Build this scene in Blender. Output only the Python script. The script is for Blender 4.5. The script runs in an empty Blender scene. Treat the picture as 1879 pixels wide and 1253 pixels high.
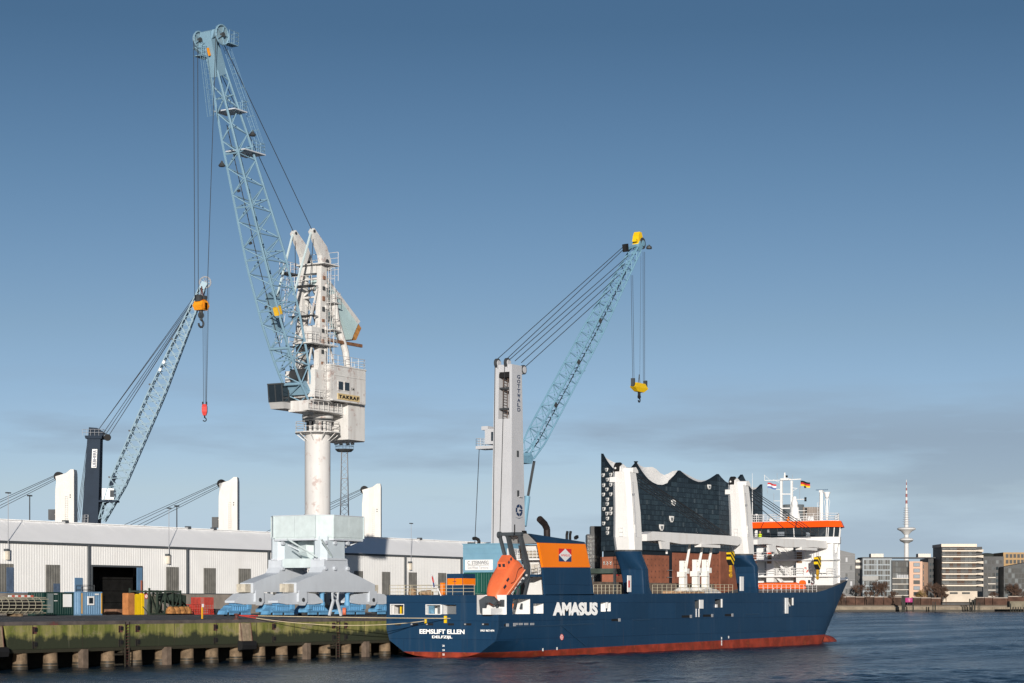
import bpy, bmesh, math, random
from mathutils import Vector, Matrix
R = math.radians
random.seed(7)
S = bpy.context.scene
COL = S.collection

# ------------------------------------------------------------------ camera, sky, sun
# World axes: +X runs along the quay (and the ship, towards its bow), +Y points inland, water is z = 0.
F, TH, H, CX, HY = 3770.0, R(31.0), 5.6, 939.5, 1107.0
ct, st = math.cos(TH), math.sin(TH)
cam = bpy.data.cameras.new('camera')
cam.sensor_width = 36.0
cam.lens = 36.0*F/1879.0
cam.shift_y = (HY-626.5)/1879.0
cam.clip_start = 1.0
cam.clip_end = 30000.0
camo = bpy.data.objects.new('camera', cam)
camo.location = (0, 0, H)
camo.rotation_euler = (R(90), 0, TH-R(90))
COL.objects.link(camo)
S.camera = camo

SUN_AZ, SUN_EL = R(32.5), R(9.6)          # direction the light travels (azimuth from +X), elevation
W = bpy.data.worlds.new('World')
S.world = W
W.use_nodes = True
nt = W.node_tree
for n in list(nt.nodes): nt.nodes.remove(n)
def nd(t, kind, **kw):
    n = t.nodes.new(kind)
    for k, v in kw.items(): setattr(n, k, v)
    return n
out = nd(nt, 'ShaderNodeOutputWorld')
bg = nd(nt, 'ShaderNodeBackground'); bg.inputs['Strength'].default_value = 0.105
sky = nd(nt, 'ShaderNodeTexSky'); sky.sky_type = 'NISHITA'; sky.sun_disc = False
sky.sun_rotation = math.atan2(-math.cos(SUN_AZ), -math.sin(SUN_AZ))
sky.sun_elevation = SUN_EL
sky.air_density = 1.0; sky.dust_density = 0.3; sky.ozone_density = 3.0; sky.altitude = 0
# thin, stretched cloud banks low over the horizon, from noise on the view direction
tc = nd(nt, 'ShaderNodeTexCoord')
sep = nd(nt, 'ShaderNodeSeparateXYZ'); nt.links.new(tc.outputs['Generated'], sep.inputs[0])
mp = nd(nt, 'ShaderNodeMapping'); mp.inputs['Scale'].default_value = (4.2, 4.2, 30.0); mp.inputs['Location'].default_value = (10.430, 19.444, 6.115)
nt.links.new(tc.outputs['Generated'], mp.inputs[0])
nz = nd(nt, 'ShaderNodeTexNoise'); nz.inputs['Scale'].default_value = 1.0; nz.inputs['Detail'].default_value = 7; nz.inputs['Roughness'].default_value = 0.55
nt.links.new(mp.outputs[0], nz.inputs['Vector'])
cr = nd(nt, 'ShaderNodeValToRGB'); cr.color_ramp.elements[0].position = 0.48; cr.color_ramp.elements[1].position = 0.64
nt.links.new(nz.outputs[0], cr.inputs[0])
band = nd(nt, 'ShaderNodeValToRGB')
band.color_ramp.elements[0].position = 0.0; band.color_ramp.elements[0].color = (.25, .25, .25, 1)
band.color_ramp.elements[1].position = 0.115; band.color_ramp.elements[1].color = (0, 0, 0, 1)
e = band.color_ramp.elements.new(0.08); e.color = (1, 1, 1, 1)
nt.links.new(sep.outputs[2], band.inputs[0])
mul = nd(nt, 'ShaderNodeMath', operation='MULTIPLY'); nt.links.new(cr.outputs[0], mul.inputs[0]); nt.links.new(band.outputs[0], mul.inputs[1])
mul2 = nd(nt, 'ShaderNodeMath', operation='MULTIPLY'); nt.links.new(mul.outputs[0], mul2.inputs[0]); mul2.inputs[1].default_value = 0.72
hsv = nd(nt, 'ShaderNodeHueSaturation'); hsv.inputs['Saturation'].default_value = 1.0; hsv.inputs['Value'].default_value = 1.0
nt.links.new(sky.outputs[0], hsv.inputs['Color'])
tint = nd(nt, 'ShaderNodeMix', data_type='RGBA', blend_type='MULTIPLY'); tint.inputs[0].default_value = 1.0
nt.links.new(hsv.outputs[0], tint.inputs[6])
# winter air: the sky is bluer and paler towards the horizon and deeper overhead than the plain model, at every azimuth
grade = nd(nt, 'ShaderNodeValToRGB'); gr = grade.color_ramp
G_ = [(.0, (.88,1.17,2.13)), (.028, (.80,.905,1.555)), (.0545, (.92,.89,1.2)), (.132, (.77,.715,.81)), (.205, (.575,.585,.65)), (.27, (.41,.455,.507)), (1.0, (.36,.42,.48))]
while len(gr.elements) < len(G_): gr.elements.new(.5)
for el_, (p_, c_) in zip(gr.elements, G_): el_.position = p_; el_.color = (c_[0]/2.2, c_[1]/2.2, c_[2]/2.2, 1)
nt.links.new(sep.outputs[2], grade.inputs[0])
gs = nd(nt, 'ShaderNodeMix', data_type='RGBA', blend_type='MULTIPLY'); gs.inputs[0].default_value = 1.0
nt.links.new(grade.outputs[0], gs.inputs[6]); gs.inputs[7].default_value = (2.2, 2.2, 2.2, 1)
nt.links.new(gs.outputs[2], tint.inputs[7])
cl = nd(nt, 'ShaderNodeMix', data_type='RGBA'); cl.inputs[7].default_value = (2.3, 2.95, 3.75, 1)
nt.links.new(mul2.outputs[0], cl.inputs[0]); nt.links.new(tint.outputs[2], cl.inputs[6])
nt.links.new(cl.outputs[2], bg.inputs['Color']); nt.links.new(bg.outputs[0], out.inputs[0])

sl = bpy.data.lights.new('sun', 'SUN'); sl.energy = 4.75; sl.angle = R(0.5); sl.color = (1.0, 0.93, 0.84)
so = bpy.data.objects.new('sun', sl); COL.objects.link(so)
sdir = Vector((math.cos(SUN_AZ)*math.cos(SUN_EL), math.sin(SUN_AZ)*math.cos(SUN_EL), -math.sin(SUN_EL)))
so.rotation_euler = sdir.to_track_quat('-Z', 'Y').to_euler(); so.location = (-60, -60, 120)
S.view_settings.view_transform = 'Standard'; S.view_settings.look = 'None'
S.view_settings.gamma = 1.0; S.view_settings.use_curve_mapping = False
S.view_settings.exposure = 0.15
S.cycles.max_bounces = 6

# ------------------------------------------------------------------ measuring helpers (photo pixel -> point of the place)
def ray(px, py):
    c = (px-CX)/F
    return ct+c*st, st-c*ct, (HY-py)/F
def onY(px, py, Y):
    d = ray(px, py); t = Y/d[1]
    return Vector((t*d[0], Y, H+t*d[2]))
def onX(px, py, X):
    d = ray(px, py); t = X/d[0]
    return Vector((X, t*d[1], H+t*d[2]))
def atD(px, py, t):
    d = ray(px, py)
    return Vector((t*d[0], t*d[1], H+t*d[2]))
def XY(px, Y): return onY(px, HY, Y).x
FW, RT = Vector((ct, st, 0)), Vector((st, -ct, 0))
def V(*a): return Vector(a)

# ------------------------------------------------------------------ mesh helpers
class MB:
    def __init__(s): s.v = []; s.f = []; s.m = []
    def add(s, vs, fs, mi=0):
        o = len(s.v); s.v += [tuple(v) for v in vs]
        for f in fs: s.f.append(tuple(i+o for i in f)); s.m.append(mi)
        return s
    def box(s, x0, x1, y0, y1, z0, z1, mi=0):
        vs = [(x0,y0,z0),(x1,y0,z0),(x1,y1,z0),(x0,y1,z0),(x0,y0,z1),(x1,y0,z1),(x1,y1,z1),(x0,y1,z1)]
        return s.add(vs, [(0,3,2,1),(4,5,6,7),(0,1,5,4),(1,2,6,5),(2,3,7,6),(3,0,4,7)], mi)
    def hexa(s, b, t, mi=0):           # four bottom and four top points
        return s.add(list(b)+list(t), [(0,3,2,1),(4,5,6,7),(0,1,5,4),(1,2,6,5),(2,3,7,6),(3,0,4,7)], mi)
    def obox(s, o, ax, ay, az, mi=0):  # corner + three edge vectors
        o, ax, ay, az = Vector(o), Vector(ax), Vector(ay), Vector(az)
        b = [o, o+ax, o+ax+ay, o+ay]
        return s.hexa(b, [p+az for p in b], mi)
    def beam(s, a, b, w, h=None, mi=0, up=None):
        a, b = Vector(a), Vector(b); d = b-a
        if d.length < 1e-6: return s
        d.normalize(); h = w if h is None else h
        u = Vector(up) if up else (Vector((0,0,1)) if abs(d.z) < .95 else Vector((1,0,0)))
        x = d.cross(u).normalized(); y = x.cross(d).normalized()
        c = [(-1,-1),(1,-1),(1,1),(-1,1)]
        return s.hexa([a+x*(w/2*i)+y*(h/2*j) for i, j in c], [b+x*(w/2*i)+y*(h/2*j) for i, j in c], mi)
    def tube(s, a, b, r, n=6, r2=None, mi=0, caps=True):
        a, b = Vector(a), Vector(b); d = b-a
        if d.length < 1e-6: return s
        d.normalize(); r2 = r if r2 is None else r2
        u = Vector((0,0,1)) if abs(d.z) < .95 else Vector((1,0,0))
        x = d.cross(u).normalized(); y = x.cross(d).normalized()
        vs = []
        for p, q in ((a, r), (b, r2)):
            vs += [p+(x*math.cos(6.28318*i/n)+y*math.sin(6.28318*i/n))*q for i in range(n)]
        fs = [(i, (i+1) % n, n+(i+1) % n, n+i) for i in range(n)]
        if caps: fs += [tuple(range(n))[::-1], tuple(range(n, 2*n))]
        return s.add(vs, fs, mi)
    def path(s, pts, r, n=5, mi=0):
        for a, b in zip(pts, pts[1:]): s.tube(a, b, r, n, mi=mi)
        return s
    def extr(s, poly, d, mi=0):        # planar polygon (points) extruded by vector d
        d = Vector(d); n = len(poly); p = [Vector(q) for q in poly]
        return s.add(p+[q+d for q in p], [tuple(range(n))[::-1], tuple(range(n, 2*n))]+[(i, (i+1) % n, n+(i+1) % n, n+i) for i in range(n)], mi)
    def xz(s, poly, y0, y1, mi=0):     # polygon of (x, z) between two y planes
        return s.extr([(x, y0, z) for x, z in poly], (0, y1-y0, 0), mi)
    def yz(s, poly, x0, x1, mi=0):
        return s.extr([(x0, y, z) for y, z in poly], (x1-x0, 0, 0), mi)
    def xy(s, poly, z0, z1, mi=0):
        return s.extr([(x, y, z0) for x, y in poly], (0, 0, z1-z0), mi)
    def loft(s, rings, closed=True, caps=True, mi=0):
        n = len(rings[0]); vs = [p for r in rings for p in r]; fs = []
        for k in range(len(rings)-1):
            for i in range(n if closed else n-1):
                j = (i+1) % n
                fs.append((k*n+i, k*n+j, (k+1)*n+j, (k+1)*n+i))
        if caps and closed: fs += [tuple(range(n))[::-1], tuple(range((len(rings)-1)*n, len(rings)*n))]
        return s.add(vs, fs, mi)
    def lathe(s, prof, c, n=20, mi=0):
        c = Vector(c)
        return s.loft([[c+Vector((r*math.cos(6.28318*i/n), r*math.sin(6.28318*i/n), z)) for i in range(n)] for r, z in prof], mi=mi)
    def disc(s, c, axis, r, t, n=16, mi=0):
        a = Vector(axis).normalized()*t/2
        return s.tube(Vector(c)-a, Vector(c)+a, r, n, mi=mi)
    def quad(s, a, b, c, d, mi=0): return s.add([a, b, c, d], [(0,1,2,3)], mi)
    def build(s, name, mat, parent=None, smooth=False, kind=None, label=None, recalc=False):
        o0 = org(parent)
        me = bpy.data.meshes.new(name)
        me.from_pydata([(v[0]-o0.x, v[1]-o0.y, v[2]-o0.z) for v in s.v], [], s.f)
        for m in (mat if isinstance(mat, (list, tuple)) else [mat]): me.materials.append(m)
        if any(s.m): me.polygons.foreach_set('material_index', s.m)
        if recalc:
            bm = bmesh.new(); bm.from_mesh(me); bmesh.ops.recalc_face_normals(bm, faces=bm.faces); bm.to_mesh(me); bm.free()
        if smooth:
            me.polygons.foreach_set('use_smooth', [True]*len(me.polygons))
            me.set_sharp_from_angle(angle=R(35))
        me.update()
        o = bpy.data.objects.new(name, me); COL.objects.link(o)
        if parent: o.parent = parent
        if kind: o['kind'] = kind
        if label: o['label'] = label
        return o
def org(p):
    v = Vector((0, 0, 0))
    while p is not None: v += p.location; p = p.parent
    return v
def tag(o, label, cat, group=None):
    o['label'] = label; o['category'] = cat
    if group: o['group'] = group
    return o
def thing(name, label, cat, loc=(0,0,0), group=None):
    o = bpy.data.objects.new(name, None); COL.objects.link(o); o.location = loc
    o.empty_display_size = .5
    return tag(o, label, cat, group)
def inst(o, off, parent=None):
    c = o.copy(); COL.objects.link(c); c.location = o.location+Vector(off)
    if parent: c.parent = parent
    return c
def dup(root, loc, label=None, rotz=None):
    r = root.copy(); COL.objects.link(r); r.location = loc
    if rotz is not None: r.rotation_euler = (0, 0, rotz)
    if label: r['label'] = label
    for ch in list(root.children):
        c = ch.copy(); COL.objects.link(c); c.parent = r
        for g in list(ch.children):
            d = g.copy(); COL.objects.link(d); d.parent = c
    return r
def text(body, o, xd, up, w, h, mat, parent, name='lettering', bold=0.0, depth=0.03, spacing=1.0, label=None):
    """flat raised lettering: o lower-left corner, w x h metres, readable from the side xd x up points to"""
    cu = bpy.data.curves.new('t', 'FONT'); cu.body = body; cu.extrude = .01; cu.offset = bold; cu.space_character = spacing; cu.resolution_u = 3
    ob = bpy.data.objects.new('t', cu); COL.objects.link(ob)
    dg = bpy.context.evaluated_depsgraph_get(); dg.update()
    me = ob.evaluated_get(dg).to_mesh()
    vs = [v.co.copy() for v in me.vertices]; fs = [tuple(p.vertices) for p in me.polygons]
    ob.evaluated_get(dg).to_mesh_clear()
    bpy.data.objects.remove(ob); bpy.data.curves.remove(cu)
    x0, x1 = min(v.x for v in vs), max(v.x for v in vs); y0, y1 = min(v.y for v in vs), max(v.y for v in vs)
    xd, up = Vector(xd).normalized(), Vector(up).normalized(); nn = xd.cross(up)
    b = MB()
    b.add([Vector(o)+xd*((v.x-x0)/(x1-x0)*w)+up*((v.y-y0)/(y1-y0)*h)+nn*((v.z+.01)/.02*depth) for v in vs], fs)
    return b.build(name, mat, parent, label=label)
def rail(b, pts, h=1.05, step=1.5, r=.025, bars=3, n=4):
    """posts and bars along a line of points"""
    pts = [Vector(p) for p in pts]
    for a, c in zip(pts, pts[1:]):
        L = (c-a).length; k = max(1, int(round(L/step)))
        for i in range(k+1):
            p = a.lerp(c, i/k); b.tube(p, p+V(0,0,h), r, n, caps=False)
        for j in range(1, bars+1):
            z = V(0, 0, h*j/bars); b.tube(a+z, c+z, r, n, caps=False)
    return b
def ladder(b, a, c, side, w=.45, r=.03, step=.35, cage=False, cdir=None):
    a, c, side = Vector(a), Vector(c), Vector(side).normalized()*w/2
    b.tube(a-side, c-side, r, 4); b.tube(a+side, c+side, r, 4)
    n = int((c-a).length/step)
    for i in range(n+1):
        p = a.lerp(c, i/max(n, 1)); b.tube(p-side, p+side, r*.7, 4)
    if cage:
        q = Vector(cdir).normalized()*.7
        for i in range(0, n+1, 3):
            p = a.lerp(c, i/max(n, 1))
            b.path([p-side, p-side*1.5+q*.6, p+q, p+side*1.5+q*.6, p+side], r*.7, 4)
        for k in (-1.5, 0, 1.5):
            e = q*(.6 if k else 1); b.tube(a+side*k+e, c+side*k+e, r*.6, 4)
    return b
def lattice(rings, rc, rb, parent, mat, boom='boom', n=6, xbrace=False):
    """rings: list of four corner points along a boom -> four chord parts and the joined lacing"""
    L = MB()
    for k in range(len(rings)-1):
        for i in range(4):
            j = (i+1) % 4
            A, B = rings[k], rings[k+1]
            if (k+i) % 2 == 0 or xbrace: L.tube(A[i], B[j], rb, 5, caps=False)
            if (k+i) % 2 == 1 or xbrace: L.tube(A[j], B[i], rb, 5, caps=False)
            if k % 4 == 0 and k > 0: L.tube(A[i], A[j], rb*1.1, 5, caps=False)
    lo = L.build(boom, mat, parent)
    for i in range(4):
        b = MB()
        for k in range(len(rings)-1): b.tube(rings[k][i], rings[k+1][i], rc, n)
        b.build('chord', mat, lo)
    return lo

# ------------------------------------------------------------------ materials
MATS = {}
def paint(name, col, rough=.5, metal=0.0, var=.12, vs=.6, streak=0.0, scol=(.12,.09,.07), ss=2.2, rust=0.0, rcol=(.16,.055,.025), rs=1.2, bump=0.0, bs=8.0, spec=.25):
    if name in MATS: return MATS[name]
    m = bpy.data.materials.new(name); m.use_nodes = True; t = m.node_tree
    bs_ = t.nodes['Principled BSDF']; bs_.inputs['Roughness'].default_value = rough; bs_.inputs['Metallic'].default_value = metal
    bs_.inputs['Specular IOR Level'].default_value = spec
    g = nd(t, 'ShaderNodeNewGeometry')
    def noise(scale, vec=None, detail=4, mapping=None):
        n = nd(t, 'ShaderNodeTexNoise'); n.inputs['Scale'].default_value = scale; n.inputs['Detail'].default_value = detail; n.inputs['Roughness'].default_value = .6
        if mapping:
            q = nd(t, 'ShaderNodeMapping'); q.inputs['Scale'].default_value = mapping
            t.links.new(g.outputs['Position'], q.inputs[0]); t.links.new(q.outputs[0], n.inputs['Vector'])
        else: t.links.new(g.outputs['Position'], n.inputs['Vector'])
        return n
    def ramp(src, a, b):
        r = nd(t, 'ShaderNodeMapRange'); r.inputs[1].default_value = a; r.inputs[2].default_value = b
        t.links.new(src, r.inputs[0]); return r.outputs[0]
    def mix(fac, a, b):
        x = nd(t, 'ShaderNodeMix', data_type='RGBA')
        t.links.new(fac, x.inputs[0])
        if isinstance(a, tuple): x.inputs[6].default_value = (*a, 1)
        else: t.links.new(a, x.inputs[6])
        x.inputs[7].default_value = (*b, 1)
        return x.outputs[2]
    n1 = noise(vs)
    c = mix(ramp(n1.outputs[0], .35, .7), tuple(min(1, k*(1+var*.5)) for k in col), tuple(k*(1-var) for k in col))
    if streak:
        n2 = noise(ss, mapping=(1, 1, .07), detail=5)
        f = nd(t, 'ShaderNodeMath', operation='MULTIPLY'); t.links.new(ramp(n2.outputs[0], .5, .78), f.inputs[0]); f.inputs[1].default_value = streak
        c = mix(f.outputs[0], c, scol)
    if rust:
        n3 = noise(rs, detail=7); n3.inputs['Roughness'].default_value = .7
        f = nd(t, 'ShaderNodeMath', operation='MULTIPLY'); t.links.new(ramp(n3.outputs[0], .70-.25*rust, .76-.2*rust), f.inputs[0]); f.inputs[1].default_value = min(1, .35+rust)
        c = mix(f.outputs[0], c, rcol)
    t.links.new(c, bs_.inputs['Base Color'])
    if bump:
        n4 = noise(bs, detail=3); bp = nd(t, 'ShaderNodeBump'); bp.inputs['Strength'].default_value = bump; bp.inputs['Distance'].default_value = .05
        t.links.new(n4.outputs[0], bp.inputs['Height']); t.links.new(bp.outputs[0], bs_.inputs['Normal'])
    MATS[name] = m
    return m
def glass(name, col=(.02,.03,.04), rough=.08):
    if name in MATS: return MATS[name]
    return paint(name, col, rough=rough, var=.25, vs=.15, spec=.8)
black = paint('black_rubber', (.012,.012,.013), .7)
steel_dark = paint('dark_steel', (.05,.055,.06), .5, var=.3)
rope_m = paint('wire_rope', (.03,.032,.036), .6)
white = paint('white_paint', (.78,.78,.77), .45, var=.04, streak=.12, scol=(.5,.46,.42))
white_old = paint('old_white_paint', (.76,.75,.72), .55, var=.07, vs=.8, streak=.35, scol=(.42,.38,.34), rust=.28, rs=.9)
glass_dark = glass('dark_glass')
# ------------------------------------------------------------------ water
def water_mat():
    m = bpy.data.materials.new('water'); m.use_nodes = True; t = m.node_tree
    b = t.nodes['Principled BSDF']; b.inputs['Base Color'].default_value = (.004,.016,.030,1); b.inputs['Roughness'].default_value = .215
    b.inputs['IOR'].default_value = 1.333; b.inputs['Specular IOR Level'].default_value = .36; b.inputs['Specular Tint'].default_value = (.72,.9,1.0,1)
    g = nd(t, 'ShaderNodeNewGeometry'); prev = None
    for sc, rot, stretch, dist, det in ((.3, .5, 2.0, .22, 3), (1.0, .9, 1.7, .22, 3), (3.4, .2, 1.3, .08, 4)):
        q = nd(t, 'ShaderNodeMapping'); q.inputs['Scale'].default_value = (sc, sc*stretch, sc); q.inputs['Rotation'].default_value = (0, 0, rot)
        t.links.new(g.outputs['Position'], q.inputs[0])
        n = nd(t, 'ShaderNodeTexNoise'); n.inputs['Scale'].default_value = 1.0; n.inputs['Detail'].default_value = det; n.inputs['Distortion'].default_value = .6
        t.links.new(q.outputs[0], n.inputs['Vector'])
        bp = nd(t, 'ShaderNodeBump'); bp.inputs['Strength'].default_value = 1.0; bp.inputs['Distance'].default_value = dist
        t.links.new(n.outputs[0], bp.inputs['Height'])
        if prev: t.links.new(prev.outputs[0], bp.inputs['Normal'])
        prev = bp
    t.links.new(prev.outputs[0], b.inputs['Normal'])
    # gusts: patches and long streaks of rougher and calmer water
    q = nd(t, 'ShaderNodeMapping'); q.inputs['Scale'].default_value = (.010, .045, 1); q.inputs['Rotation'].default_value = (0, 0, -.55); t.links.new(g.outputs['Position'], q.inputs[0])
    n = nd(t, 'ShaderNodeTexNoise'); n.inputs['Scale'].default_value = 1.0; n.inputs['Detail'].default_value = 5; n.inputs['Roughness'].default_value = .6; t.links.new(q.outputs[0], n.inputs['Vector'])
    r_ = nd(t, 'ShaderNodeMapRange'); r_.inputs[1].default_value = .38; r_.inputs[2].default_value = .64; r_.inputs[3].default_value = .15; r_.inputs[4].default_value = .29
    t.links.new(n.outputs[0], r_.inputs[0]); t.links.new(r_.outputs[0], b.inputs['Roughness'])
    return m
import numpy as np
def water_mesh():
    """one sheet: a finely waved field round the ship and quay, calm quads out to the horizon"""
    def axis(a, f, c, d, g):
        r = list(np.arange(a, f, d)); x, dd = r[-1]+d, d
        while x < c: r.append(x); dd = min(dd*g, 5.0); x += dd
        return np.array(r)
    xs = axis(70.0, 200.0, 1480.0, .42, 1.0045); ys = axis(18.0, 110.0, 620.0, .42, 1.0062); nx, ny = len(xs), len(ys)
    X0, X1, Y0, Y1 = xs[0], xs[-1], ys[0], ys[-1]
    gx, gy = np.meshgrid(xs, ys); z = np.zeros_like(gx); rng = np.random.default_rng(5)
    sx, sy_ = np.meshgrid(np.gradient(xs), np.gradient(ys)); sp_ = np.maximum(sx, sy_)
    for i in range(64):
        lam = 1.0*(8.0)**rng.random() if i < 46 else 5.0*(4.0)**rng.random()
        a = R(215)+rng.normal()*.8; k = 2*np.pi/lam
        amp = .0066*lam**.66*(.4+rng.random())*(.7 if i < 46 else .45)
        ph = k*(gx*np.cos(a)+gy*np.sin(a))+rng.random()*6.283
        z += np.clip(lam/sp_/2.2-.8, 0, 1)*amp*(np.sin(ph)+.25*np.cos(2*ph))
    gust = .75+.45*np.sin(gx*.045+gy*.02+1)*np.sin(gy*.07-gx*.013)
    e = np.minimum(np.minimum((gx-X0)/12, (X1-gx)/40), np.minimum((gy-Y0)/10, (Y1-gy)/30)); e = np.clip(e, 0, 1)
    calm = 1-.5*np.clip((gy-108)/12, 0, 1)*(gx < 300)
    z = z*gust*e*calm
    v = np.stack([gx.ravel(), gy.ravel(), z.ravel()], 1)
    ii = np.arange(nx*ny).reshape(ny, nx)
    f = np.stack([ii[:-1,:-1], ii[:-1,1:], ii[1:,1:], ii[1:,:-1]], -1).reshape(-1, 4)
    n0 = len(v); B = [(-1500,-2500), (9000,-2500), (9000,6000), (-1500,6000)]; X1, Y1 = xs[-1], ys[-1]; I = [(X0,Y0), (X1,Y0), (X1,Y1), (X0,Y1)]
    v = np.vstack([v, [(x, y, 0) for x, y in B+I]])
    f = np.vstack([f, [(n0, n0+1, n0+5, n0+4), (n0+1, n0+2, n0+6, n0+5), (n0+2, n0+3, n0+7, n0+6), (n0+3, n0, n0+4, n0+7)]])
    me = bpy.data.meshes.new('water')
    me.vertices.add(len(v)); me.vertices.foreach_set('co', v.astype(np.float32).ravel())
    me.loops.add(f.size); me.loops.foreach_set('vertex_index', f.astype(np.int32).ravel())
    me.polygons.add(len(f)); me.polygons.foreach_set('loop_start', np.arange(0, f.size, 4, dtype=np.int32))
    me.polygons.foreach_set('use_smooth', np.ones(len(f), dtype=bool))
    me.update(calc_edges=True); me.validate(); me.materials.append(water_mat())
    o = bpy.data.objects.new('water', me); COL.objects.link(o); o['kind'] = 'structure'
    return o
water_mesh()

# ------------------------------------------------------------------ quay
QX0, QX1, QY = 85.0, 294.0, 123.5
GZ = 4.25
asphalt = paint('asphalt', (.11,.105,.10), .85, var=.35, vs=.25, bump=.3, bs=5)
coping = paint('coping_concrete', (.10,.085,.08), .8, var=.4, vs=.7, rust=.45, rcol=(.16,.05,.045), rs=.35)
prof = [(QY, 3.3), (QY, 4.04), (QY+.9, 4.06), (QY+3.5, 4.15), (QY+9.5, 4.22), (QY+30, GZ), (250, GZ), (250, 3.3)]
b = MB()
for (y0, z0), (y1, z1) in zip(prof[2:], prof[3:]):
    b.quad((QX0,y0,z0), (QX1,y0,z0), (QX1,y1,z1), (QX0,y1,z1))
b.quad((QX1,QY+.9,3.0), (QX1,250,3.0), (QX1,250,GZ), (QX1,QY+.9,4.06))
quay = b.build('quay_ground', asphalt, kind='structure')
for i in range(12):                                            # coping stones along the edge
    x0 = QX0+(QX1-QX0)*i/12
    MB().box(x0+.02, x0+(QX1-QX0)/12-.02, QY-.02, QY+.9, 3.75, 4.065).build('coping_stone', coping, quay)
for y in (132.6, 133.4, 138.4, 139.2):                          # crane rails let into the ground
    MB().box(QX0, QX1, y-.05, y+.05, 4.1, 4.245+(.01 if y > 137 else -.01)).build('rail', steel_dark, quay)

def quay_wall_mat():
    m = bpy.data.materials.new('mossy_concrete'); m.use_nodes = True; t = m.node_tree
    b = t.nodes['Principled BSDF']; b.inputs['Roughness'].default_value = .85
    g = nd(t, 'ShaderNodeNewGeometry'); sp = nd(t, 'ShaderNodeSeparateXYZ'); t.links.new(g.outputs['Position'], sp.inputs[0])
    def noise(mapping, detail=5):
        q = nd(t, 'ShaderNodeMapping'); q.inputs['Scale'].default_value = mapping; t.links.new(g.outputs['Position'], q.inputs[0])
        n = nd(t, 'ShaderNodeTexNoise'); n.inputs['Scale'].default_value = 1; n.inputs['Detail'].default_value = detail; n.inputs['Roughness'].default_value = .65
        t.links.new(q.outputs[0], n.inputs['Vector']); return n.outputs[0]
    def math_(op, a, c):
        x = nd(t, 'ShaderNodeMath', operation=op)
        for i, k in enumerate((a, c)):
            if isinstance(k, (int, float)): x.inputs[i].default_value = k
            else: t.links.new(k, x.inputs[i])
        return x.outputs[0]
    def mr(src, a, c):
        r = nd(t, 'ShaderNodeMapRange'); r.inputs[1].default_value = a; r.inputs[2].default_value = c; t.links.new(src, r.inputs[0]); return r.outputs[0]
    def mix(f, a, c):
        x = nd(t, 'ShaderNodeMix', data_type='RGBA'); t.links.new(f, x.inputs[0])
        for i, k in ((6, a), (7, c)):
            if isinstance(k, tuple): x.inputs[i].default_value = (*k, 1)
            else: t.links.new(k, x.inputs[i])
        return x.outputs[2]
    streak = noise((1.1, 1.1, .12)); patch = noise((.55, .55, .8)); fine = noise((3.5, 3.5, 1.5))
    c = mix(mr(streak, .38, .66), (.115,.135,.02), (.29,.26,.09))
    c = mix(math_('MULTIPLY', mr(patch, .555, .66), .7), c, (.27,.22,.15))
    c = mix(math_('MULTIPLY', mr(fine, .5, .72), .5), c, (.06,.075,.016))
    edge = math_('ADD', math_('MULTIPLY', math_('SUBTRACT', patch, .5), 1.6), math_('MULTIPLY', math_('SUBTRACT', streak, .5), 1.1))
    low = mr(math_('ADD', sp.outputs[2], edge), 3.0, 2.55)      # tide line: dark wet weed below
    c = mix(low, c, (.022,.028,.012))
    c = mix(mr(sp.outputs[2], 1.72, 1.68), c, (.055,.052,.032))
    c = mix(math_('MULTIPLY', mr(noise((1.9, 1.9, .05)), .68, .73), .7), c, (.36,.33,.24))
    t.links.new(c, b.inputs['Base Color'])
    bp = nd(t, 'ShaderNodeBump'); bp.inputs['Strength'].default_value = .5; bp.inputs['Distance'].default_value = .08
    t.links.new(fine, bp.inputs['Height']); t.links.new(bp.outputs[0], b.inputs['Normal'])
    return m
moss = quay_wall_mat()
pile_m = paint('pile_concrete', (.17,.12,.075), .8, var=.55, vs=1.6, streak=.3, scol=(.05,.04,.03), bump=.5, bs=3)
wet = paint('wet_and_shade_concrete', (.035,.03,.022), .55, var=.4, vs=1.2)
rusty = paint('rusty_iron', (.11,.045,.04), .8, var=.5, vs=3)
qw = thing('quay_wall', 'moss green concrete quay wall on round piles below the warehouse', 'wall', (150, QY, 0))
gaps = [(XY(231, QY), XY(237, QY)), (XY(618, QY), XY(623.5, QY))]
xl = XY(9, QY)
segs = [(QX0, xl-.35), (xl, gaps[0][0]), (gaps[0][1], gaps[1][0]), (gaps[1][1], 232.0), (232.5, QX1)]
for x0, x1 in segs:
    sh = .5 if abs(x0-xl) < .1 else 0
    b = MB()
    b.loft([[V(x0,QY,3.75), V(x0+sh,QY,1.75), V(x0+sh+.15,QY+.35,1.42), V(x0+sh,QY+2.2,1.42), V(x0,QY+2.2,3.75)],
            [V(x1,QY,3.75), V(x1,QY,1.75), V(x1,QY+.35,1.42), V(x1,QY+2.2,1.42), V(x1,QY+2.2,3.75)]])
    b.build('wall_panel', moss, qw)
for i in range(34):
    x = QX0+6+i*6.05
    if all(abs(x-g[0]) > 1.2 for g in gaps): MB().box(x-.03, x+.03, QY-.012, QY+.02, 1.8, 3.74).build('wall_joint', wet, qw)
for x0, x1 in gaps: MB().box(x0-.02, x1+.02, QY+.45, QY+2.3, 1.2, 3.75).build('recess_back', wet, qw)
MB().box(QX0, QX1, QY+4.2, QY+4.6, -3, 3.4).build('back_wall', wet, qw)  # dark sheet stands in for the shade of the void behind the piles
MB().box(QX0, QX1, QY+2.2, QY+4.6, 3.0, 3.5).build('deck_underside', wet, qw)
px_ = [XY(p, QY+1.1) for p in (36, 92, 147, 201, 252.5, 302, 347, 388)]
dx = (px_[-1]-px_[0])/7
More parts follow.
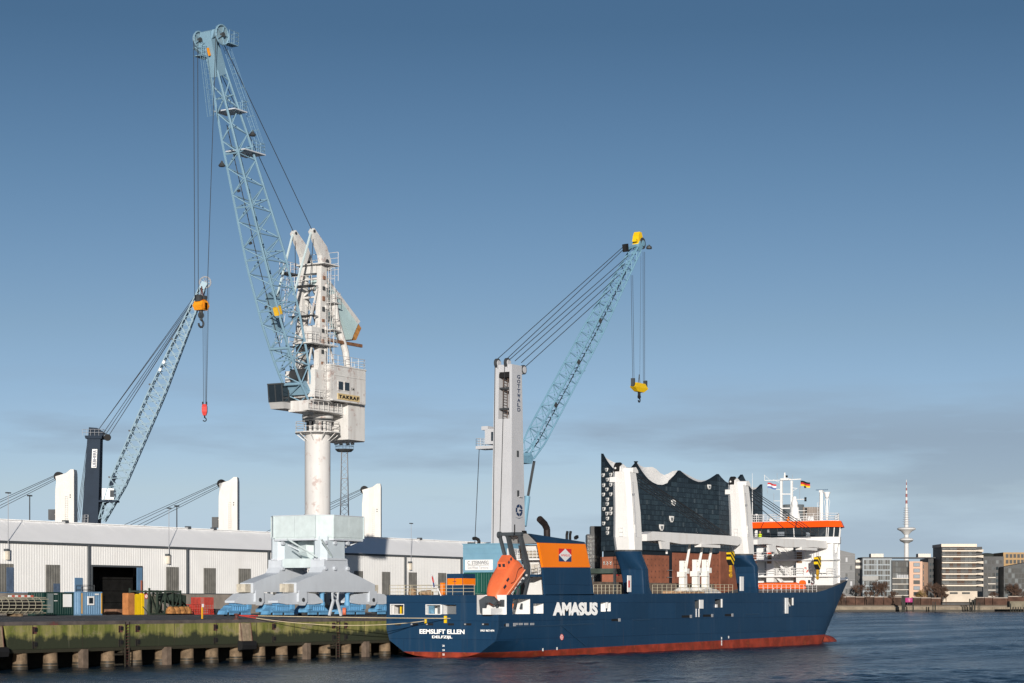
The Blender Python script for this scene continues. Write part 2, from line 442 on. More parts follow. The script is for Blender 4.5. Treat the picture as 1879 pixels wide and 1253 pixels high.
p0 = MB().lathe([(.64,-2.5), (.64,.25), (.66,.3), (.62,.38), (.6,1.44)], (px_[0], QY+1.05, 0), 16).build('pile', [pile_m], qw, smooth=True)
w0 = MB().lathe([(.655,-2.4), (.66,.22), (.62,.5), (.61,.5)], (px_[0], QY+1.05, 0), 16).build('wet_band', wet, p0, smooth=True)
k = -8
while px_[0]+k*dx < QX1-2:
    if k != 0 and px_[0]+k*dx > QX0:
        o = inst(p0, (k*dx, 0, 0)); w = inst(w0, (0,0,0), o)
    k += 1
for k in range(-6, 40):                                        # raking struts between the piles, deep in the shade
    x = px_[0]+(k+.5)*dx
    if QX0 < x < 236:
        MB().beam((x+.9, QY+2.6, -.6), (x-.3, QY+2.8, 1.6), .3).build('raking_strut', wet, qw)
for p in (157, 310, 566.5, 674.5):
    x = XY(p, QY-.1)
    MB().box(x-.32, x+.32, QY-.12, QY+.45, -2, 1.62).build('timber_post', paint('weathered_timber', (.14,.105,.08), .85, var=.35, vs=1.5, streak=.4), qw)
for p in (63, 221, 252, 395, 502, 612, 634):
    x = XY(p, QY)
    for z in (3.33, 2.1):
        b = MB(); b.box(x-.26, x+.26, QY-.03, QY+.06, z-.3, z+.3)
        o = b.build('mooring_recess', rusty if z > 3 else wet, qw)
        b = MB(); b.box(x-.05, x+.28, QY-.10, QY-.03, z-.12, z+.22).box(x-.26, x-.2, QY-.09, QY-.03, z-.3, z+.3)
        b.build('mooring_pin', black, o)
for i, p in enumerate((234, 620.7)):
    t = thing('quay_ladder', ['rusty steel ladder in the quay wall left of the tall crane', 'rusty steel ladder in the quay wall close by the ship stern'][i], 'ladder', (XY(p, QY), QY, 0), 'ladders in the quay wall')
    x = XY(p, QY)
    for s in (-.27, .27): MB().box(x+s-.05, x+s+.05, QY-.02, QY+.1, -1.2, 3.95).build('rail', wet, t)
    b = MB()
    for j in range(17): b.tube((x-.25, QY+.03, -.6+j*.27), (x+.25, QY+.03, -.6+j*.27), .03, 5)
    b.build('rungs', rusty, t, kind='stuff')
    MB().box(x-1.4, x-.3, QY+.2, QY+.35, .1, .25).build('brace', wet, t); MB().box(x-1.4, x-.3, QY+.2, QY+.35, 1.0, 1.15).build('brace', wet, t)
# fender boards with their rubber blocks
for i, (p0_, p1_) in enumerate(((-14, 3), (438, 459))):
    x0, x1 = XY(p0_, QY), XY(p1_, QY)
    t = thing('quay_fender', ['dark rubber fender on the quay wall at the left edge', 'fender board with dark rubber block below the crane bogies'][i], 'fender', (x0, QY, 1.5), 'fenders on the quay wall')
    MB().hexa([(x0,QY-.3,1.9),(x1,QY-.3,1.9),(x1,QY,1.9),(x0,QY,1.9)], [(x0,QY-.1,3.7),(x1,QY-.1,3.7),(x1,QY-.01,3.7),(x0,QY-.01,3.7)]).build('board', paint('fender_board', (.3,.23,.16), .8, var=.4, vs=2, streak=.5, scol=(.06,.07,.02)), t)
    b = MB(); yy = QY-.55
    b.loft([[V(x,yy+.5,1.05), V(x,yy,1.2), V(x,yy-.1,1.6), V(x,yy,1.95), V(x,yy+.5,2.05)] for x in (x0-.2, x1+.25)])
    b.build('rubber_block', black, t)
    for x in (x0+.1, x1-.1): MB().tube((x, QY-.12, 3.75), (x, QY-.35, 2.0), .03, 4).build('chain', rusty, t)

# ------------------------------------------------------------------ warehouse
YW = 171.0
WX0, WX1 = 142.0, XY(850, 171.0)+14
ze, zp = 12.7, 6.78
yr = YW+3.8; zr = onY(0, 953.5, yr).z
clad = paint('white_cladding', (.85,.845,.83), .5, var=.05, vs=.3, streak=.10, scol=(.5,.44,.36), ss=.7)
roofm = paint('roof_sheet', (.92,.92,.92), .5, var=.04, vs=.2, streak=.0)
transl = paint('translucent_panel', (.17,.165,.15), .35, var=.25, vs=.9, streak=.4, scol=(.07,.07,.07), ss=3)
bluep = paint('blue_door_paint', (.10,.19,.31), .5, var=.15)
gutter = paint('gutter_metal', (.07,.08,.09), .5)
concrete = paint('plinth_concrete', (.25,.22,.19), .85, var=.3, vs=.5, streak=.55, scol=(.10,.09,.075), ss=.9, bump=.2)
wh = thing('warehouse', 'long white corrugated warehouse with pale grey roof behind the quay', 'warehouse', (WX0, YW, GZ))
def corr(x0, x1, z0, z1, y, pitch=.42, d=.014):
    b = MB(); x = x0; pts = []
    while x < x1:
        for k, yy in ((0, y), (.3, y), (.42, y-d), (.82, y-d)):
            pts.append((min(x+k*pitch, x1), yy))
        x += pitch
    pts.append((x1, y))
    vs = [(px, py, z0) for px, py in pts]+[(px, py, z1) for px, py in pts]; n = len(pts)
    return b.add(vs, [(i, i+1, n+i+1, n+i) for i in range(n-1)])
dX0, dX1 = XY(168, YW), XY(258, YW); dzt = onY(210, 1040.5, YW).z
pipes = [XY(p, YW) for p in (-90, 161, 342, 491, 742, 845)]
bays = [WX0]+pipes+[WX1]
for x0, x1 in zip(bays, bays[1:]):
    if x0 < dX0 < x1:
        corr(x0, dX0, zp, ze, YW).build('wall_panel', clad, wh); corr(dX1, x1, zp, ze, YW).build('wall_panel', clad, wh)
        corr(dX0, dX1, dzt, ze, YW).build('wall_panel', clad, wh)
    else: corr(x0, x1, zp, ze, YW).build('wall_panel', clad, wh)
for x0, x1 in ((WX0, dX0), (dX1, WX1)):
    n = int((x1-x0)/9)+1
    for i in range(n):
        MB().box(x0+(x1-x0)*i/n+.015, x0+(x1-x0)*(i+1)/n-.015, YW-.12, YW+.4, GZ-.3, zp).build('plinth_block', concrete, wh)
    MB().box(x0, x1, YW-.16, YW+.05, zp, zp+.10).build('drip_flashing', bluep if x0 == WX0 else gutter, wh)
MB().box(WX0, WX1, YW-.22, YW+.02, ze-.18, ze+.06).build('gutter', gutter, wh)
b = MB(); b.quad((WX0,YW-.25,ze+.08), (WX1,YW-.25,ze+.08), (WX1,yr,zr), (WX0,yr,zr)); b.quad((WX0,yr,zr), (WX1,yr,zr), (WX1,yr+22,ze-4), (WX0,yr+22,ze-4))
rf = b.build('roof', roofm, wh)
b = MB()
for i in range(int((WX1-WX0)/3)):
    x = WX0+i*3.0; b.beam((x,YW-.2,ze+.085), (x,yr,zr+.005), .06, .012)
b.build('roof_seams', roofm, rf, kind='stuff')
MB().beam((WX0,yr,zr+.06), (WX1,yr,zr+.06), .5, .1).build('ridge_cap', roofm, rf)
for p in (345, 392, 120, 770):
    MB().box(XY(p, yr)-.3, XY(p, yr)+.3, yr-.3, yr+.3, zr, zr+.32).build('roof_vent', gutter, rf)
MB().box(WX0, WX1, yr+22, yr+22.2, GZ, ze-4).build('back_wall', clad, wh)
for x in (WX0, WX1): MB().yz([(YW+.01,GZ), (yr+21.9,GZ), (yr+21.9,ze-4.05), (yr,zr-.05), (YW+.01,ze)], x-.05, x+.05).build('end_wall', clad, wh)
for p in pipes[1:]:
    MB().box(p-.13, p+.13, YW-.32, YW-.06, zp+.1, ze-.1).build('downpipe', gutter, wh)
for p0_, p1_, yt, yb in ((-5,24,1034,1087), (83,109,1036,1087), (304,327,1040,1088), (373,395,1042,1090), (437,459,1043,1091), (500,518,1045,1092), (565,583,1046,1092), (649,665,1047.5,1093), (700,715,1049,1094), (749,764,1050,1094), (803,818,1051,1095)):
    x0, x1 = XY(p0_, YW), XY(p1_, YW); z1 = onY(p0_, yt, YW).z
    corr(x0, x1, zp+.12, z1, YW-.07, .42, .03).build('light_panel', transl, wh)
    if p0_ in (-5, 83): MB().box((x0+x1)/2+.05, x1-.1, YW-.17, YW-.135, zp+.15, z1-2.2 if p0_ == 83 else z1-.4).build('blue_pane', paint('blue_pane', (.09,.13,.2), .4, var=.3, vs=1), wh)
# doorway: blue frame and leaf, small door, dark stacked goods inside
for x in (dX0-.15, dX1): MB().box(x, x+.15, YW-.2, YW+.3, GZ, dzt).build('door_frame', gutter, wh)
MB().box(dX0-.15, dX1+.15, YW-.2, YW+.3, dzt, dzt+.22).build('door_lintel', gutter, wh)
dl = MB().box(dX1-.95, dX1-.02, YW-.30, YW-.18, GZ+.05, dzt).build('sliding_door', bluep, wh)
MB().box(dX1-.5, dX1-.35, YW-.36, YW-.3, GZ+2.2, GZ+2.6).build('door_handle', black, dl)
x0, x1 = XY(136, YW), XY(150, YW); z1 = onY(143, 1060, YW).z
pd = MB().box(x0, x1, YW-.14, YW-.06, zp-.6, z1).build('door', bluep, wh)
MB().box(x1-.25, x1-.15, YW-.22, YW-.14, zp+.6, zp+.8).build('door_handle', black, pd)
b = MB(); rail(b, [(x0-.3,YW-.5,zp), (x1+1.6,YW-.5,zp)], 1.0, 1.2, .03, 2); b.build('stair_rail', gutter, wh)
MB().box(dX1-.35, dX1-.2, YW-.45, YW-.31, GZ, GZ+4.2).build('red_post', paint('door_post_red', (.3,.1,.06), .6), wh)
crate_dark = paint('dark_crate', (.008,.008,.008), .8, var=.6, vs=1.2)  # near-black colour puts the shade of the doorway interior into the crates
k = 0
for i in range(6):
    for j in range(4):
        x0 = dX0-1.2+i*2.1
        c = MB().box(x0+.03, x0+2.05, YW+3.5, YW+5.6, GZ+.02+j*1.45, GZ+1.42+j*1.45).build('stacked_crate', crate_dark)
        tag(c, 'dark crate in the stack just inside the warehouse doorway', 'crate', 'dark crates inside the warehouse'); k += 1
# lamp poles clipped to the eaves
polem = paint('lamp_pole_grey', (.3,.31,.33), .5)
for p, pt, lab in ((15, 905, 'thin grey lamp pole on the warehouse eaves near the left edge'), (310, 933, 'thin grey lamp pole on the eaves right of the open doorway'), (754.5, 961, 'thin grey lamp pole on the eaves above the ship stern')):
    q = onY(p, 1015, YW-.4); zt = onY(p, pt, YW-.4).z
    t = thing('lamp_pole', lab, 'lamp pole', (q.x, q.y, ze-1.5), 'lamp poles on the warehouse eaves')
    MB().tube((q.x,q.y,ze-1.4), (q.x,q.y,zt), .05, 6, .035).build('pole', polem, t)
    MB().box(q.x-.35, q.x+.35, q.y-.12, q.y+.12, zt-.02, zt+.12).build('lamp_head', steel_dark, t)
    MB().box(q.x-.16, q.x+.16, q.y-.1, q.y+.3, ze-2.1, ze-1.1).build('ballast_box', paint('box_cream', (.55,.5,.42), .6), t)
    MB().box(q.x-.3, q.x+.1, q.y-.15, q.y+.4, ze-1.1, ze-.85).build('bracket', gutter, t)
for p, lab in ((54.5, 'dark lamp pole standing behind the roof by the leftmost white crane post'), (324.5, 'dark lamp pole behind the roof beside the slack crane ropes')):
    q = atD(p, 960, 300); zt = atD(p, 910 if p < 100 else 929, 300).z
    t = thing('lamp_pole', lab, 'lamp pole', (q.x, q.y, GZ), 'lamp poles behind the warehouse')
    MB().tube((q.x,q.y,GZ), (q.x,q.y,zt), .12, 6, .08).build('pole', steel_dark, t)
    MB().box(q.x-.4, q.x+.4, q.y-.15, q.y+.15, zt-.05, zt+.15).build('lamp_head', steel_dark, t)

# ------------------------------------------------------------------ goods on the quay
def gz(Y): return GZ if Y > QY+30 else 4.22
# pipe / reinforcement cages, lying side by side at the left edge
cagem = paint('cage_steel', (.42,.39,.30), .6, var=.3, vs=2)
YC = 154.0
cx1 = XY(82, YC); zc = GZ
for k, (yo, x0, lab) in enumerate(((0, 135, 'front rusty wire cage tube lying by the dark green container'), (1.9, 137, 'rear wire cage tube lying behind another at the left edge'))):
    t = thing('cage_tube', lab, 'wire cage', (x0, YC+yo, zc), 'wire cage tubes on the quay')
    y, r, z = YC+yo, .82, zc+1.15
    b = MB()
    for i in range(14):
        a = i*math.tau/14
        b.tube((x0, y+r*math.cos(a), z+r*math.sin(a)), (cx1-k*1.0-(.8 if i % 3 == 0 else 0), y+r*math.cos(a), z+r*math.sin(a)), .045, 5)
    b.build('bars', cagem, t, kind='stuff')
    MB().tube((x0,y,z-.1), (cx1-k-.9,y,z-.1), .62, 12).build('inner_pipe', black, t, smooth=True)
    x = x0+.5; ring = None
    while x < cx1-.5:
        if ring is None:
            b = MB(); b.path([V(x, y+(r+.05)*math.cos(j*math.tau/16), z+(r+.05)*math.sin(j*math.tau/16)) for j in range(17)], .032, 5)
            ring = b.build('hoop', paint('cage_hoop', (.30,.28,.21), .6), t); rx = x
        else: inst(ring, (x-rx, 0, 0))
        x += .95
    for x in range(int(x0)+1, int(cx1)-1, 5): MB().box(x, x+.25, y-1.0, y+1.0, zc, zc+.28).build('bearer', pile_m, t)
q = XY(35, YC)
bb = thing('warning_board', 'red and white striped board on top of the wire cages', 'barrier', (q-1.2, YC+.4, zc+2.0))
for i in range(8): MB().box(q-1.2+i*.45, q-.75+i*.45, YC+.3, YC+.38, zc+2.0, zc+2.2).build('stripe', paint('stripe_red', (.55,.12,.08), .6) if i % 2 else white, bb)

def container(name, lab, cat, x0, y0, z0, L, Wd, h, mat, group=None, ends=True, framem=None, doorend=False):
    """corrugated box: long sides run along X"""
    t = thing(name, lab, cat, (x0, y0, z0), group)
    b = MB(); fr = .12; framem = framem or mat
    def side(y, d):
        x = x0+fr; pts = []
        while x < x0+L-fr-.05:
            for k, yy in ((0,0), (.1,0), (.16,d), (.3,d)): pts.append((min(x+k, x0+L-fr), y+yy))
            x += .36
        pts.append((x0+L-fr, y))
        n = len(pts); b.add([(p, q, z0+.14) for p, q in pts]+[(p, q, z0+h-.12) for p, q in pts], [(i, i+1, n+i+1, n+i) for i in range(n-1)])
    side(y0+.02, .05); side(y0+Wd-.02, -.05)
    def end(x, d):
        y = y0+fr; pts = []
        while y < y0+Wd-fr-.05:
            for k, xx in ((0,0), (.1,0), (.16,d), (.3,d)): pts.append((x+xx, min(y+k, y0+Wd-fr)))
            y += .36
        pts.append((x, y0+Wd-fr))
        n = len(pts); b.add([(p, q, z0+.14) for p, q in pts]+[(p, q, z0+h-.12) for p, q in pts], [(i, i+1, n+i+1, n+i) for i in range(n-1)])
    end(x0+.02, .05); end(x0+L-.02, -.05)
    b.build('side_panels', mat, t)
    MB().box(x0+.02, x0+L-.02, y0+.02, y0+Wd-.02, z0+h-.1, z0+h-.04).build('roof', mat, t)
    b = MB()
    for x in (x0, x0+L-fr):
        for y in (y0, y0+Wd-fr): b.box(x, x+fr, y, y+fr, z0, z0+h)
    for z in (z0, z0+h-.12):
        for y in (y0+.01, y0+Wd-.11): b.box(x0+fr, x0+L-fr, y, y+.1, z+.01, z+.12)
        for x in (x0+.01, x0+L-.11): b.box(x, x+.1, y0+fr, y0+Wd-fr, z+.01, z+.12)
    b.build('frame', framem, t)
    return t
cg = paint('container_dark_green', (.006,.032,.027), .5, var=.2, vs=1)
YA = 161.0
x0, x1 = XY(81, YA), XY(146, YA)
t = container('site_container', 'dark green container with a white notice board on its side', 'container', x0, YA, GZ, x1-x0, 2.44, 2.6, cg)
MB().box(XY(115.5,YA), XY(131,YA), YA-.06, YA-.01, GZ+.95, GZ+2.38).build('notice_board', paint('board_white', (.8,.8,.78), .5, var=.03), t)
MB().box(XY(87,YA), XY(97,YA), YA-.05, YA-.01, GZ+.3, GZ+2.45).build('door', paint('door_greygreen', (.16,.2,.2), .5), t)
for z in (.75, 1.6, 2.2): MB().box(XY(141,YA), XY(142.5,YA), YA-.04, YA-.005, GZ+z, GZ+z+.12).build('marking', white, t)
for z in (1.6, 2.35): MB().box(XY(99,YA), XY(105,YA), YA-.04, YA-.005, GZ+z, GZ+z+.07).build('marking', white, t)
cbm = paint('container_blue', (.13,.24,.37), .5, var=.15, vs=1, rust=.1)
YB = 160.0
x0, x1 = XY(147.5, YB), XY(187.5, YB)
t = container('site_container', 'light blue container with a small white-framed window', 'container', x0, YB, GZ, x1-x0, 2.44, 2.65, cbm)
MB().box(XY(160,YB), XY(172,YB), YB-.09, YB-.01, GZ+1.15, GZ+2.15).build('window_frame', white, t)
MB().box(XY(162.3,YB), XY(169.7,YB), YB-.1, YB-.085, GZ+1.33, GZ+1.98).build('window_pane', glass_dark, t)
for p in (150, 186): MB().box(XY(p,YB)-.07, XY(p,YB)+.1, YB-.03, YB-.005, GZ+.2, GZ+2.5).build('yellow_strip', paint('strip_yellow', (.6,.33,.06), .6), t)
MB().box(XY(174,YB), XY(181,YB), YB-.03, YB-.01, GZ+2.3, GZ+2.45).build('marking', white, t)
# brown box, yellow slabs, grey slab with round sign
YD = 161.0
def slab(name, lab, cat, p0_, p1_, yt, mat, group=None, Y=YD, dep=1.6, base=None):
    x0, x1 = XY(p0_, Y), XY(p1_, Y); z1 = onY(p0_, yt, Y).z
    b = MB(); c = .06; z0 = GZ if base is None else base
    b.loft([[V(x0+c,Y+c,z0), V(x1-c,Y+c,z0), V(x1-c,Y+dep-c,z0), V(x0+c,Y+dep-c,z0)], [V(x0,Y,z0+c), V(x1,Y,z0+c), V(x1,Y+dep,z0+c), V(x0,Y+dep,z0+c)],
            [V(x0,Y,z1-c), V(x1,Y,z1-c), V(x1,Y+dep,z1-c), V(x0,Y+dep,z1-c)], [V(x0+c,Y+c,z1), V(x1-c,Y+c,z1), V(x1-c,Y+dep-c,z1), V(x0+c,Y+dep-c,z1)]])
    return tag(b.build(name, mat), lab, cat, group)
yel = paint('yellow_paint', (.75,.5,.01), .5, var=.1, vs=1.5)
slab('steel_box', 'orange brown steel box beside the yellow slabs', 'box', 235.5, 247, 1088, paint('orange_brown', (.42,.17,.06), .7, var=.3, vs=1.5), dep=.9)
slab('yellow_slab', 'left yellow slab of three standing by the doorway', 'slab', 247.2, 251.7, 1091, yel, 'yellow slabs by the doorway', dep=.5)
slab('yellow_slab', 'wide middle yellow slab standing by the doorway', 'slab', 252, 258.5, 1090, yel, 'yellow slabs by the doorway', dep=.55)
slab('yellow_slab', 'right yellow slab, the tallest of the three', 'slab', 260, 264.8, 1088.5, yel, 'yellow slabs by the doorway', dep=.45)
g = slab('grey_slab', 'grey slab with a round prohibition sign beside yellow slabs', 'slab', 265.2, 270.5, 1090, paint('grey_slab', (.2,.2,.21), .7), dep=.6)
q = onY(268.2, 1094, YD-.05)
s_ = thing('round_sign', 'round white sign with red ring on the grey slab', 'sign', q)
MB().disc(q, (0,1,0), .3, .03).build('ring', paint('sign_red', (.6,.05,.05), .5), s_); MB().disc(q-V(0,.02,0), (0,1,0), .22, .03).build('face', white, s_)
MB().beam(q+V(-.2,-.04,.18), q+V(.2,-.04,-.18), .06, .02).build('bar', MATS['sign_red'], s_)
slab('timber_stack', 'low stack of brown timber in front of the dark doorway', 'timber', 214, 233, 1117.5, paint('timber_brown', (.2,.11,.07), .8, var=.4, vs=2), Y=168.0, dep=2)
# dark green steel frame pieces
gsm = paint('frame_green', (.03,.045,.035), .6, var=.4, vs=2, rust=.3)
YE = 160.0
t = thing('lattice_spreader', 'dark green lattice spreader lying on the quay', 'spreader', (XY(272,YE), YE, GZ))
xa, xb = XY(274, YE), XY(331, YE)
b = MB()
for y in (YE, YE+3):
    for i in range(5):
        xx = xa+(xb-xa)*i/4
        b.beam((xx,y,GZ), (xx,y,GZ+2.9+(.25 if i == 0 else 0)), .18)
    b.beam((xa,y,GZ+2.8), (xb,y,GZ+2.7), .2); b.beam((xa,y,GZ+.1), (xb,y,GZ+.1), .2)
    for i in range(4):
        u, w = xa+(xb-xa)*i/4, xa+(xb-xa)*(i+1)/4
        b.beam((u,y,GZ+.1), (w,y,GZ+2.7), .1) if i % 2 else b.beam((u,y,GZ+2.7), (w,y,GZ+.1), .1)
for i in range(5):
    xx = xa+(xb-xa)*i/4; b.beam((xx,YE,GZ+2.75), (xx,YE+3,GZ+2.75), .14); b.beam((xx,YE,GZ+.1), (xx,YE+3,GZ+2.7), .08)
b.build('bars', gsm, t)
MB().hexa([(xa+.6,YE+.5,GZ+.2),(xa+2.6,YE+.5,GZ+.2),(xa+2.6,YE+2.6,GZ+.2),(xa+.6,YE+2.6,GZ+.2)], [(xa+.8,YE+.7,GZ+2.2),(xa+2.4,YE+.7,GZ+2.2),(xa+2.4,YE+2.4,GZ+2.2),(xa+.8,YE+2.4,GZ+2.2)]).build('tank', paint('tarp_green', (.09,.1,.075), .8, var=.4, vs=2), t)
MB().extr([V(xa+4,YE+.3,GZ+1.7), V(xa+4.6,YE+.3,GZ+2.6), V(xa+7,YE+.3,GZ+2.3), V(XY(345,YE),YE+.3,GZ+1.3), V(XY(346,YE),YE+.3,GZ+.9), V(xa+7,YE+.3,GZ+1.2)], (0,2.2,0)).build('grab_bucket', gsm, t)
for i, p in enumerate((313, 323, 333, 343)):
    x = XY(p, YE-1)
    b = MB(); b.lathe([(.02,GZ+.1), (.6,GZ+.15), (.55,GZ+.6), (.3,GZ+.95), (.02,GZ+1.0)], (x, YE-1, 0), 10)
    tag(b.build('rusty_weight', paint('rusty_orange', (.32,.15,.05), .8, var=.6, vs=3), smooth=True), ['rusty weight nearest the dark green frame', 'second rusty weight beside the dark green frame', 'third rusty weight from the dark green frame', 'rusty weight next to the red cage'][i], 'weight', 'rusty weights on the quay')
redm = paint('cage_red', (.5,.045,.03), .6, var=.25, vs=2)
t = thing('red_cage', 'red mesh work cage standing before the concrete plinth', 'cage', (XY(348,YE), YE, GZ))
def grid(b, x0, x1, y0, y1, z0, z1, nx, nz, r=.05):
    for i in range(nx+1):
        x = x0+(x1-x0)*i/nx
        for y in (y0, y1): b.beam((x,y,z0), (x,y,z1), r)
    for j in range(nz+1):
        z = z0+(z1-z0)*j/nz
        for y in (y0, y1): b.beam((x0,y,z), (x1,y,z), r)
        for x in (x0, x1): b.beam((x,y0,z), (x,y1,z), r)
b = MB(); grid(b, XY(348,YE), XY(391,YE), YE, YE+2, GZ+.05, GZ+1.2, 14, 4, .07); b.build('basket', redm, t)
b = MB(); grid(b, XY(375,YE), XY(391,YE), YE-.02, YE+2.02, GZ+1.2, GZ+2.05, 9, 6, .06); b.build('back_guard', redm, t)
MB().box(XY(348,YE)-.1, XY(391,YE)+.1, YE-.1, YE+2.1, GZ, GZ+.12).build('floor', redm, t)
slab('grey_bench', 'low dark grey rack right of the red cage', 'rack', 393, 405, 1117, steel_dark, Y=YE+1, dep=1)
YP = 126.3
q = onY(371, 1134, YP)
t = thing('yellow_post', 'yellow hydrant post with a white plate near the quay edge', 'post', (q.x, YP, 4.15))
zt = onY(371, 1113, YP).z
MB().box(q.x-.06, q.x+.06, YP-.06, YP+.06, 4.12, zt).build('post', paint('post_yellow', (.7,.36,.02), .5), t)
MB().box(q.x-.13, q.x+.13, YP-.11, YP-.06, zt-.05, zt+.26).build('plate', white, t)
t = thing('bollard', 'dark mooring bollard holding the red line end', 'bollard', (XY(434, QY+.5), QY+.5, 4.065))
q = t.location
MB().lathe([(.3,0), (.28,.08), (.17,.12), (.16,.38), (.27,.46), (.27,.54), (.1,.58)], q, 14).build('body', rusty, t, smooth=True)
# ------------------------------------------------------------------ tall lattice-boom quay crane on rails
cblue = paint('crane_light_blue', (.185,.31,.405), .5, var=.1, vs=.5)
cgrey = paint('crane_grey', (.50,.54,.59), .5, var=.08, vs=.3, streak=.15, scol=(.3,.3,.31))
cpale = paint('crane_pale_green', (.53,.61,.625), .5, var=.12, vs=.9, streak=.2, scol=(.34,.42,.42), rust=.08)
bogie = paint('bogie_blue', (.12,.31,.52), .45, var=.2, vs=1.2, streak=.25, scol=(.04,.08,.12))
cwhite = paint('crane_white', (.60,.595,.58), .55, var=.06, vs=.7, streak=.6, scol=(.36,.32,.30), ss=1.3, rust=.55, rcol=(.36,.26,.235), rs=1.0)
KX, KY, KG = 184.3, 135.9, 4.22
kr = thing('harbour_crane', 'tall old quay crane with light blue lattice boom and white machine house', 'crane', (KX, KY, KG))
YF, YR = KY-2.9, KY+2.9
ref = YF-.9
def kx(p): return XY(p, ref)
def kz(p, py): return onY(p, py, ref).z
for yc in (YF, YR):
    f, bk = yc-.9, yc+.9
    xm = (kx(544)+kx(688))/2
    ol = [(kx(544), kz(544,1087)), (kx(544), kz(544,1069)), (kx(562), kz(562,1061)), (kx(586), kz(586,1052.5)), (kx(590), kz(590,1050)), (kx(594.5), kz(594,1040)), (kx(595), kz(595,1026)),
          (kx(637.5), kz(637,1026)), (kx(638.5), kz(638,1040)), (kx(642), kz(642,1050)), (kx(660), kz(660,1058)), (kx(688), kz(688,1072.5)), (kx(688), kz(688,1088)), (kx(683), kz(683,1088)), (kx(680), kz(680,1086.5)), (kx(560), kz(560,1086))]
    pb = MB().xz(ol, f, bk).build('portal_beam', cgrey, kr)
    x0, x1 = kx(595), kx(637.5); c = .55
    zb, zt = kz(616, 1026), 12.9
    plan = [(x0+c,f-.02), (x1-c,f-.02), (x1,f+c), (x1,bk-c), (x1-c,bk+.02), (x0+c,bk+.02), (x0,bk-c), (x0,f+c)]
    MB().xy(plan, zb-.02, zt).build('leg', paint('leg_pale', (.50,.57,.62), .5, var=.06, vs=.4, streak=.15, scol=(.36,.4,.42)), kr)
    MB().xy([(x0-.1+.5,f-.12), (x1+.1-.5,f-.12), (x1+.12,f+.5), (x1+.12,bk-.5), (x1-.4,bk+.12), (x0+.4,bk+.12), (x0-.12,bk-.5), (x0-.12,f+.5)], zb-.12, zb+.1).build('leg_flange', cgrey, kr)
    for z in (zb-1.0, zt-.7):
        for x in (x0+.1, x0+1.8, x1-.1): MB().disc((x, f-.1, z), (0,1,0), .22, .3, 10).build('lifting_lug', cgrey, kr)
    for x in (kx(538.5), kx(694)):
        MB().box(x-.45, x+.45, yc-.6, yc+.6, kz(544,1086)-.02, kz(544,1071)).build('cable_box', paint('box_stained', (.5,.46,.38), .6, var=.3, vs=2, streak=.5), kr)
    for pv in (kx(555.5), kx(684.5)):
        zt_, zb_ = kz(556, 1085), kz(556, 1107)
        pol = [(pv-4.0, zb_+.05), (pv-4.0, zt_-1.0), (pv-2.6, zt_-.25), (pv-1.2, zt_-.15), (pv+1.2, zt_-.15), (pv+2.6, zt_-.25), (pv+4.0, zt_-1.0), (pv+4.0, zb_+.05), (pv+2.4, zb_-.1), (pv-2.4, zb_-.1)]
        eq = MB().xz(pol, yc-.65, yc+.65).build('equaliser_beam', cgrey, kr)
        MB().xz([(pv-.7, zt_+.1), (pv+.7, zt_+.1), (pv+.75, zt_-1.1), (pv+.35, zt_-1.5), (pv-.35, zt_-1.5), (pv-.75, zt_-1.1)], f-.05, yc-.67).build('pivot_cheek', cgrey, eq)
        MB().disc((pv, f-.08, zt_-.9), (0,1,0), .22, .12, 12).build('pivot_pin', steel_dark, eq)
        for sgn in (-1, 1):
            bx = pv+sgn*3.05
            MB().box(bx-.5, bx+.5, yc-.45, yc+.45, zb_-.35, zb_+.02).build('bogie_mount', bogie, eq)
            fz = zb_-.05
            fr = MB().xz([(bx-1.9, KG+.42), (bx-1.9, KG+.7), (bx-1.45, KG+.95), (bx-1.3, fz-.22), (bx-.8, fz-.08), (bx+.8, fz-.08), (bx+1.3, fz-.22), (bx+1.45, KG+.95), (bx+1.9, KG+.7), (bx+1.9, KG+.42)], yc-.55, yc+.55).build('bogie', bogie, kr)
            b = MB()
            for i in range(7): b.box(bx-1.1+i*.36, bx-1.03+i*.36, yc-.66, yc-.56, KG+.62, fz-.25)
            b.box(bx-1.85, bx+1.85, yc-.68, yc-.57, KG+.5, KG+.6); b.box(bx-1.2, bx+1.2, yc-.68, yc-.57, fz-.25, fz-.15)
            b.build('stiffeners', bogie, fr)
            for dx_ in (-1.4, -.55, .55, 1.4):
                MB().disc((bx+dx_, yc, KG+.34), (0,1,0), .33, .5, 14).build('wheel', steel_dark, fr, smooth=True)
            for dx_ in (-1.0, 1.0): MB().box(bx+dx_-.75, bx+dx_+.75, yc-.72, yc-.58, KG+.16, KG+.4).build('wheel_guard', bogie, fr)
            MB().xz([(bx+sgn*1.9, KG+.2), (bx+sgn*1.9, KG+.72), (bx+sgn*2.25, KG+.6), (bx+sgn*2.5, KG+.2)], yc-.45, yc+.45).build('buffer', bogie, fr)
            MB().box(bx-sgn*1.5-.3, bx-sgn*1.5+.3, yc-.8, yc-.3, KG+.72, KG+1.25).build('drive_motor', bogie, fr)
            if (sgn > 0) == (pv < KX): MB().lathe([(.34,KG+1.1), (.34,KG+1.5), (.25,KG+1.6), (.25,KG+2.4), (.33,KG+2.45), (.33,KG+2.7), (.1,KG+2.8)], (bx+sgn*1.15, yc-.35, 0), 12).build('motor_cap', bogie, fr, smooth=True)
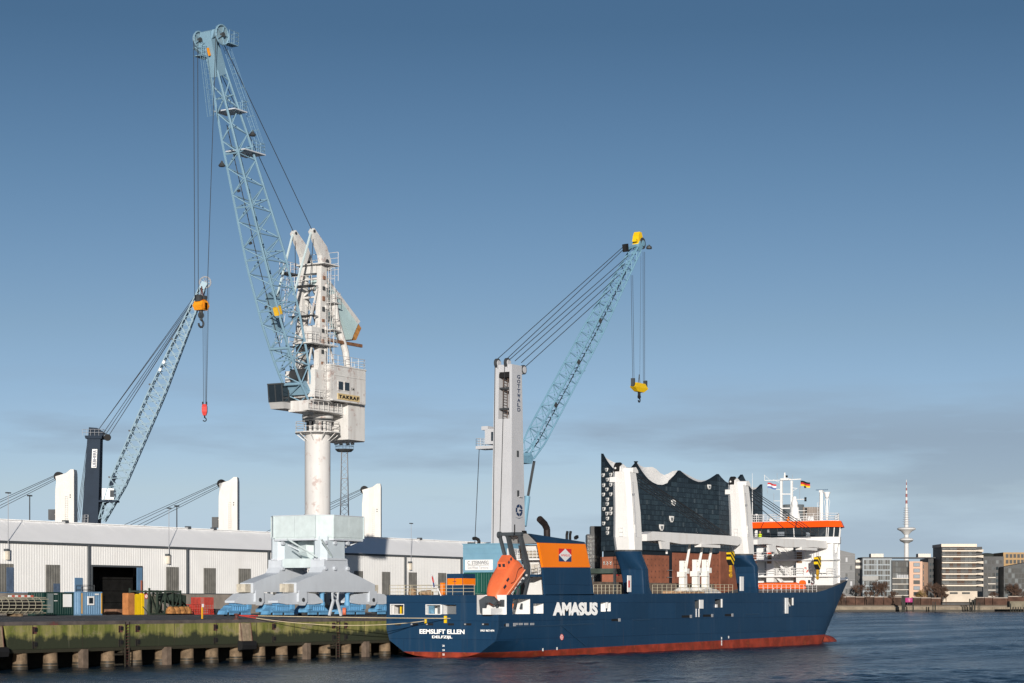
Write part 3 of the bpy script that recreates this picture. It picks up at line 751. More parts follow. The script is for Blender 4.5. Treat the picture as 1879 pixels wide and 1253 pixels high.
# tie between the legs, brackets, stair below the platform
MB().box(kx(597), kx(635), YF+.9, YR-.9, 9.5, 10.5).build('cross_tie', cpale, kr)
b = MB(); b.beam((kx(556), YF+1.2, 12.5), (kx(590), YF-.3, 10.6), .16); b.beam((kx(580), YF-1.6, 12.5), (kx(608), YF-1.0, 10.7), .16)
b.build('bracket', cpale, kr)
b = MB()
q0, q1 = V(kx(604), YF+.9, 10.4), V(kx(612), YF+.9, 8.2)
for s_ in (-.35, .35): b.beam(q0+V(0,s_,0), q1+V(0,s_,0), .1, .25)
for i in range(7): b.beam(q0.lerp(q1, i/6)+V(0,-.35,0), q0.lerp(q1, i/6)+V(0,.35,0), .25, .05)
b.build('stair', steel_dark, kr)
# cable-guide trestle in the middle of the front
xt = kx(617)
b = MB()
for s_ in (-1, 1):
    b.beam((xt+s_*.55, YF-.75, kz(616,1086)), (xt+s_*.45, YF-.75, KG+1.7), .16); b.beam((xt+s_*.3, YF-.75, KG+1.8), (xt+s_*1.1, YF-.75, KG+.05), .22)
for i in range(5):
    z = KG+1.9+i*.55; s_ = 1 if i % 2 else -1
    b.beam((xt-s_*.45, YF-.75, z), (xt+s_*.45, YF-.75, z+.5), .09)
b.build('cable_trestle', cgrey, kr)
MB().disc((kx(632), YF-.9, KG+.5), (.5,-.85,0), .42, .35, 14).build('cable_drum', paint('drum_red', (.5,.13,.07), .6), kr, smooth=True)
# octagonal platform of flat panels
a_, c_ = 4.25, 1.45
oct_ = [(-a_,-a_+c_), (-a_+c_,-a_), (a_-c_,-a_), (a_,-a_+c_), (a_,a_-c_), (a_-c_,a_), (-a_+c_,a_), (-a_,a_-c_)]
z0, z1 = 12.75, 15.2
pf = MB().xy([(KX+x*.985, KY+y*.985) for x, y in oct_], z0-.12, z0+.06).build('platform', cpale, kr)
for i in range(8):
    p, q = Vector((*oct_[i], 0)), Vector((*oct_[(i+1) % 8], 0))
    n = 2 if (q-p).length > 3 else 1
    for j in range(n):
        u, w = p.lerp(q, j/n+.004), p.lerp(q, (j+1)/n-.004)
        nn = (w-u).normalized().cross(V(0,0,1))
        o = V(KX, KY, 0)
        MB().obox(o+u+V(0,0,z0+.07), w-u, nn*-.08, (0,0,z1-z0-.07)).build('panel', cpale, pf)
    MB().beam(V(KX,KY,z1)+p, V(KX,KY,z1)+q, .1, .08).build('coping_rail', cgrey, pf)
    MB().beam(V(KX,KY,z0)+p*1.0, V(KX,KY,z1)+p, .14).build('corner_post', cpale, pf)
b = MB()
for x, y in oct_: b.beam((KX+x*.95, KY+y*.95, z0-.15), (KX+x*.3, KY+y*.45, z0-1.4), .14)
for i in range(8): b.beam(V(KX,KY,z0-.2)+Vector((*oct_[i],0))*.97, V(KX,KY,z0-.2)+Vector((*oct_[(i+1)%8],0))*.97, .18)
b.build('underframe', cgrey, pf)
# column, ring gallery
zs = 24.5
colm = paint('column_white', (.58,.57,.56), .55, var=.06, vs=.5, streak=.45, scol=(.45,.42,.4), ss=1.2, rust=.52, rcol=(.40,.31,.285), rs=.8)
MB().lathe([(1.42,12.7), (1.42,zs), (1.36,zs+.01)], (KX,KY,0), 32).build('column', colm, kr, smooth=True)
MB().lathe([(2.2,z0-.3), (2.1,z0-1.5), (1.5,z0-2.6)], (KX,KY,0), 8).build('column_seat', cpale, kr)
ga = MB().lathe([(1.4,zs-.25), (2.6,zs-.05), (2.6,zs+.06), (1.4,zs+.07)], (KX,KY,0), 10).build('gallery', cwhite, kr)
b = MB(); rail(b, [V(KX+2.5*math.cos(i*math.tau/10), KY+2.5*math.sin(i*math.tau/10), zs+.06) for i in range(11)], 1.1, 1.6, .035, 2); b.build('railing', cwhite, ga)
b = MB()
for i in range(10):
    a = (i+.5)*math.tau/10; MB().beam((KX+2.4*math.cos(a), KY+2.4*math.sin(a), zs-.1), (KX+1.4*math.cos(a), KY+1.4*math.sin(a), zs-.9), .08).build('bracket', cwhite, ga)
MB().lathe([(1.25,zs), (1.25,zs+1.2), (1.7,zs+1.25), (1.7,zs+1.5), (1.55,zs+1.55), (1.55,zs+2.0)], (KX,KY,0), 28).build('slewing_ring', [steel_dark], kr, smooth=True)
MB().lathe([(1.62,zs+1.5), (1.72,zs+1.6), (1.72,zs+1.95), (1.58,zs+2.1)], (KX,KY,0), 28).build('ring_cover', cwhite, kr, smooth=True)
b = MB()
for i in range(7): a = R(180+i*24); b.box(KX+1.3*math.cos(a)-.12, KX+1.3*math.cos(a)+.12, KY+1.3*math.sin(a)-.12, KY+1.3*math.sin(a)+.12, zs+.1, zs+1.2)
b.build('ring_rollers', cwhite, kr)
# slewing base, machine house (long side along X), counterweight box
zb = zs+2.1
MB().xy([(KX-3.6,KY-1.3), (KX+3.0,KY-1.9), (KX+3.0,KY+1.9), (KX-3.6,KY+1.3)], zb, zb+1.2).build('slewing_base', cwhite, kr)
YHF = KY-2.55
def hx(p): return XY(p, YHF)
def hz(p, py): return onY(p, py, YHF).z
hx0, hx1 = hx(607), hx(669)+1.3
hz0, hz1 = hz(620, 735), hz(620, 672)
hs = MB().xy([(hx0,YHF), (hx1-1.1,YHF), (hx1,YHF+.9), (hx1,KY+2.5), (hx0,KY+2.5)], hz0, hz1).build('machine_house', cwhite, kr)
MB().xy([(hx0-.08,YHF-.08), (hx1-1.06,YHF-.08), (hx1+.08,YHF+.86), (hx1+.08,KY+2.58), (hx0-.08,KY+2.58)], hz1, hz1+.14).build('roof', cwhite, hs)
MB().box(hx0, hx1-1.2, YHF-.05, YHF, hz1-1.05, hz1-.95).build('trim', cwhite, hs)
for p in (619.5, 631):
    fr = MB().box(hx(p), hx(p+9.8), YHF-.07, YHF-.005, hz(620,716), hz(620,698)).build('window', cwhite, hs)
    MB().box(hx(p+.9), hx(p+9), YHF-.09, YHF-.06, hz(620,714.5), hz(620,699.5)).build('pane', glass_dark, fr)
zs0, zs1 = hz(620, 727.5), hz(620, 719.5)
sb = MB().box(hx(619), hx(659), YHF-.08, YHF-.01, zs0-.3, zs1-.1).build('sign_board', paint('sign_ochre', (.55,.42,.22), .6, var=.15, rust=.25), hs)
text('TAKRAF', (hx(620.5), YHF-.09, zs0-.15), (1,0,0), (0,0,1), hx(657.5)-hx(620.5), zs1-zs0-.1, black, sb, bold=.05, spacing=1.3)
text('14', (hx(645), YHF-.02, hz(645,716.5)), (1,0,0), (0,0,1), .5, .32, black, hs, bold=.01)
b = MB(); rail(b, [V(hx0+.2,YHF+.1,hz1+.14), V(hx1-1.1,YHF+.1,hz1+.14), V(hx1-.1,YHF+.95,hz1+.14), V(hx1-.1,KY+2.4,hz1+.14), V(hx0+.2,KY+2.4,hz1+.14)], 1.1, 1.2, .03, 2); b.build('railing', cwhite, hs)
# lower box with counterweight, set back under the house
MB().xy([(KX+1.4,KY-1.45), (hx1-1.1,KY-1.45), (hx1-.1,KY-.5), (hx1-.1,KY+2.0), (KX+1.4,KY+2.0)], zs+3.4, hz0+.02).build('lower_house', cwhite, kr)
cw0, cw1 = hz(640, 806), zs+3.4
MB().xy([(KX+2.4,YHF+.1), (hx1-1.1,YHF+.1), (hx1-.05,YHF+1.0), (hx1-.05,KY+2.3), (KX+2.4,KY+2.3)], cw0, cw1).build('counterweight', cwhite, kr)
MB().xy([(KX+2.38,YHF+.08), (hx1-1.08,YHF+.08), (hx1-.03,YHF+.98), (hx1-.03,KY+2.32), (KX+2.38,KY+2.32)], cw1-.06, cw1+.02).build('seam', cwhite, kr)
MB().box(hx0-.4, hx1-2.0, YHF-.55, YHF-.01, hz0-.12, hz0+.05).build('walkway', cwhite, kr)
# front bay beside the boom foot
MB().xy([(hx0-2.0,KY-1.9), (hx0-.01,KY-1.9), (hx0-.01,KY+2.2), (hx0-2.0,KY+2.2)], zb+1.6, hz1-.6).build('front_bay', cwhite, kr)
b = MB(); rail(b, [V(hx0-2.8,KY-2.4,hz0-.1), V(hx0-.1,KY-2.5,hz0-.1)], 1.0, .8, .03, 2); b.build('railing', cwhite, kr); b = MB(); rail(b, [V(KX-4.6,KY-2.1,zb+.1), V(KX-.3,KY-2.4,zb+.1), V(KX+1.2,KY-2.4,zb+.1)], 1.0, .9, .03, 2)
b.build('railing', cwhite, kr)
MB().box(KX-4.8, KX+1.2, KY-2.5, KY-1.4, zb-.02, zb+.08).build('walkway', cwhite, kr)
MB().box(hx0-2.9, hx0-.02, KY-2.6, KY-1.88, hz0-.22, hz0-.1).build('walkway', cwhite, kr)
# driver's cab on the far side of the boom
cX = onY(501, 720, KY+2.2).x
cz0, cz1 = onY(513, 741, KY+1.6).z, onY(513, 706, KY+1.6).z
cabm = paint('cab_frame', (.05,.055,.06), .4)
cb = MB().hexa([(cX+.5,KY+1.0,cz0-.5), (cX+3.6,KY+1.0,cz0-.5), (cX+3.6,KY+2.9,cz0-.5), (cX+.5,KY+2.9,cz0-.5)], [(cX+.2,KY+1.0,cz0+.2), (cX+3.6,KY+1.0,cz0+.2), (cX+3.6,KY+2.9,cz0+.2), (cX+.2,KY+2.9,cz0+.2)]).build('cab', paint('cab_grey', (.4,.4,.4), .6), kr)
MB().hexa([(cX+.22,KY+1.02,cz0+.21), (cX+2.6,KY+1.02,cz0+.21), (cX+2.6,KY+2.88,cz0+.21), (cX+.22,KY+2.88,cz0+.21)], [(cX,KY+1.02,cz1), (cX+2.6,KY+1.02,cz1), (cX+2.6,KY+2.88,cz1), (cX,KY+2.88,cz1)]).build('cab_window', glass_dark, cb)
MB().box(cX-.1, cX+3.7, KY+.95, KY+2.95, cz1, cz1+.15).build('cab_roof', cabm, cb)
b = MB()
for y in (KY+1.0, KY+2.9): b.beam((cX+2.65,y,cz0+.2), (cX+2.65,y,cz1), .14); b.beam((cX+.2,y,cz0+.2), (cX,y,cz1), .1); b.beam((cX+1.3,y,cz0+.2), (cX+1.2,y,cz1), .07)
b.beam((cX+.2,KY+1.95,cz0+.2), (cX-.02,KY+1.95,cz1), .08); b.build('cab_frame', cabm, cb)
MB().box(cX+3.0, KX-2.0, KY+1.0, KY+2.6, zb+.3, zb+.9).build('cab_bracket', cwhite, kr)
MB().obox((KX-5.2,KY-2.6,zb-.6), (.9,0,0), (0,.8,0), (0,0,.35)).build('floodlight', steel_dark, kr)

# boom: foot at the slewing base, head far up to the left
foot = V(onY(556, 745, KY).x, KY, onY(556, 745, KY).z)
head = V(onY(399, 128, KY).x, KY, onY(399, 128, KY).z)
bd = (head-foot).normalized(); bn = V(-bd.z, 0, bd.x)       # bn: square to the boom in its plane
if bn.x < 0: bn = -bn
LB = (head-foot).length
def sect(t):
    tb = [(0,2.3,.15), (.07,2.4,1.7), (.14,2.5,2.7), (.27,2.6,3.5), (.45,2.55,3.6), (.8,1.75,2.3), (1,.95,1.35)]
    for (a, w0, d0), (c, w1, d1) in zip(tb, tb[1:]):
        if a <= t <= c: u = (t-a)/(c-a); return w0+(w1-w0)*u, d0+(d1-d0)*u
rings = []
NB = 26
for k in range(NB+1):
    t = k/NB; w, d = sect(t); c = foot.lerp(head, t)
    off = bn*0.0
    rings.append([c+V(0,-w/2,0)-bn*d/2, c+V(0,-w/2,0)+bn*d/2, c+V(0,w/2,0)+bn*d/2, c+V(0,w/2,0)-bn*d/2])
boom = lattice(rings, .135, .072, kr, cblue)
# end plates at the foot, stiffening panel part-way
MB().hexa([rings[1][0]+bn*.1, rings[1][3]+bn*.1, rings[1][2], rings[1][1]], [rings[2][0]+bn*.3, rings[2][3]+bn*.3, rings[2][3]+bn*1.0, rings[2][0]+bn*1.0]).build('foot_crossbeam', cblue, boom)
r6, r9 = rings[6], rings[9]
MB().extr([r6[2]+V(0,-.1,0), r6[2].lerp(r6[3],.55)+V(0,-.1,0), r9[2].lerp(r9[3],.5)+V(0,-.1,0), r9[2]+bn*.9+V(0,-.1,0)], (0,.15,0)).build('gusset_plate', cblue, boom)
for k in (2, 5): MB().tube(rings[k][0], rings[k][3], .16, 8).build('cross_tube', cblue, boom)
b = MB()
for k in (3, 8, 13, 17, 20): MB().obox(rings[k][3].lerp(rings[k][2],.4), bn*.35, (0,.2,0), bd*.25).build('cable_clamp', steel_dark, boom)
b.path([rings[k][3].lerp(rings[k][2],.5)+V(0,-.2,0) for k in range(4, 23)], .05, 5); b.build('cable_run', steel_dark, boom)
yb_ = MB(); q = rings[8][0]
yb_.obox(q-bn*.25-bd*.5+V(0,-.1,0), bn*.75, V(0,.55,0), bd*.9); yb_.build('limit_box', paint('box_yellow', (.7,.42,.03), .6, rust=.15), boom)
for k, side in ((20, 1), (23, 0)):
    r_ = rings[k]; wd = V(0, -1, 0)
    c0 = (r_[0]+r_[1]+r_[2]+r_[3])/4
    pl = MB().box(c0.x-.6, c0.x+(2.9 if side else 1.5), c0.y-1.4, c0.y+(1.2 if side else 1.4), c0.z-.1, c0.z+.02).build('boom_platform', cgrey, boom)
    b = MB(); e_ = 2.8 if side else 1.4
    rail(b, [V(c0.x+.7,c0.y-1.35,c0.z), V(c0.x+e_,c0.y-1.35,c0.z), V(c0.x+e_,c0.y+1.1,c0.z)], 1.1, .8, .03, 3); b.build('boom_railing', cblue, boom)
for k, s_ in ((19, -1), (21, 1)):
    r_ = rings[k]; p = r_[1] if s_ > 0 else r_[3]
    MB().lathe([(.08,.5), (.12,.35), (.38,0), (.3,-.12)], p+V(.9*s_, 0, .1), 10).build('boom_lamp', steel_dark, boom, smooth=True)
    MB().beam(p, p+V(.9*s_,0,.6), .07).build('lamp_arm', cblue, boom)
# ladder cage on the back of the boom, up to the head
b = MB(); ladder(b, rings[20][1]+bn*.9+V(0,-.3,0), head+bd*4.2+bn*1.5+V(0,-.3,0), (0,1,0), .5, .025, .5, True, bn); b.build('caged_ladder', cblue, kr)
b = MB()
a0, a1 = rings[23][3]-bn*.9, head+bd*3.0-bn*1.2
ladder(b, a0, a1, (0,1,0), .6, .025, .5); ladder(b, a0-bn*.5, a1-bn*.4, (0,1,0), .5, .02, 1.4); b.build('boom_ladder', cblue, kr)
# head: tapering box, forked arms with sheaves
hd = MB()
r0 = rings[-1]; w, d = .95, 1.35
def hp(u, v, y): return head+bd*u+bn*v+V(0, y, 0)
hd.hexa([hp(-.6,-.8,-.55), hp(-.6,.8,-.55), hp(-.6,.8,.55), hp(-.6,-.8,.55)], [hp(4.0,-.5,-.65), hp(4.0,.45,-.65), hp(4.0,.45,.65), hp(4.0,-.5,.65)])
hdo = hd.build('boom_head', cblue, kr)
tipL, tipR = onY(361, 74, KY+1.0), onY(399, 63, KY-1.0)
MB().hexa([hp(3.2,-.5,-.7), hp(3.2,.5,-.7), hp(3.2,.5,-.25), hp(3.2,-.5,-.25)], [tipR+V(-.55,-.1,.4), tipR+V(.45,-.1,.4), tipR+V(.45,.25,.4), tipR+V(-.55,.25,.4)]).build('head_arm', cblue, hdo)
MB().hexa([hp(1.2,-.6,.2), hp(4.0,.4,.2), hp(4.0,.4,.65), hp(1.2,-.6,.65)], [tipL+V(-.4,-.2,-.9), tipL+V(.7,-.2,.9), tipL+V(.7,.2,.9), tipL+V(-.4,.2,-.9)]).build('head_arm', cblue, hdo)
MB().obox(tipL+V(.6,-.25,-.6), (1.0,0,-.3), (0,.5,0), (0,0,1.3)).build('head_box', cblue, hdo)
for tp, r_ in ((tipL, .85), (tipR+V(.35,0,0), 1.0)):
    sv = MB()
    sv.path([tp+V(math.cos(i*math.tau/20)*r_, -.35, math.sin(i*math.tau/20)*r_) for i in range(21)], .09, 6)
    for i in range(5): sv.beam(tp+V(0,-.35,0), tp+V(math.cos(i*math.tau/5)*r_, -.35, math.sin(i*math.tau/5)*r_), .1, .08)
    so_ = sv.build('sheave', cblue, hdo)
    MB().disc(tp+V(0,-.2,0), (0,1,0), r_*.97, .12, 20).build('sheave_web', paint('sheave_grey', (.2,.3,.36), .5), hdo)
    MB().disc(tp+V(0,-.3,0), (0,1,0), .25, .5, 10).build('sheave_hub', steel_dark, hdo)
om = paint('hook_orange', (.75,.28,.015), .5, var=.15, vs=2)
MB().obox(hp(2.6,.5,-.72), bd*.5, bn*.2, (0,.2,0)).build('head_block', om, hdo)
MB().obox(hp(1.6,-.9,-.2), bd*.8, bn*.2, (0,.2,0)).build('head_block', om, hdo)
b = MB()
for o_, u in ((tipL+V(-.1,-.7,-1.6), 1.4), (tipR+V(1.2,-.6,-.6), 1.5)):
    rail(b, [o_, o_+V(u,0,0), o_+V(u,.9,0)], 1.3, .6, .03, 3); b.box(o_.x-.1, o_.x+u, o_.y, o_.y+.9, o_.z-.08, o_.z)
b.build('head_gallery', cblue, hdo)

# A-frame: two white columns, rocking levers with ballast, struts
yA = (KY-1.25, KY+1.25)
axb, axt = onY(590, 660, KY-1.25).x, onY(594, 500, KY-1.25).x
zA0, zA1 = hz1-.6, onY(594, 487, KY-1.25).z
piv = V(axt+.1, KY, zA1+.2)
for y in yA:
    MB().hexa([(axb-1.0,y-.36,zA0), (axb+.35,y-.36,zA0), (axb+.35,y+.36,zA0), (axb-1.0,y+.36,zA0)], [(axt-.8,y-.3,zA1), (axt+.2,y-.3,zA1), (axt+.2,y+.3,zA1), (axt-.8,y+.3,zA1)]).build('a_frame_column', cwhite, kr)
    ft = onY(572, 421, KY-1.25)
    f0 = V(ft.x, y, ft.z)
    lv = MB().extr([f0+V(-.25,-.3,-.25), f0+V(.1,-.3,.15), V(piv.x+.1,y-.3,piv.z+1.9), V(piv.x+.9,y-.3,piv.z+.4), V(piv.x+.7,y-.3,piv.z-.7), V(piv.x-.7,y-.3,piv.z-.2), V(piv.x-.9,y-.3,piv.z+.8)], (0,.6,0)).build('rocking_lever', cwhite, kr)
    MB().disc((piv.x+.1,y-.34,piv.z+.2), (0,1,0), .3, .1, 12).build('lever_pin', steel_dark, lv)
    MB().disc((f0.x+.05,y-.33,f0.z-.2), (0,1,0), .16, .1, 10).build('lever_pin', steel_dark, lv)
    tgt = rings[8][1].lerp(rings[9][1], .5); 
    MB().beam(f0, V(tgt.x, y*.9+KY*.1, tgt.z), .2, .14).build('push_rod', paint('rod_pale', (.5,.6,.62), .5), kr)
b = MB(); zz = [zA0+1.5, zA0+5.0, zA0+8.2, zA1-1.5]
for i in range(3):
    b.beam((axb-.3,yA[0],zz[i]), (axt-.2,yA[1],zz[i+1]), .22); b.beam((axb-.3,yA[1],zz[i]), (axt-.2,yA[0],zz[i+1]), .22); b.beam((axb-.3,yA[0],zz[i+1]), (axb-.3,yA[1],zz[i+1]), .18)
b.build('a_frame_bracing', cwhite, kr)
MB().box(axt-.9, axt+.3, yA[0]+.36, yA[1]-.36, zA1-.9, zA1).build('top_beam', cwhite, kr)
MB().xy([(axt-1.4,KY-2.3), (axt+1.5,KY-2.3), (axt+1.5,KY+1.6), (axt-1.4,KY+1.6)], zA1-.02, zA1+.1).build('top_deck', cwhite, kr)
b = MB(); rail(b, [V(axt+1.4,KY-2.2,zA1-1.6), V(axt+1.4,KY+1.5,zA1-1.6)], 3.2, 1.2, .03, 5); b.build('railing', cwhite, kr); b = MB(); rail(b, [V(axt-3.2,KY+1.4,zA1-.9), V(axt-1.2,KY+1.4,zA1-.9), V(axt-1.2,KY+2.4,zA1-.9), V(axt-3.2,KY+2.4,zA1-.9)], 1.1, .7, .03, 2); b.build('railing', cwhite, kr)
MB().box(axt-3.3, axt-1.0, KY+1.3, KY+2.5, zA1-1.1, zA1-.92).build('side_deck', steel_dark, kr)
# rear arm of the lever: tapering pale box with the ballast block
re = onY(652, 596, KY-.6); top = V(piv.x+.6, KY, piv.z-1.6)
rb = MB(); dv = (Vector((re.x,KY,re.z))-top); dn = dv.normalized(); pn = V(dn.z, 0, -dn.x)
if pn.z > 0: pn = -pn
pt = paint('pale_turquoise', (.42,.56,.58), .5, var=.12, streak=.25, scol=(.3,.36,.37))
q0, q1 = top, V(re.x, KY, re.z)
lvr = rb.hexa([q0+V(0,-1.0,0), q0+V(0,1.0,0), q0+V(0,1.0,0)+pn*.6, q0+V(0,-1.0,0)+pn*.6], [q1+V(0,-1.0,0), q1+V(0,1.0,0), q1+V(0,1.0,0)+pn*2.2, q1+V(0,-1.0,0)+pn*2.2]).build('ballast_arm', pt, kr)
MB().hexa([q0+V(-.1,-1.05,.05), q0+V(-.1,1.05,.05), q0+V(.15,1.05,.3), q0+V(.15,-1.05,.3)], [q1+V(-.1,-1.05,.05), q1+V(-.1,1.05,.05), q1+V(.35,1.05,.4), q1+V(.35,-1.05,.4)]).build('arm_flange', cwhite, lvr)
for i in range(3):
    MB().obox(q1+V(.05,-1.0,.15)+pn*(.05+.62*i), dn*.75, (0,2.0,0), pn*.56).build('ballast_block', paint('ballast_ochre', (.42,.2,.06), .75, var=.4, vs=2), lvr)
s0, s1 = onY(617, 585, KY-1.6), onY(634, 645, KY-1.6); s2 = onY(638, 668, KY-1.6); s00 = onY(611, 540, KY-1.6)
MB().path([s00, s0, s1, V(s2.x,s2.y,hz1+.1)], .38, 10).build('rear_strut', cwhite, kr, smooth=True)
i0, i1 = onY(600, 623, KY-1.8), onY(661, 633, KY-1.8)
MB().beam(i0, V(i1.x+.3, i1.y, i0.z), .22, .35).build('hoist_beam', paint('rust_beam', (.2,.1,.055), .8, var=.5, vs=2), kr)
# mid-height machinery cabin and galleries
m0, m1 = onY(562, 636, KY-1.9), onY(587, 601, KY-1.9)
MB().box(m1.x-1.5, m1.x, KY-1.9, KY-.5, m0.z+.6, m1.z).build('upper_cabin', cwhite, kr)
MB().box(m1.x-2.2, m1.x+2.6, KY-2.5, KY+.2, m0.z+.45, m0.z+.58).build('gallery', cwhite, kr)
b = MB(); rail(b, [V(m1.x-2.1,KY-.2,m0.z+.58), V(m1.x-2.1,KY-2.4,m0.z+.58), V(m1.x+2.5,KY-2.4,m0.z+.58), V(m1.x+2.5,KY+.1,m0.z+.58)], 1.1, .7, .03, 2); b.build('railing', cwhite, kr); b = MB()
rail(b, [V(axt+.3,KY-2.2,zA1-4.0), V(axt+1.8,KY-2.2,zA1-4.0), V(axt+1.8,KY,zA1-4.0)], 1.1, .7, .03, 2); b.build('railing', cwhite, kr); b = MB(); rail(b, [V(axt+.3,KY-2.2,zA1-7.0), V(axt+1.8,KY-2.2,zA1-7.0), V(axt+1.8,KY,zA1-7.0)], 1.1, .7, .03, 2)
b.build('railing', cwhite, kr)
for z in (zA1-4.05, zA1-7.05): MB().box(axt+.2, axt+1.9, KY-2.3, KY+.5, z-.08, z).build('gallery', cwhite, kr)
b = MB(); ladder(b, (axb+.2,KY-2.0,hz1-3.8), (axt+.1,KY-2.0,zA1-.3), (1,0,0), .5, .03, .4, True, (0,-1,0)); b.build('caged_ladder', cwhite, kr)
b = MB(); ladder(b, (axb-3.4,KY+1.9,zA0+3), (axt-2.2,KY+1.9,zA1-1.2), (1,0,0), .5, .03, .4, True, (0,1,0)); b.build('caged_ladder', cwhite, kr)
b = MB(); ladder(b, (hx0-.6,KY-2.15,hz0), (hx0-.6,KY-2.15,hz1+.2), (1,0,0), .5, .03, .35, True, (0,-1,0)); b.build('caged_ladder', cwhite, kr)
for y in yA: MB().box(axb-1.3, axb+.6, y-.45, y+.45, zA0-2.6, zA0+.3).build('column_foot', cwhite, kr)
rg_ = random.Random(21)
for k in range(9):                                             # junction boxes, openings and stiffeners up the A-frame
    u = .06+.1*k; xx = axb-.3+(axt-axb)*u; zz_ = zA0+(zA1-zA0)*u
    MB().box(xx-.28, xx+.12, yA[0]-.44, yA[0]-.33, zz_, zz_+.25+.3*rg_.random()).build('access_opening', steel_dark if k % 2 else paint('rust_patch', (.22,.12,.08), .8), kr)
    if k % 2: MB().box(xx+.3, xx+.75, yA[0]-.5, yA[0]+.1, zz_+.3, zz_+.7).build('junction_box', cwhite, kr)
for k, (dx0, dx1, z0_, z1_) in enumerate(((.2, 2.6, zA0+6.5, zA0+.2), (.2, 3.6, zA0+9.5, zA0+3.5), (-.9, -2.4, zA0+5.5, zA0+.5), (-.8, -2.2, zA0+9.0, zA0+5.0))):
    for y in yA: MB().beam((axb+dx0,y,z0_), (axb+dx1,y,z1_), .16).build('side_strut', cwhite, kr)
for k in range(3):
    zz_ = zA0+2.6+k*3.3
    MB().box(axb-2.3, axb-1.0, yA[0]-.3, yA[1]+.3, zz_, zz_+.08).build('inner_gallery', steel_dark, kr)
    b = MB(); rail(b, [V(axb-2.25,yA[0]-.3,zz_+.08), V(axb-2.25,yA[1]+.3,zz_+.08)], 1.0, .7, .03, 2); b.build('inner_railing', cwhite, kr)
b = MB(); b.path([V(axb+.5,yA[0]-.3,zA0-2), V(axb+.6,yA[0]-.3,zA0+4), V(axt+.5,yA[0]-.3,zA1-2)], .06, 5); b.build('cable_pipe', steel_dark, kr)
b = MB(); b.tube(onY(548,700,KY+.6), onY(572,640,KY+.6), .2, 8); b.tube(onY(560,720,KY-.6), onY(584,655,KY-.6), .2, 8); b.build('winch_strut', steel_dark, kr)
MB().disc((axb-2.4,KY,zA0-.6), (0,1,0), .7, 1.8, 16).build('winch_drum', steel_dark, kr, smooth=True)

# ropes
rp = MB()
for y in yA:
    f0 = V(ft.x, y, ft.z); e_ = tipR if y < KY else tipL+V(1.2,0,.2)
    rp.tube(f0, V(e_.x+.7, y*.8+KY*.2, e_.z-.4), .04, 5)
rp.tube(V(ft.x+.3,yA[0],ft.z-.8), V(axb-2.2,KY-.5,zA0-.2), .04, 5); rp.tube(V(ft.x+.3,yA[1],ft.z-.8), V(axb-2.2,KY+.5,zA0-.2), .04, 5)
rp.build('luffing_ropes', rope_m, kr)
hk = onY(368, 560, KY)
rp = MB()
for p, tp in ((356.5, tipL+V(-.85,-.3,0)), (363.5, tipL+V(-.2,-.3,-.6)), (385.5, tipR+V(-.65,-.35,0))):
    e_ = V(tp.x, KY, hk.z+.5); pe = onY({356.5: 357.5, 363.5: 364, 385.5: 380}[p], 548, KY-.1)
    rp.tube(tp, pe, .035, 5)
rp.build('hoist_ropes', rope_m, kr)
ho = thing('hook_block', 'big orange hook block hanging from the tallest boom', 'hook', hk)
x0, x1 = onY(355, 560, KY).x+.55, onY(382.5, 560, KY).x-.55
zt, zb = onY(368,548,KY).z, onY(368,571,KY).z
zm = (zt+zb)/2
MB().loft([[V(x0+.2,KY-.5,zb+.1), V(x1-.2,KY-.5,zb+.1), V(x1-.2,KY+.5,zb+.1), V(x0+.2,KY+.5,zb+.1)], [V(x0,KY-.6,zb+.55), V(x1,KY-.6,zb+.55), V(x1,KY+.6,zb+.55), V(x0,KY+.6,zb+.55)], [V(x0+.25,KY-.55,zt-.25), V(x1-.25,KY-.55,zt-.25), V(x1-.25,KY+.55,zt-.25), V(x0+.25,KY+.55,zt-.25)], [V(x0+.9,KY-.4,zt-.1), V(x1-.9,KY-.4,zt-.1), V(x1-.9,KY+.4,zt-.1), V(x0+.9,KY+.4,zt-.1)]]).build('block', om, ho)
for x in (x0+.25, x1-.25):
    MB().box(x-.2, x+.2, KY-.3, KY+.3, zt-.3, zt+.35).build('rope_socket', steel_dark, ho)
for x in (x0+.5, (x0+x1)/2, x1-.5): MB().box(x-.16, x+.16, KY-.68, KY-.6, zm-.45, zm+.2).build('plate', paint('orange_dark', (.5,.17,.01), .6), ho)
xc = (x0+x1)/2
hkm = steel_dark
b = MB(); b.tube((xc,KY,zb+.2), (xc,KY,zb-.35), .2, 8); b.disc((xc,KY,zb-.4), (0,1,0), .32, .3, 12); b.tube((xc,KY,zb-.4), (xc,KY,zb-.9), .14, 8)
b.path([V(xc,KY,zb-.8)]+[V(xc+.38*math.cos(a), KY, zb-1.25+.38*math.sin(a)) for a in [R(90-i*30) for i in range(10)]], .11, 6); b.build('hook', hkm, ho)
b = MB(); b.tube((xc-.1,KY,zt-.2), (xc+.1,KY,zt+1.3), .06, 5); b.tube((xc+.4,KY,zt-.2), (xc+.1,KY,zt+1.3), .06, 5); b.build('chain', rusty, ho)
# ------------------------------------------------------------------ mobile crane with grey-white tower behind the ship
gb = paint('gottwald_blue', (.165,.32,.43), .5, var=.08)
gwh = paint('gottwald_grey', (.46,.47,.495), .5, var=.05, vs=.4, streak=.12, scol=(.4,.4,.42))
navy = paint('navy_print', (.015,.035,.09), .5)
GX, GY = 231.0, 139.4
gk = thing('mobile_crane', 'mobile harbour crane with pale grey tower and light blue lattice boom', 'crane', (GX, GY, GZ))
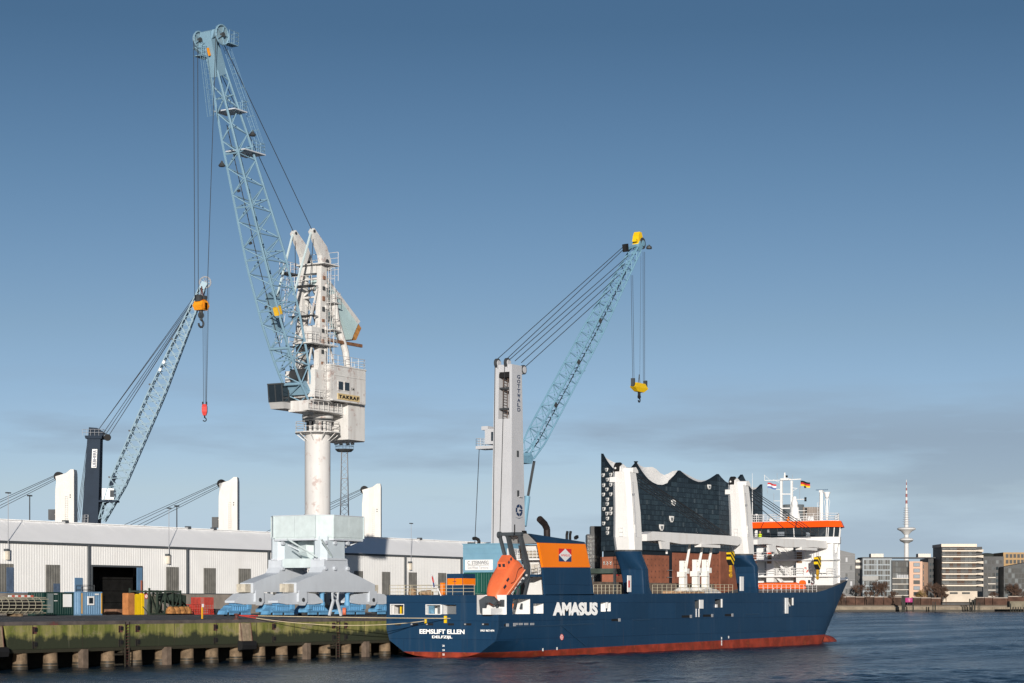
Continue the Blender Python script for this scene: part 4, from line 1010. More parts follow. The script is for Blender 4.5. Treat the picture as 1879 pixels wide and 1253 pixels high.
# undercarriage and house
MB().box(GX-8, GX+8, GY-4, GY+4, GZ+1.3, GZ+2.6).build('chassis', gb, gk)
for i in range(6):
    for y in (GY-3.6, GY+3.6): MB().disc((GX-6.5+i*2.6, y, GZ+.75), (0,1,0), .75, .6, 16).build('wheel', black, gk, smooth=True)
MB().lathe([(2.2,GZ+2.6), (2.2,GZ+4.6)], (GX,GY,0), 20).build('slew_ring', steel_dark, gk)
hX0, hX1, hY0, hY1 = 225.0, 240.0, 136.5, 142.6
gh = MB().box(hX0, hX1, hY0, hY1, 8.9, 13.2).build('house', gb, gk)
for z in (9.9, 12.0, 12.65): MB().box(hX0-.03, hX1+.03, hY0-.03, hY1+.03, z, z+.06).build('house_seam', paint('seam_blue', (.16,.31,.43), .5), gh)
MB().box(hX0-.08, hX1+.08, hY0-.08, hY1+.08, 13.2, 13.32).build('house_roof', gb, gh)
# sign boards: X faces (left) and Y faces (right)
def ysp(p): return onX(p, 1030, hX0-.05).y
y0, y1 = ysp(904), ysp(853.5); z0, z1 = onX(870,1046,hX0).z, onX(870,1027,hX0).z
sg = MB().box(hX0-.06, hX0-.005, y0, y1, z0, z1).build('sign_board', white, gh)
grey_t = paint('letter_grey', (.16,.17,.2), .6)
text('C. STEINWEG', (hX0-.08, y1-.4, z0+.72), (0,-1,0), (0,0,1), (y1-y0)*.76, .48, grey_t, sg, bold=.01)
text('S\u00fcd-West Terminal', (hX0-.08, y1-.4, z0+.14), (0,-1,0), (0,0,1), (y1-y0)*.76, .38, paint('letter_pale', (.4,.4,.43), .6), sg)
MB().box(hX0-.085, hX0-.06, y1-.4-(y1-y0)*.78, y1-.4, z0+.6, z0+.65).build('sign_rule', grey_t, sg)
x0, x1 = XY(930.5, hY0), XY(962, hY0); z0, z1 = onY(931,1024,hY0).z, onY(931,1006,hY0).z
sg = MB().box(x0, x1, hY0-.06, hY0-.005, z0, z1).build('sign_board', white, gh)
text('C. STEINWEG', (x0+.7, hY0-.08, z0+.65), (1,0,0), (0,0,1), (x1-x0)*.8, .5, grey_t, sg, bold=.01)
MB().box(x0+.5, x1-.6, hY0-.085, hY0-.06, z0+.5, z0+.55).build('sign_rule', grey_t, sg)
b = MB(); b.path([V(hX0+1,hY1-1.8,13.3), V(hX0+1,hY1-1.8,13.8), V(hX0+1,hY1-1.3,14.05), V(hX0+1,hY1-.9,14.0)], .22, 8); b.build('exhaust', black, gh, smooth=True)
MB().box(hX0+.6, hX0+1.6, hY1-.9, hY1+.1-.4, 13.32, 13.5).build('roof_hatch', steel_dark, gh)
# tower: box tapering upwards with a long slot in the back face
w0x, w0y, w1x, w1y = 3.5, 3.15, 2.5, 2.65
tz0, tz1 = 13.2, onX(930, 668, GX-1.3).z
tX = GX+.2
def tw(z, sx, sy):
    u = (z-tz0)/(tz1-tz0); return V(tX+sx*(w0x+(w1x-w0x)*u)/2, GY+.1+sy*(w0y+(w1y-w0y)*u)/2, z)
def ring_t(z): return [tw(z,-1,-1), tw(z,1,-1), tw(z,1,1), tw(z,-1,1)]
so0, so1 = onX(925, 768, GX-1.4).z, onX(925, 682, GX-1.3).z
tower = MB()
tower.loft([ring_t(tz0), ring_t(so0)])
def band(z0, z1, y0f, y1f):
    a = [tw(z0,-1,-1).lerp(tw(z0,-1,1), y0f), tw(z0,1,-1).lerp(tw(z0,1,1), y0f), tw(z0,1,-1).lerp(tw(z0,1,1), y1f), tw(z0,-1,-1).lerp(tw(z0,-1,1), y1f)]
    c = [tw(z1,-1,-1).lerp(tw(z1,-1,1), y0f), tw(z1,1,-1).lerp(tw(z1,1,1), y0f), tw(z1,1,-1).lerp(tw(z1,1,1), y1f), tw(z1,-1,-1).lerp(tw(z1,-1,1), y1f)]
    tower.hexa(a, c)
band(so0, so1, 0, .14); band(so0, so1, .74, 1)
tower.loft([ring_t(so1), ring_t(tz1)])
for (za, zb_, f0, f1, f2) in ((so1-.8, so1, .14, .14, .28), (so1-.8, so1, .74, .74, .6), (so0, so0+.8, .14, .28, .14), (so0, so0+.8, .74, .6, .74)):
    pass
to = tower.build('tower', gwh, gk)
MB().hexa([tw(so0,1,-1)+V(-.3,.3,0), tw(so0,1,-1)+V(-.05,.3,0), tw(so0,1,1)+V(-.05,-.3,0), tw(so0,1,1)+V(-.3,-.3,0)], [tw(so1,1,-1)+V(-.3,.3,0), tw(so1,1,-1)+V(-.05,.3,0), tw(so1,1,1)+V(-.05,-.3,0), tw(so1,1,1)+V(-.3,-.3,0)]).build('slot_back', gwh, to)
b = MB(); c0, c1 = tw(so0,-1,-.05)+V(.5,0,0), tw(so1,-1,-.05)+V(.5,0,0)
ladder(b, c0, c1, (0,1,0), .7, .05, .35); b.tube(c0+V(.2,-.55,0), c1+V(.2,-.45,0), .07, 6)
b.build('slot_ladder', paint('rusty_brown', (.10,.07,.055), .7, var=.4), to)
for z in (so0+1.2, so0+3.9): MB().box(c0.x-.25, c0.x+.7, c0.y-.75, c0.y+1.1, z, z+.25).build('slot_platform', steel_dark, to)
MB().hexa([tw(so1-.7,-1,-.9)+V(.02,0,0), tw(so1-.7,1,-.9)+V(-.4,0,0), tw(so1-.7,1,.7)+V(-.4,0,0), tw(so1-.7,-1,.7)+V(.02,0,0)], [tw(so1+.02,-1,-.9)+V(.02,.5,0), tw(so1+.02,1,-.9)+V(-.4,.5,0), tw(so1+.02,1,.7)+V(-.4,-.5,0), tw(so1+.02,-1,.7)+V(.02,-.5,0)]).build('slot_hood', black, to)
# sheaves on top
tp = V(tX, GY+.1, tz1)
for y, x in ((GY+1.1, tX-1.1), (GY-.35, tX-1.0), ):
    sh = MB().disc((x,y,tz1+.25), (0,1,0), .62, .35, 18).build('top_sheave', steel_dark, to, smooth=True)
    MB().disc((x,y-.2,tz1+.25), (0,1,0), .4, .06, 14).build('sheave_face', gwh, sh)
    MB().box(x-.4, x+.5, y-.3, y-.24, tz1-.4, tz1+.5).build('sheave_cheek', gwh, to)
MB().hexa([(tX+.6,GY-1.0,tz1-1.6), (tX+1.9,GY-1.0,tz1-.9), (tX+1.9,GY+1.0,tz1-.9), (tX+.6,GY+1.0,tz1-1.6)], [(tX+.6,GY-1.0,tz1), (tX+2.1,GY-1.0,tz1+.0), (tX+2.1,GY+1.0,tz1+.0), (tX+.6,GY+1.0,tz1)]).build('front_bracket', gwh, to)
sh = MB().disc((tX+2.2,GY-.9,tz1-.4), (0,1,0), .62, .35, 18).build('front_sheave', steel_dark, to, smooth=True)
MB().disc((tX+2.2,GY-1.1,tz1-.4), (0,1,0), .45, .06, 14).build('sheave_face', gwh, sh)
# lettering down the side, emblem, ladder stubs
zt_ = onY(948, 686, GY-1.3).z
b_h = (zt_-onY(948, 755, GY-1.4).z)/8
for i, ch in enumerate('GOTTWALD'):
    z = zt_-(i+1)*b_h; p = tw(z+b_h/2, 0, -1)
    text(ch, (p.x+.28-.3, p.y-.03, z+.06), (1,0,0), (0,0,1), .75, b_h*.78, navy, to, name='letter', bold=.012)
ze_ = onY(949, 936, GY-1.5).z; p = tw(ze_, .12, -1); b = MB()
for a0, a1 in ((20, 75), (85, 140), (150, 205), (215, 270), (280, 345)):
    pts = []
    for i in range(7):
        a = R(a0+(a1-a0)*i/6); pts.append((math.cos(a), math.sin(a)))
    b.extr([V(p.x+c*.9, p.y-.03, ze_+s*.78) for c, s in pts]+[V(p.x+c*.52, p.y-.03, ze_+s*.42) for c, s in reversed(pts)], (0,-.02,0))
b.box(p.x+.0, p.x+.85, p.y-.05, p.y-.03, ze_-.12, ze_+.1)
b.build('emblem', navy, to)
b = MB(); b.extr([V(p.x-1.0,p.y-.03,ze_-.95), V(p.x,p.y-.03,ze_-1.1), V(p.x+.9,p.y-.03,ze_-.85), V(p.x,p.y-.03,ze_-1.02)], (0,-.02,0)); b.build('emblem_swoosh', navy, to)
for py in (832, 905):
    z = onY(948, py, GY-1.5).z; p = tw(z, -.05, -1)
    MB().box(p.x-.2, p.x+.2, p.y-.12, p.y-.02, z-.4, z+.4).build('vent', steel_dark, to)
MB().box(p.x+.1, p.x+.9, p.y-.25, p.y-.02, z-.5, z-.35).build('step', gwh, to)
# operator's cab on the far side
q = onX(895, 822, tX-.5); q.y = max(q.y, GY+1.6)
qz0, qz1 = onX(893, 824, tX-.5).z, onX(893, 788, tX-.5).z
cbn = MB().box(tX-1.0, tX+1.0, GY+1.6, GY+3.1, qz0+.6, qz1).build('cab', gwh, gk)
MB().box(tX-1.05, tX-1.0, GY+1.7, GY+2.1, qz0+1.0, qz1-.4).build('cab_window', glass_dark, cbn)
MB().box(tX-1.2, tX+1.2, GY+1.5, GY+4.4, qz0, qz0+.4).build('cab_deck', gwh, gk)
MB().box(tX-1.05, tX+1.05, GY+2.6, GY+3.6, qz1-.1, qz1+.4).build('cab_roof_unit', gwh, cbn)
b = MB(); rail(b, [V(tX-1.15,GY+3.1,qz0+.4), V(tX-1.15,GY+4.35,qz0+.4), V(tX+1.15,GY+4.35,qz0+.4)], 1.0, .6, .03, 3); b.build('railing', gwh, gk)
# boom
f0, h0 = onY(966, 836, GY), onY(1168, 456, GY)
bd = (h0-f0).normalized(); bn = V(-bd.z, 0, bd.x)
rings = []; NB = 40
for k in range(NB+1):
    t = k/NB; c = f0.lerp(h0, t)
    w = 1.9-.8*max(0, (t-.55)/.45); d = 2.15*min(1, .5+t*6)*(1-.55*max(0, (t-.6)/.4))
    rings.append([c+V(0,-w/2,0)-bn*d/2, c+V(0,-w/2,0)+bn*d/2, c+V(0,w/2,0)+bn*d/2, c+V(0,w/2,0)-bn*d/2])
boom = lattice(rings, .12, .058, gk, gb)
b = MB(); b.path([rings[k][0].lerp(rings[k][3], .5)+bn*.3 for k in range(1, NB-3)], .07, 5); b.build('hose_run', black, boom)
for k in (8, 16, 24): MB().obox(rings[k][1], bd*.5, (0,-.3,0), bn*-.5).build('junction_box', steel_dark, boom)
MB().beam(rings[17][0]-bn*.4, rings[17][0]-bn*.4+V(0,1.6,0), .12).build('boom_strut', gb, boom)
MB().hexa([rings[0][0]-bd*.6, rings[0][1]-bd*.6, rings[0][2]-bd*.6, rings[0][3]-bd*.6], rings[0]).build('boom_foot', gb, boom)
MB().box(tX+w0x/2-.6, f0.x+.1, GY-.8, GY+.8, f0.z-1.1, f0.z-.3).build('foot_bracket', gb, gk)
tipg = h0+bd*1.0
yelg = paint('gottwald_yellow', (.78,.5,.01), .45, var=.1)
hd = MB().hexa([rings[-1][0], rings[-1][1], rings[-1][2], rings[-1][3]], [tipg-bn*.6+V(0,-.5,0), tipg+bn*.6+V(0,-.5,0), tipg+bn*.6+V(0,.5,0), tipg-bn*.6+V(0,.5,0)]).build('boom_head', gb, gk)
MB().xz([(tipg.x-.8,tipg.z-.2), (tipg.x-.75,tipg.z+1.1), (tipg.x-.3,tipg.z+1.8), (tipg.x+.3,tipg.z+1.75), (tipg.x+.6,tipg.z+1.1), (tipg.x+.5,tipg.z-.1)], tipg.y-.35, tipg.y+.6).build('sheave_guard', yelg, hd)
MB().disc(tipg+V(.5,-.3,.2), (0,1,0), .85, .3, 18).build('head_sheave', steel_dark, hd, smooth=True)
MB().disc(tipg+V(.5,-.5,.2), (0,1,0), .45, .08, 12).build('sheave_face', gb, hd)
rp_ = onY(1149, 457, GY)
MB().obox(rp_+V(-.5,-.3,-.5), (.8,0,.2), (0,.6,0), (-.2,0,1.1)).build('rope_anchor', black, hd)
MB().beam(rp_, tipg, .25).build('anchor_arm', gb, hd)
MB().box(rp_.x+2.5, rp_.x+3.2, GY-.3, GY+.3, tipg.z+.2, tipg.z+.6).build('tip_light', yelg, hd)
tl = onY(1191, 454, GY); MB().beam(tipg, V(tl.x,GY,tl.z+.3), .08).build('lamp_arm', gb, hd)
MB().lathe([(.1,.4), (.15,.3), (.42,.1), (.42,-.2)], (tl.x,GY,tl.z), 12).build('tip_lamp', steel_dark, hd, smooth=True)
# luffing cylinder
a0, a1, a2 = onY(979, 846, GY), onY(967, 915, GY), onY(961, 965, GY)
MB().tube(a0, a1, .1, 8).build('piston_rod', steel_dark, gk); MB().tube(a0+V(.35,0,0), a1+V(.3,0,0), .1, 8).build('piston_rod', steel_dark, gk)
MB().tube(a1+V(.1,0,.3), V(a2.x,GY,a2.z), .4, 12).build('luffing_cylinder', gb, gk, smooth=True)
# ropes
b = MB()
s1, s2, s3 = V(tX-1.1,GY+1.1,tz1+.8), V(tX-1.0,GY-.35,tz1+.8), V(tX+2.2,GY-.9,tz1+.1)
b.tube(s1, rp_+V(-.2,.3,.4), .05, 5); b.tube(s2, rp_+V(-.2,0,.2), .05, 5); b.tube(s2+V(.4,0,-.2), h0+bn*.9-bd*3.0, .05, 5)
b.tube(s3+V(-1.8,.2,.5), h0+bn*.7-bd*4.5, .05, 5); b.tube(s3+V(-.5,0,.4), h0+bn*.6-bd*7, .05, 5); b.tube(s3+V(.6,0,0), h0+bn*.6-bd*10, .05, 5)
b.build('luffing_ropes', rope_m, gk)
b = MB(); pa = [s1+V(-.55,0,-.6), tw(tz0,-1,.75)+V(-.15,0,0)]
b.path(pa, .05, 5); b.path([s2+V(-.6,0,-.6), tw(so0-.5,-1,-.1)+V(-.15,0,0), tw(tz0,-1,.1)+V(-.15,0,0)], .05, 5)
b.tube(V(tX-1.1,GY+3.9,qz0), V(tX-1.1,GY+4.6,13.2), .05, 5); b.build('hoist_ropes', rope_m, gk)
hk = onY(1172.5, 712, GY)
b = MB()
for p, q in ((1158, 1161), (1161, 1163.5), (1180, 1180.5), (1183, 1183)):
    b.tube(onY(p, 505 if p < 1170 else 462, GY), onY(q, 698, GY), .03, 5)
b.tube(onY(1176, 470, GY), onY(1174, 690, GY), .02, 4)
b.build('fall_ropes', rope_m, gk)
ho = thing('hook_block', 'yellow hook block hanging under the right light blue boom', 'hook', hk)
x0, x1 = onY(1160,712,GY).x, onY(1185.5,712,GY).x; xc = (x0+x1)/2
zt, zb = onY(1172,703,GY).z, onY(1172,719,GY).z; zm = (zt+zb)/2
MB().loft([[V(x0+1.2,GY-.3,zb), V(x1-1.2,GY-.3,zb), V(x1-1.2,GY+.3,zb), V(x0+1.2,GY+.3,zb)], [V(x0+.1,GY-.45,zm-.05), V(x1-.1,GY-.45,zm-.05), V(x1-.1,GY+.45,zm-.05), V(x0+.1,GY+.45,zm-.05)], [V(x0+.9,GY-.35,zt), V(x1-.9,GY-.35,zt), V(x1-.9,GY+.35,zt), V(x0+.9,GY+.35,zt)]]).build('block', yelg, ho)
for x in (x0+.25, x1-.25): MB().box(x-.2, x+.2, GY-.25, GY+.25, zm, zm+1.2).build('rope_socket', steel_dark, ho)
b = MB(); b.tube((xc,GY,zb+.1), (xc,GY,zb-.7), .22, 8); b.disc((xc,GY,zb-.7), (0,1,0), .28, .3, 10)
b.path([V(xc,GY,zb-.7)]+[V(xc+.28*math.cos(a), GY, zb-1.2+.28*math.sin(a)) for a in [R(90-i*30) for i in range(10)]], .1, 6); b.build('hook', black, ho)
b = MB(); b.tube((xc-.3,GY,zt-.1), (xc,GY,zt+1.3), .05, 5); b.tube((xc+.3,GY,zt-.1), (xc,GY,zt+1.3), .05, 5); b.build('sling', steel_dark, ho)

# green containers in front of its house, end-on, two high
gcm = paint('container_green', (.012,.10,.075), .5, var=.15, vs=.8, streak=.3, scol=(.01,.06,.05))
gcn = paint('container_green_deep', (.008,.07,.055), .5, var=.15, vs=.8)
xg = 218.0
for i in range(3):
    y0 = onX(881.5 if i == 0 else (911.5 if i == 1 else 942), 1070, xg).y
    for j in range(2):
        container('shipping_container', ['green container at the quay, %s of the stack by the striped locker', 'green container, %s of the stack behind the orange lifeboat', 'deep green container, %s of the stack under the crane house'][i] % ('top', 'bottom')[1-j], 'container', xg, y0, GZ+j*2.62, 6.06, 2.42, 2.6, gcm if i != 1 else gcn, 'green containers on the quay')

# ------------------------------------------------------------------ navy mobile crane behind the warehouse
ln = paint('liebherr_navy', (.018,.03,.05), .75, var=.12)
lb = paint('liebherr_blue', (.28,.39,.46), .5, var=.08)
DL = 330.0
lc = atD(170, 960, DL)
lk = thing('mobile_crane', 'mobile crane with dark navy tower behind the warehouse roof', 'crane', (lc.x, lc.y, GZ))
def L_(px, py, dd=0): return atD(px, py, DL+dd)
base = L_(167, 960); ttop = L_(174.5, 806)
MB().box(lc.x-7, lc.x+7, lc.y-4, lc.y+4, GZ+.6, GZ+2.6).build('chassis', ln, lk)
MB().box(lc.x-4, lc.x+4, lc.y-3, lc.y+3, GZ+2.6, GZ+6.0).build('house', ln, lk)
def lring(c, a): return [c-RT*a-FW*a, c+RT*a-FW*a, c+RT*a+FW*a, c-RT*a+FW*a]
lo_ = V(base.x, base.y, GZ+6)
to = MB().loft([lring(V(lo_.x,lo_.y,lo_.z)-RT*.3, 1.45), lring(ttop, 1.05)]).build('tower', ln, lk)
tz = ttop.z
MB().loft([lring(ttop+V(0,0,.02), 1.3), lring(ttop+V(0,0,.5), 1.4)]).build('top_deck', ln, lk)
b = MB(); q = [ttop+V(0,0,.5)-RT*1.8-FW*1.2, ttop+V(0,0,.5)+RT*1.5-FW*1.2, ttop+V(0,0,.5)+RT*1.5+FW*1.2]; rail(b, q, 1.0, .7, .03, 2); b.build('railing', polem, lk)
MB().extr([ttop-RT*1.0-FW*.5+V(0,0,.4), ttop+RT*1.2-FW*.5+V(0,0,.4), ttop+RT*1.6-FW*.5+V(0,0,1.0), ttop+RT*.4-FW*.5+V(0,0,1.8), ttop-RT*.9-FW*.5+V(0,0,1.9)], FW*1.0).build('sheave_head', ln, lk)
MB().disc(ttop+RT*2.0+V(0,0,.3), FW, .55, .3, 14).build('front_sheave', black, lk)
# vertical lettering on a white strip, reading upwards
pA = L_(170.5, 859); pB = L_(176.5, 825)
upv = (L_(177, 825)-L_(171, 859)).normalized()
pl = MB(); off = -FW*1.65
z0_, z1_ = pA.z, pB.z
c_ = lambda z: lo_.lerp(ttop, (z-lo_.z)/(ttop.z-lo_.z))
def tface(z, s): return c_(z)+RT*s-FW*(1.49-.4*(z-lo_.z)/(ttop.z-lo_.z))-RT*.3*(1-(z-lo_.z)/(ttop.z-lo_.z))
st_ = MB().hexa([tface(z0_,-.15), tface(z0_,.65), tface(z0_,.65)+FW*.04, tface(z0_,-.15)+FW*.04], [tface(z1_,-.15), tface(z1_,.65), tface(z1_,.65)+FW*.04, tface(z1_,-.15)+FW*.04]).build('name_strip', white, to)
u_ = (tface(z1_,0)-tface(z0_,0))
text('LIEBHERR', tface(z0_,.55)-FW*.03+u_*.04, u_, -RT, u_.length*.92, .55, navy, st_, bold=.02)
b = MB(); ladder(b, tface(lo_.z+3,-.6)-FW*.2, tface(lo_.z+9.5,-.6)-FW*.2, RT, .6, .05, .4, True, -FW); b.build('caged_ladder', polem, lk)
f0, h0 = L_(187, 955), L_(371, 530)
bd = (h0-f0).normalized(); bn = FW.cross(bd).normalized()
rings = []; NB = 30
for k in range(NB+1):
    t = k/NB; c = f0.lerp(h0, t)
    w = 1.9-.8*max(0, (t-.6)/.4); d = 2.5*min(1, .35+t*4)*(1-.65*max(0, (t-.55)/.45))
    rings.append([c-FW*w/2-bn*d/2, c-FW*w/2+bn*d/2, c+FW*w/2+bn*d/2, c+FW*w/2-bn*d/2])
boom = lattice(rings, .10, .06, lk, lb, xbrace=True)
for k in (5, 11, 17, 23): MB().obox(rings[k][0]+bn*.2, bn*-.6, FW*.5, bd*.25).build('boom_fitting', steel_dark, boom)
for k in (19, 20): MB().obox(rings[k][0]-FW*.1+bn*.05, bn*.35, FW*.3, bd*.5).build('boom_light', white, boom)
hw = L_(376.5, 518)
sh = MB()
sh.path([hw+RT*math.cos(i*math.tau/18)*.9+V(0,0,math.sin(i*math.tau/18)*.9) for i in range(19)], .12, 6)
for i in range(9): sh.beam(hw, hw+RT*math.cos(i*math.tau/9)*.9+V(0,0,math.sin(i*math.tau/9)*.9), .07)
sh.build('head_sheave', polem, lk)
MB().hexa(rings[-1], [hw-bn*.5-FW*.4, hw+bn*.5-FW*.4, hw+bn*.5+FW*.4, hw-bn*.5+FW*.4]).build('boom_head', lb, lk)
MB().tube(L_(182, 940), L_(212, 873), .28, 8).build('luffing_cylinder', ln, lk)
MB().tube(L_(176, 930), L_(195, 898), .14, 6).build('luffing_rod', ln, lk)
cq = L_(203, 908)
cb = MB().obox(cq-RT*1.2-FW*1.0-V(0,0,.8), RT*1.9, FW*2.0, V(0,0,1.8)).build('cab', white, lk)
MB().obox(cq+RT*.1-FW*1.03-V(0,0,.4), RT*.62, FW*.06, V(0,0,1.1)).build('cab_window', glass_dark, cb)
MB().obox(cq-RT*3.0-FW*1.2-V(0,0,1.2), RT*4.2, FW*2.4, V(0,0,.3)).build('cab_deck', ln, lk)
MB().extr([L_(176,925), L_(196,918), L_(196,922), L_(180,935)], FW*1.0).build('cab_arm', ln, lk)
b = MB()
top_l = [L_(174.5,797), L_(184,803), L_(188,806), L_(194,808)]
for a_, e_ in ((0, L_(356,545)), (0, L_(357,548)), (1, L_(353,555)), (2, L_(351,562)), (3, L_(340,580)), (3, L_(346,572))): b.tube(top_l[a_], e_, .05, 5)
for p0_, p1_ in ((160, 140), (161.5, 143), (163, 146)): b.tube(L_(p0_, 815), L_(p1_, 955), .04, 5)
b.build('luffing_ropes', rope_m, lk)
b = MB()
for p, q in ((372, 373.5), (376, 376.5), (381, 378), (383.5, 379)): b.tube(L_(p, 522), L_(q, 742), .035, 5)
b.build('hoist_ropes', rope_m, lk)
hk = L_(375.5, 752)
ho = thing('hook_block', 'small red hook block hanging below the orange one', 'hook', hk)
rdm = paint('hook_red', (.5,.03,.025), .5)
MB().loft([[hk+RT*x*.25+FW*y*.25+V(0,0,-.9) for x, y in ((-1,-1),(1,-1),(1,1),(-1,1))], [hk+RT*x*.42+FW*y*.35+V(0,0,-.3) for x, y in ((-1,-1),(1,-1),(1,1),(-1,1))], [hk+RT*x*.42+FW*y*.35+V(0,0,.5) for x, y in ((-1,-1),(1,-1),(1,1),(-1,1))], [hk+RT*x*.3+FW*y*.25+V(0,0,.9) for x, y in ((-1,-1),(1,-1),(1,1),(-1,1))]]).build('block', rdm, ho)
for s_ in (-.3, .3): MB().obox(hk+RT*(s_-.1)-FW*.15+V(0,0,.8), RT*.2, FW*.3, V(0,0,.5)).build('rope_socket', black, ho)
b = MB(); b.tube(hk+V(0,0,-.8), hk+V(0,0,-1.3), .12, 6); b.path([hk+V(0,0,-1.3)]+[hk+RT*.28*math.cos(a)+V(0,0,-1.55+.28*math.sin(a)) for a in [R(90-i*35) for i in range(8)]], .09, 5); b.build('hook', black, ho)

# ------------------------------------------------------------------ moored freighter behind the warehouse: only its crane posts show
mast_w = paint('post_white', (.60,.59,.565), .5, var=.05, streak=.35, scol=(.5,.36,.25), ss=1.2)
posts = [(122, 862, 380.0), (420.5, 876, 403.0), (682.5, 888, 425.0)]
P0, P2 = atD(122, 1000, 380), atD(682.5, 1000, 425)
ax = V(P2.x-P0.x, P2.y-P0.y, 0).normalized(); ay = V(-ax.y, ax.x, 0)
fs = thing('freighter', 'freighter behind the warehouse with three white deck crane posts', 'ship', (P0.x, P0.y, 0))
c0 = V(P0.x, P0.y, 0)-ax*25; L = (V(P2.x,P2.y,0)-c0).length+30
MB().loft([[c0+ay*-8+V(0,0,-2), c0+ay*8+V(0,0,-2), c0+ay*9+V(0,0,9), c0-ay*9+V(0,0,9)], [c0+ax*L*.85-ay*8+V(0,0,-2), c0+ax*L*.85+ay*8+V(0,0,-2), c0+ax*L*.85+ay*9+V(0,0,9), c0+ax*L*.85-ay*9+V(0,0,9)], [c0+ax*L-ay*.5+V(0,0,-2), c0+ax*L+ay*.5+V(0,0,-2), c0+ax*(L+4)+ay*.8+V(0,0,10), c0+ax*(L+4)-ay*.8+V(0,0,10)]]).build('hull', paint('hull_black', (.03,.03,.035), .5), fs)
for p, yt, D in posts:
    m = D/3770
    c = atD(p, 1107, D); zt = atD(p, yt, D).z
    wl, wr = 18*m, 17*m
    def pr(z, l, r, t=1.6): return [V(c.x,c.y,z)-RT*l-FW*t, V(c.x,c.y,z)+RT*r-FW*t, V(c.x,c.y,z)+RT*r+FW*t, V(c.x,c.y,z)-RT*l+FW*t]
    po = MB().loft([pr(8.5, wl*1.0, wr), pr(zt-9.5*m*4, wl*.95, wr), pr(zt-2.2, wl*.85, wr), pr(zt-1.3, wl*.95, wr), pr(zt-.7, -.2, wr, 1.5), pr(zt, -wr*.6, wr*.95, 1.4)]).build('crane_post', mast_w, fs)
    MB().disc(V(c.x,c.y,zt-1.25)-RT*wl*.75, FW, .85, 1.6, 14).build('sheave', black, po)
    MB().obox(V(c.x,c.y,zt-92*m)-RT*(wl+1.3)-FW*1.2, RT*1.2, FW*2, V(0,0,19*m)).build('control_box', steel_dark, po)
    for k in (0, 1): MB().obox(V(c.x,c.y,zt-(48+k*4)*m)+RT*wr*.55-FW*1.66, RT*.2, FW*.05, V(0,0,.2)).build('mark', black, po)
    for k in (.3, .62): MB().loft([[q+V(0,0,-.04) for q in pr(8.5+(zt-8.5)*k, wl*1.0+.03, wr+.03, 1.63)], [q+V(0,0,.04) for q in pr(8.5+(zt-8.5)*k, wl*1.0+.03, wr+.03, 1.63)]]).build('weld_band', mast_w, po)
    b = MB(); c2 = V(c.x,c.y,0)+RT*wr*.2-FW*1.75; ladder(b, c2+V(0,0,9), c2+V(0,0,zt-5), RT, .5, .03, .4); b.build('post_ladder', mast_w, po)
    b = MB()
    for i, (dy, e) in enumerate(((0, 50), (2, 52), (6, 58), (9, 66))):
        a_ = atD(p-17, yt+8+dy, D); len_ = 190
        b.tube(a_, atD(p-17-len_, yt+8+dy+len_*(.45+.02*i), D-10), .05, 5)
    b.build('jib_ropes', rope_m, po)

# ------------------------------------------------------------------ lattice floodlight mast
DF = 345.0
lm = thing('floodlight_mast', 'grey lattice floodlight mast behind the column of the tall crane', 'light mast', V(atD(632,1107,DF).x, atD(632,1107,DF).y, GZ))
rings = []
zb_, zt_ = GZ, atD(632, 829, DF).z
c = atD(632, 1107, DF)
for k in range(25):
    u = k/24; a = .95-.45*u; z = zb_+(zt_-zb_)*u
    rings.append([V(c.x,c.y,z)+RT*x*a+FW*y*a for x, y in ((-1,-1),(1,-1),(1,1),(-1,1))])
lattice(rings, .06, .035, lm, polem, boom='lattice', n=5)
MB().lathe([(1.2,zt_), (1.6,zt_+.35), (1.6,zt_+.45), (1.2,zt_+.45)], (c.x,c.y,0), 10).build('platform', steel_dark, lm)
b = MB(); rail(b, [V(c.x+1.55*math.cos(i*.785), c.y+1.55*math.sin(i*.785), zt_+.45) for i in range(9)], 1.0, 1.2, .03, 2); b.build('railing', steel_dark, lm)
for i in range(8):
    a = i*.785+.2; q = V(c.x+1.5*math.cos(a), c.y+1.5*math.sin(a), zt_+1.4)
    MB().obox(q-V(.22,.2,.2), (.45,0,.1), (0,.4,0), (0,.1,.45)).build('floodlight', steel_dark, lm)
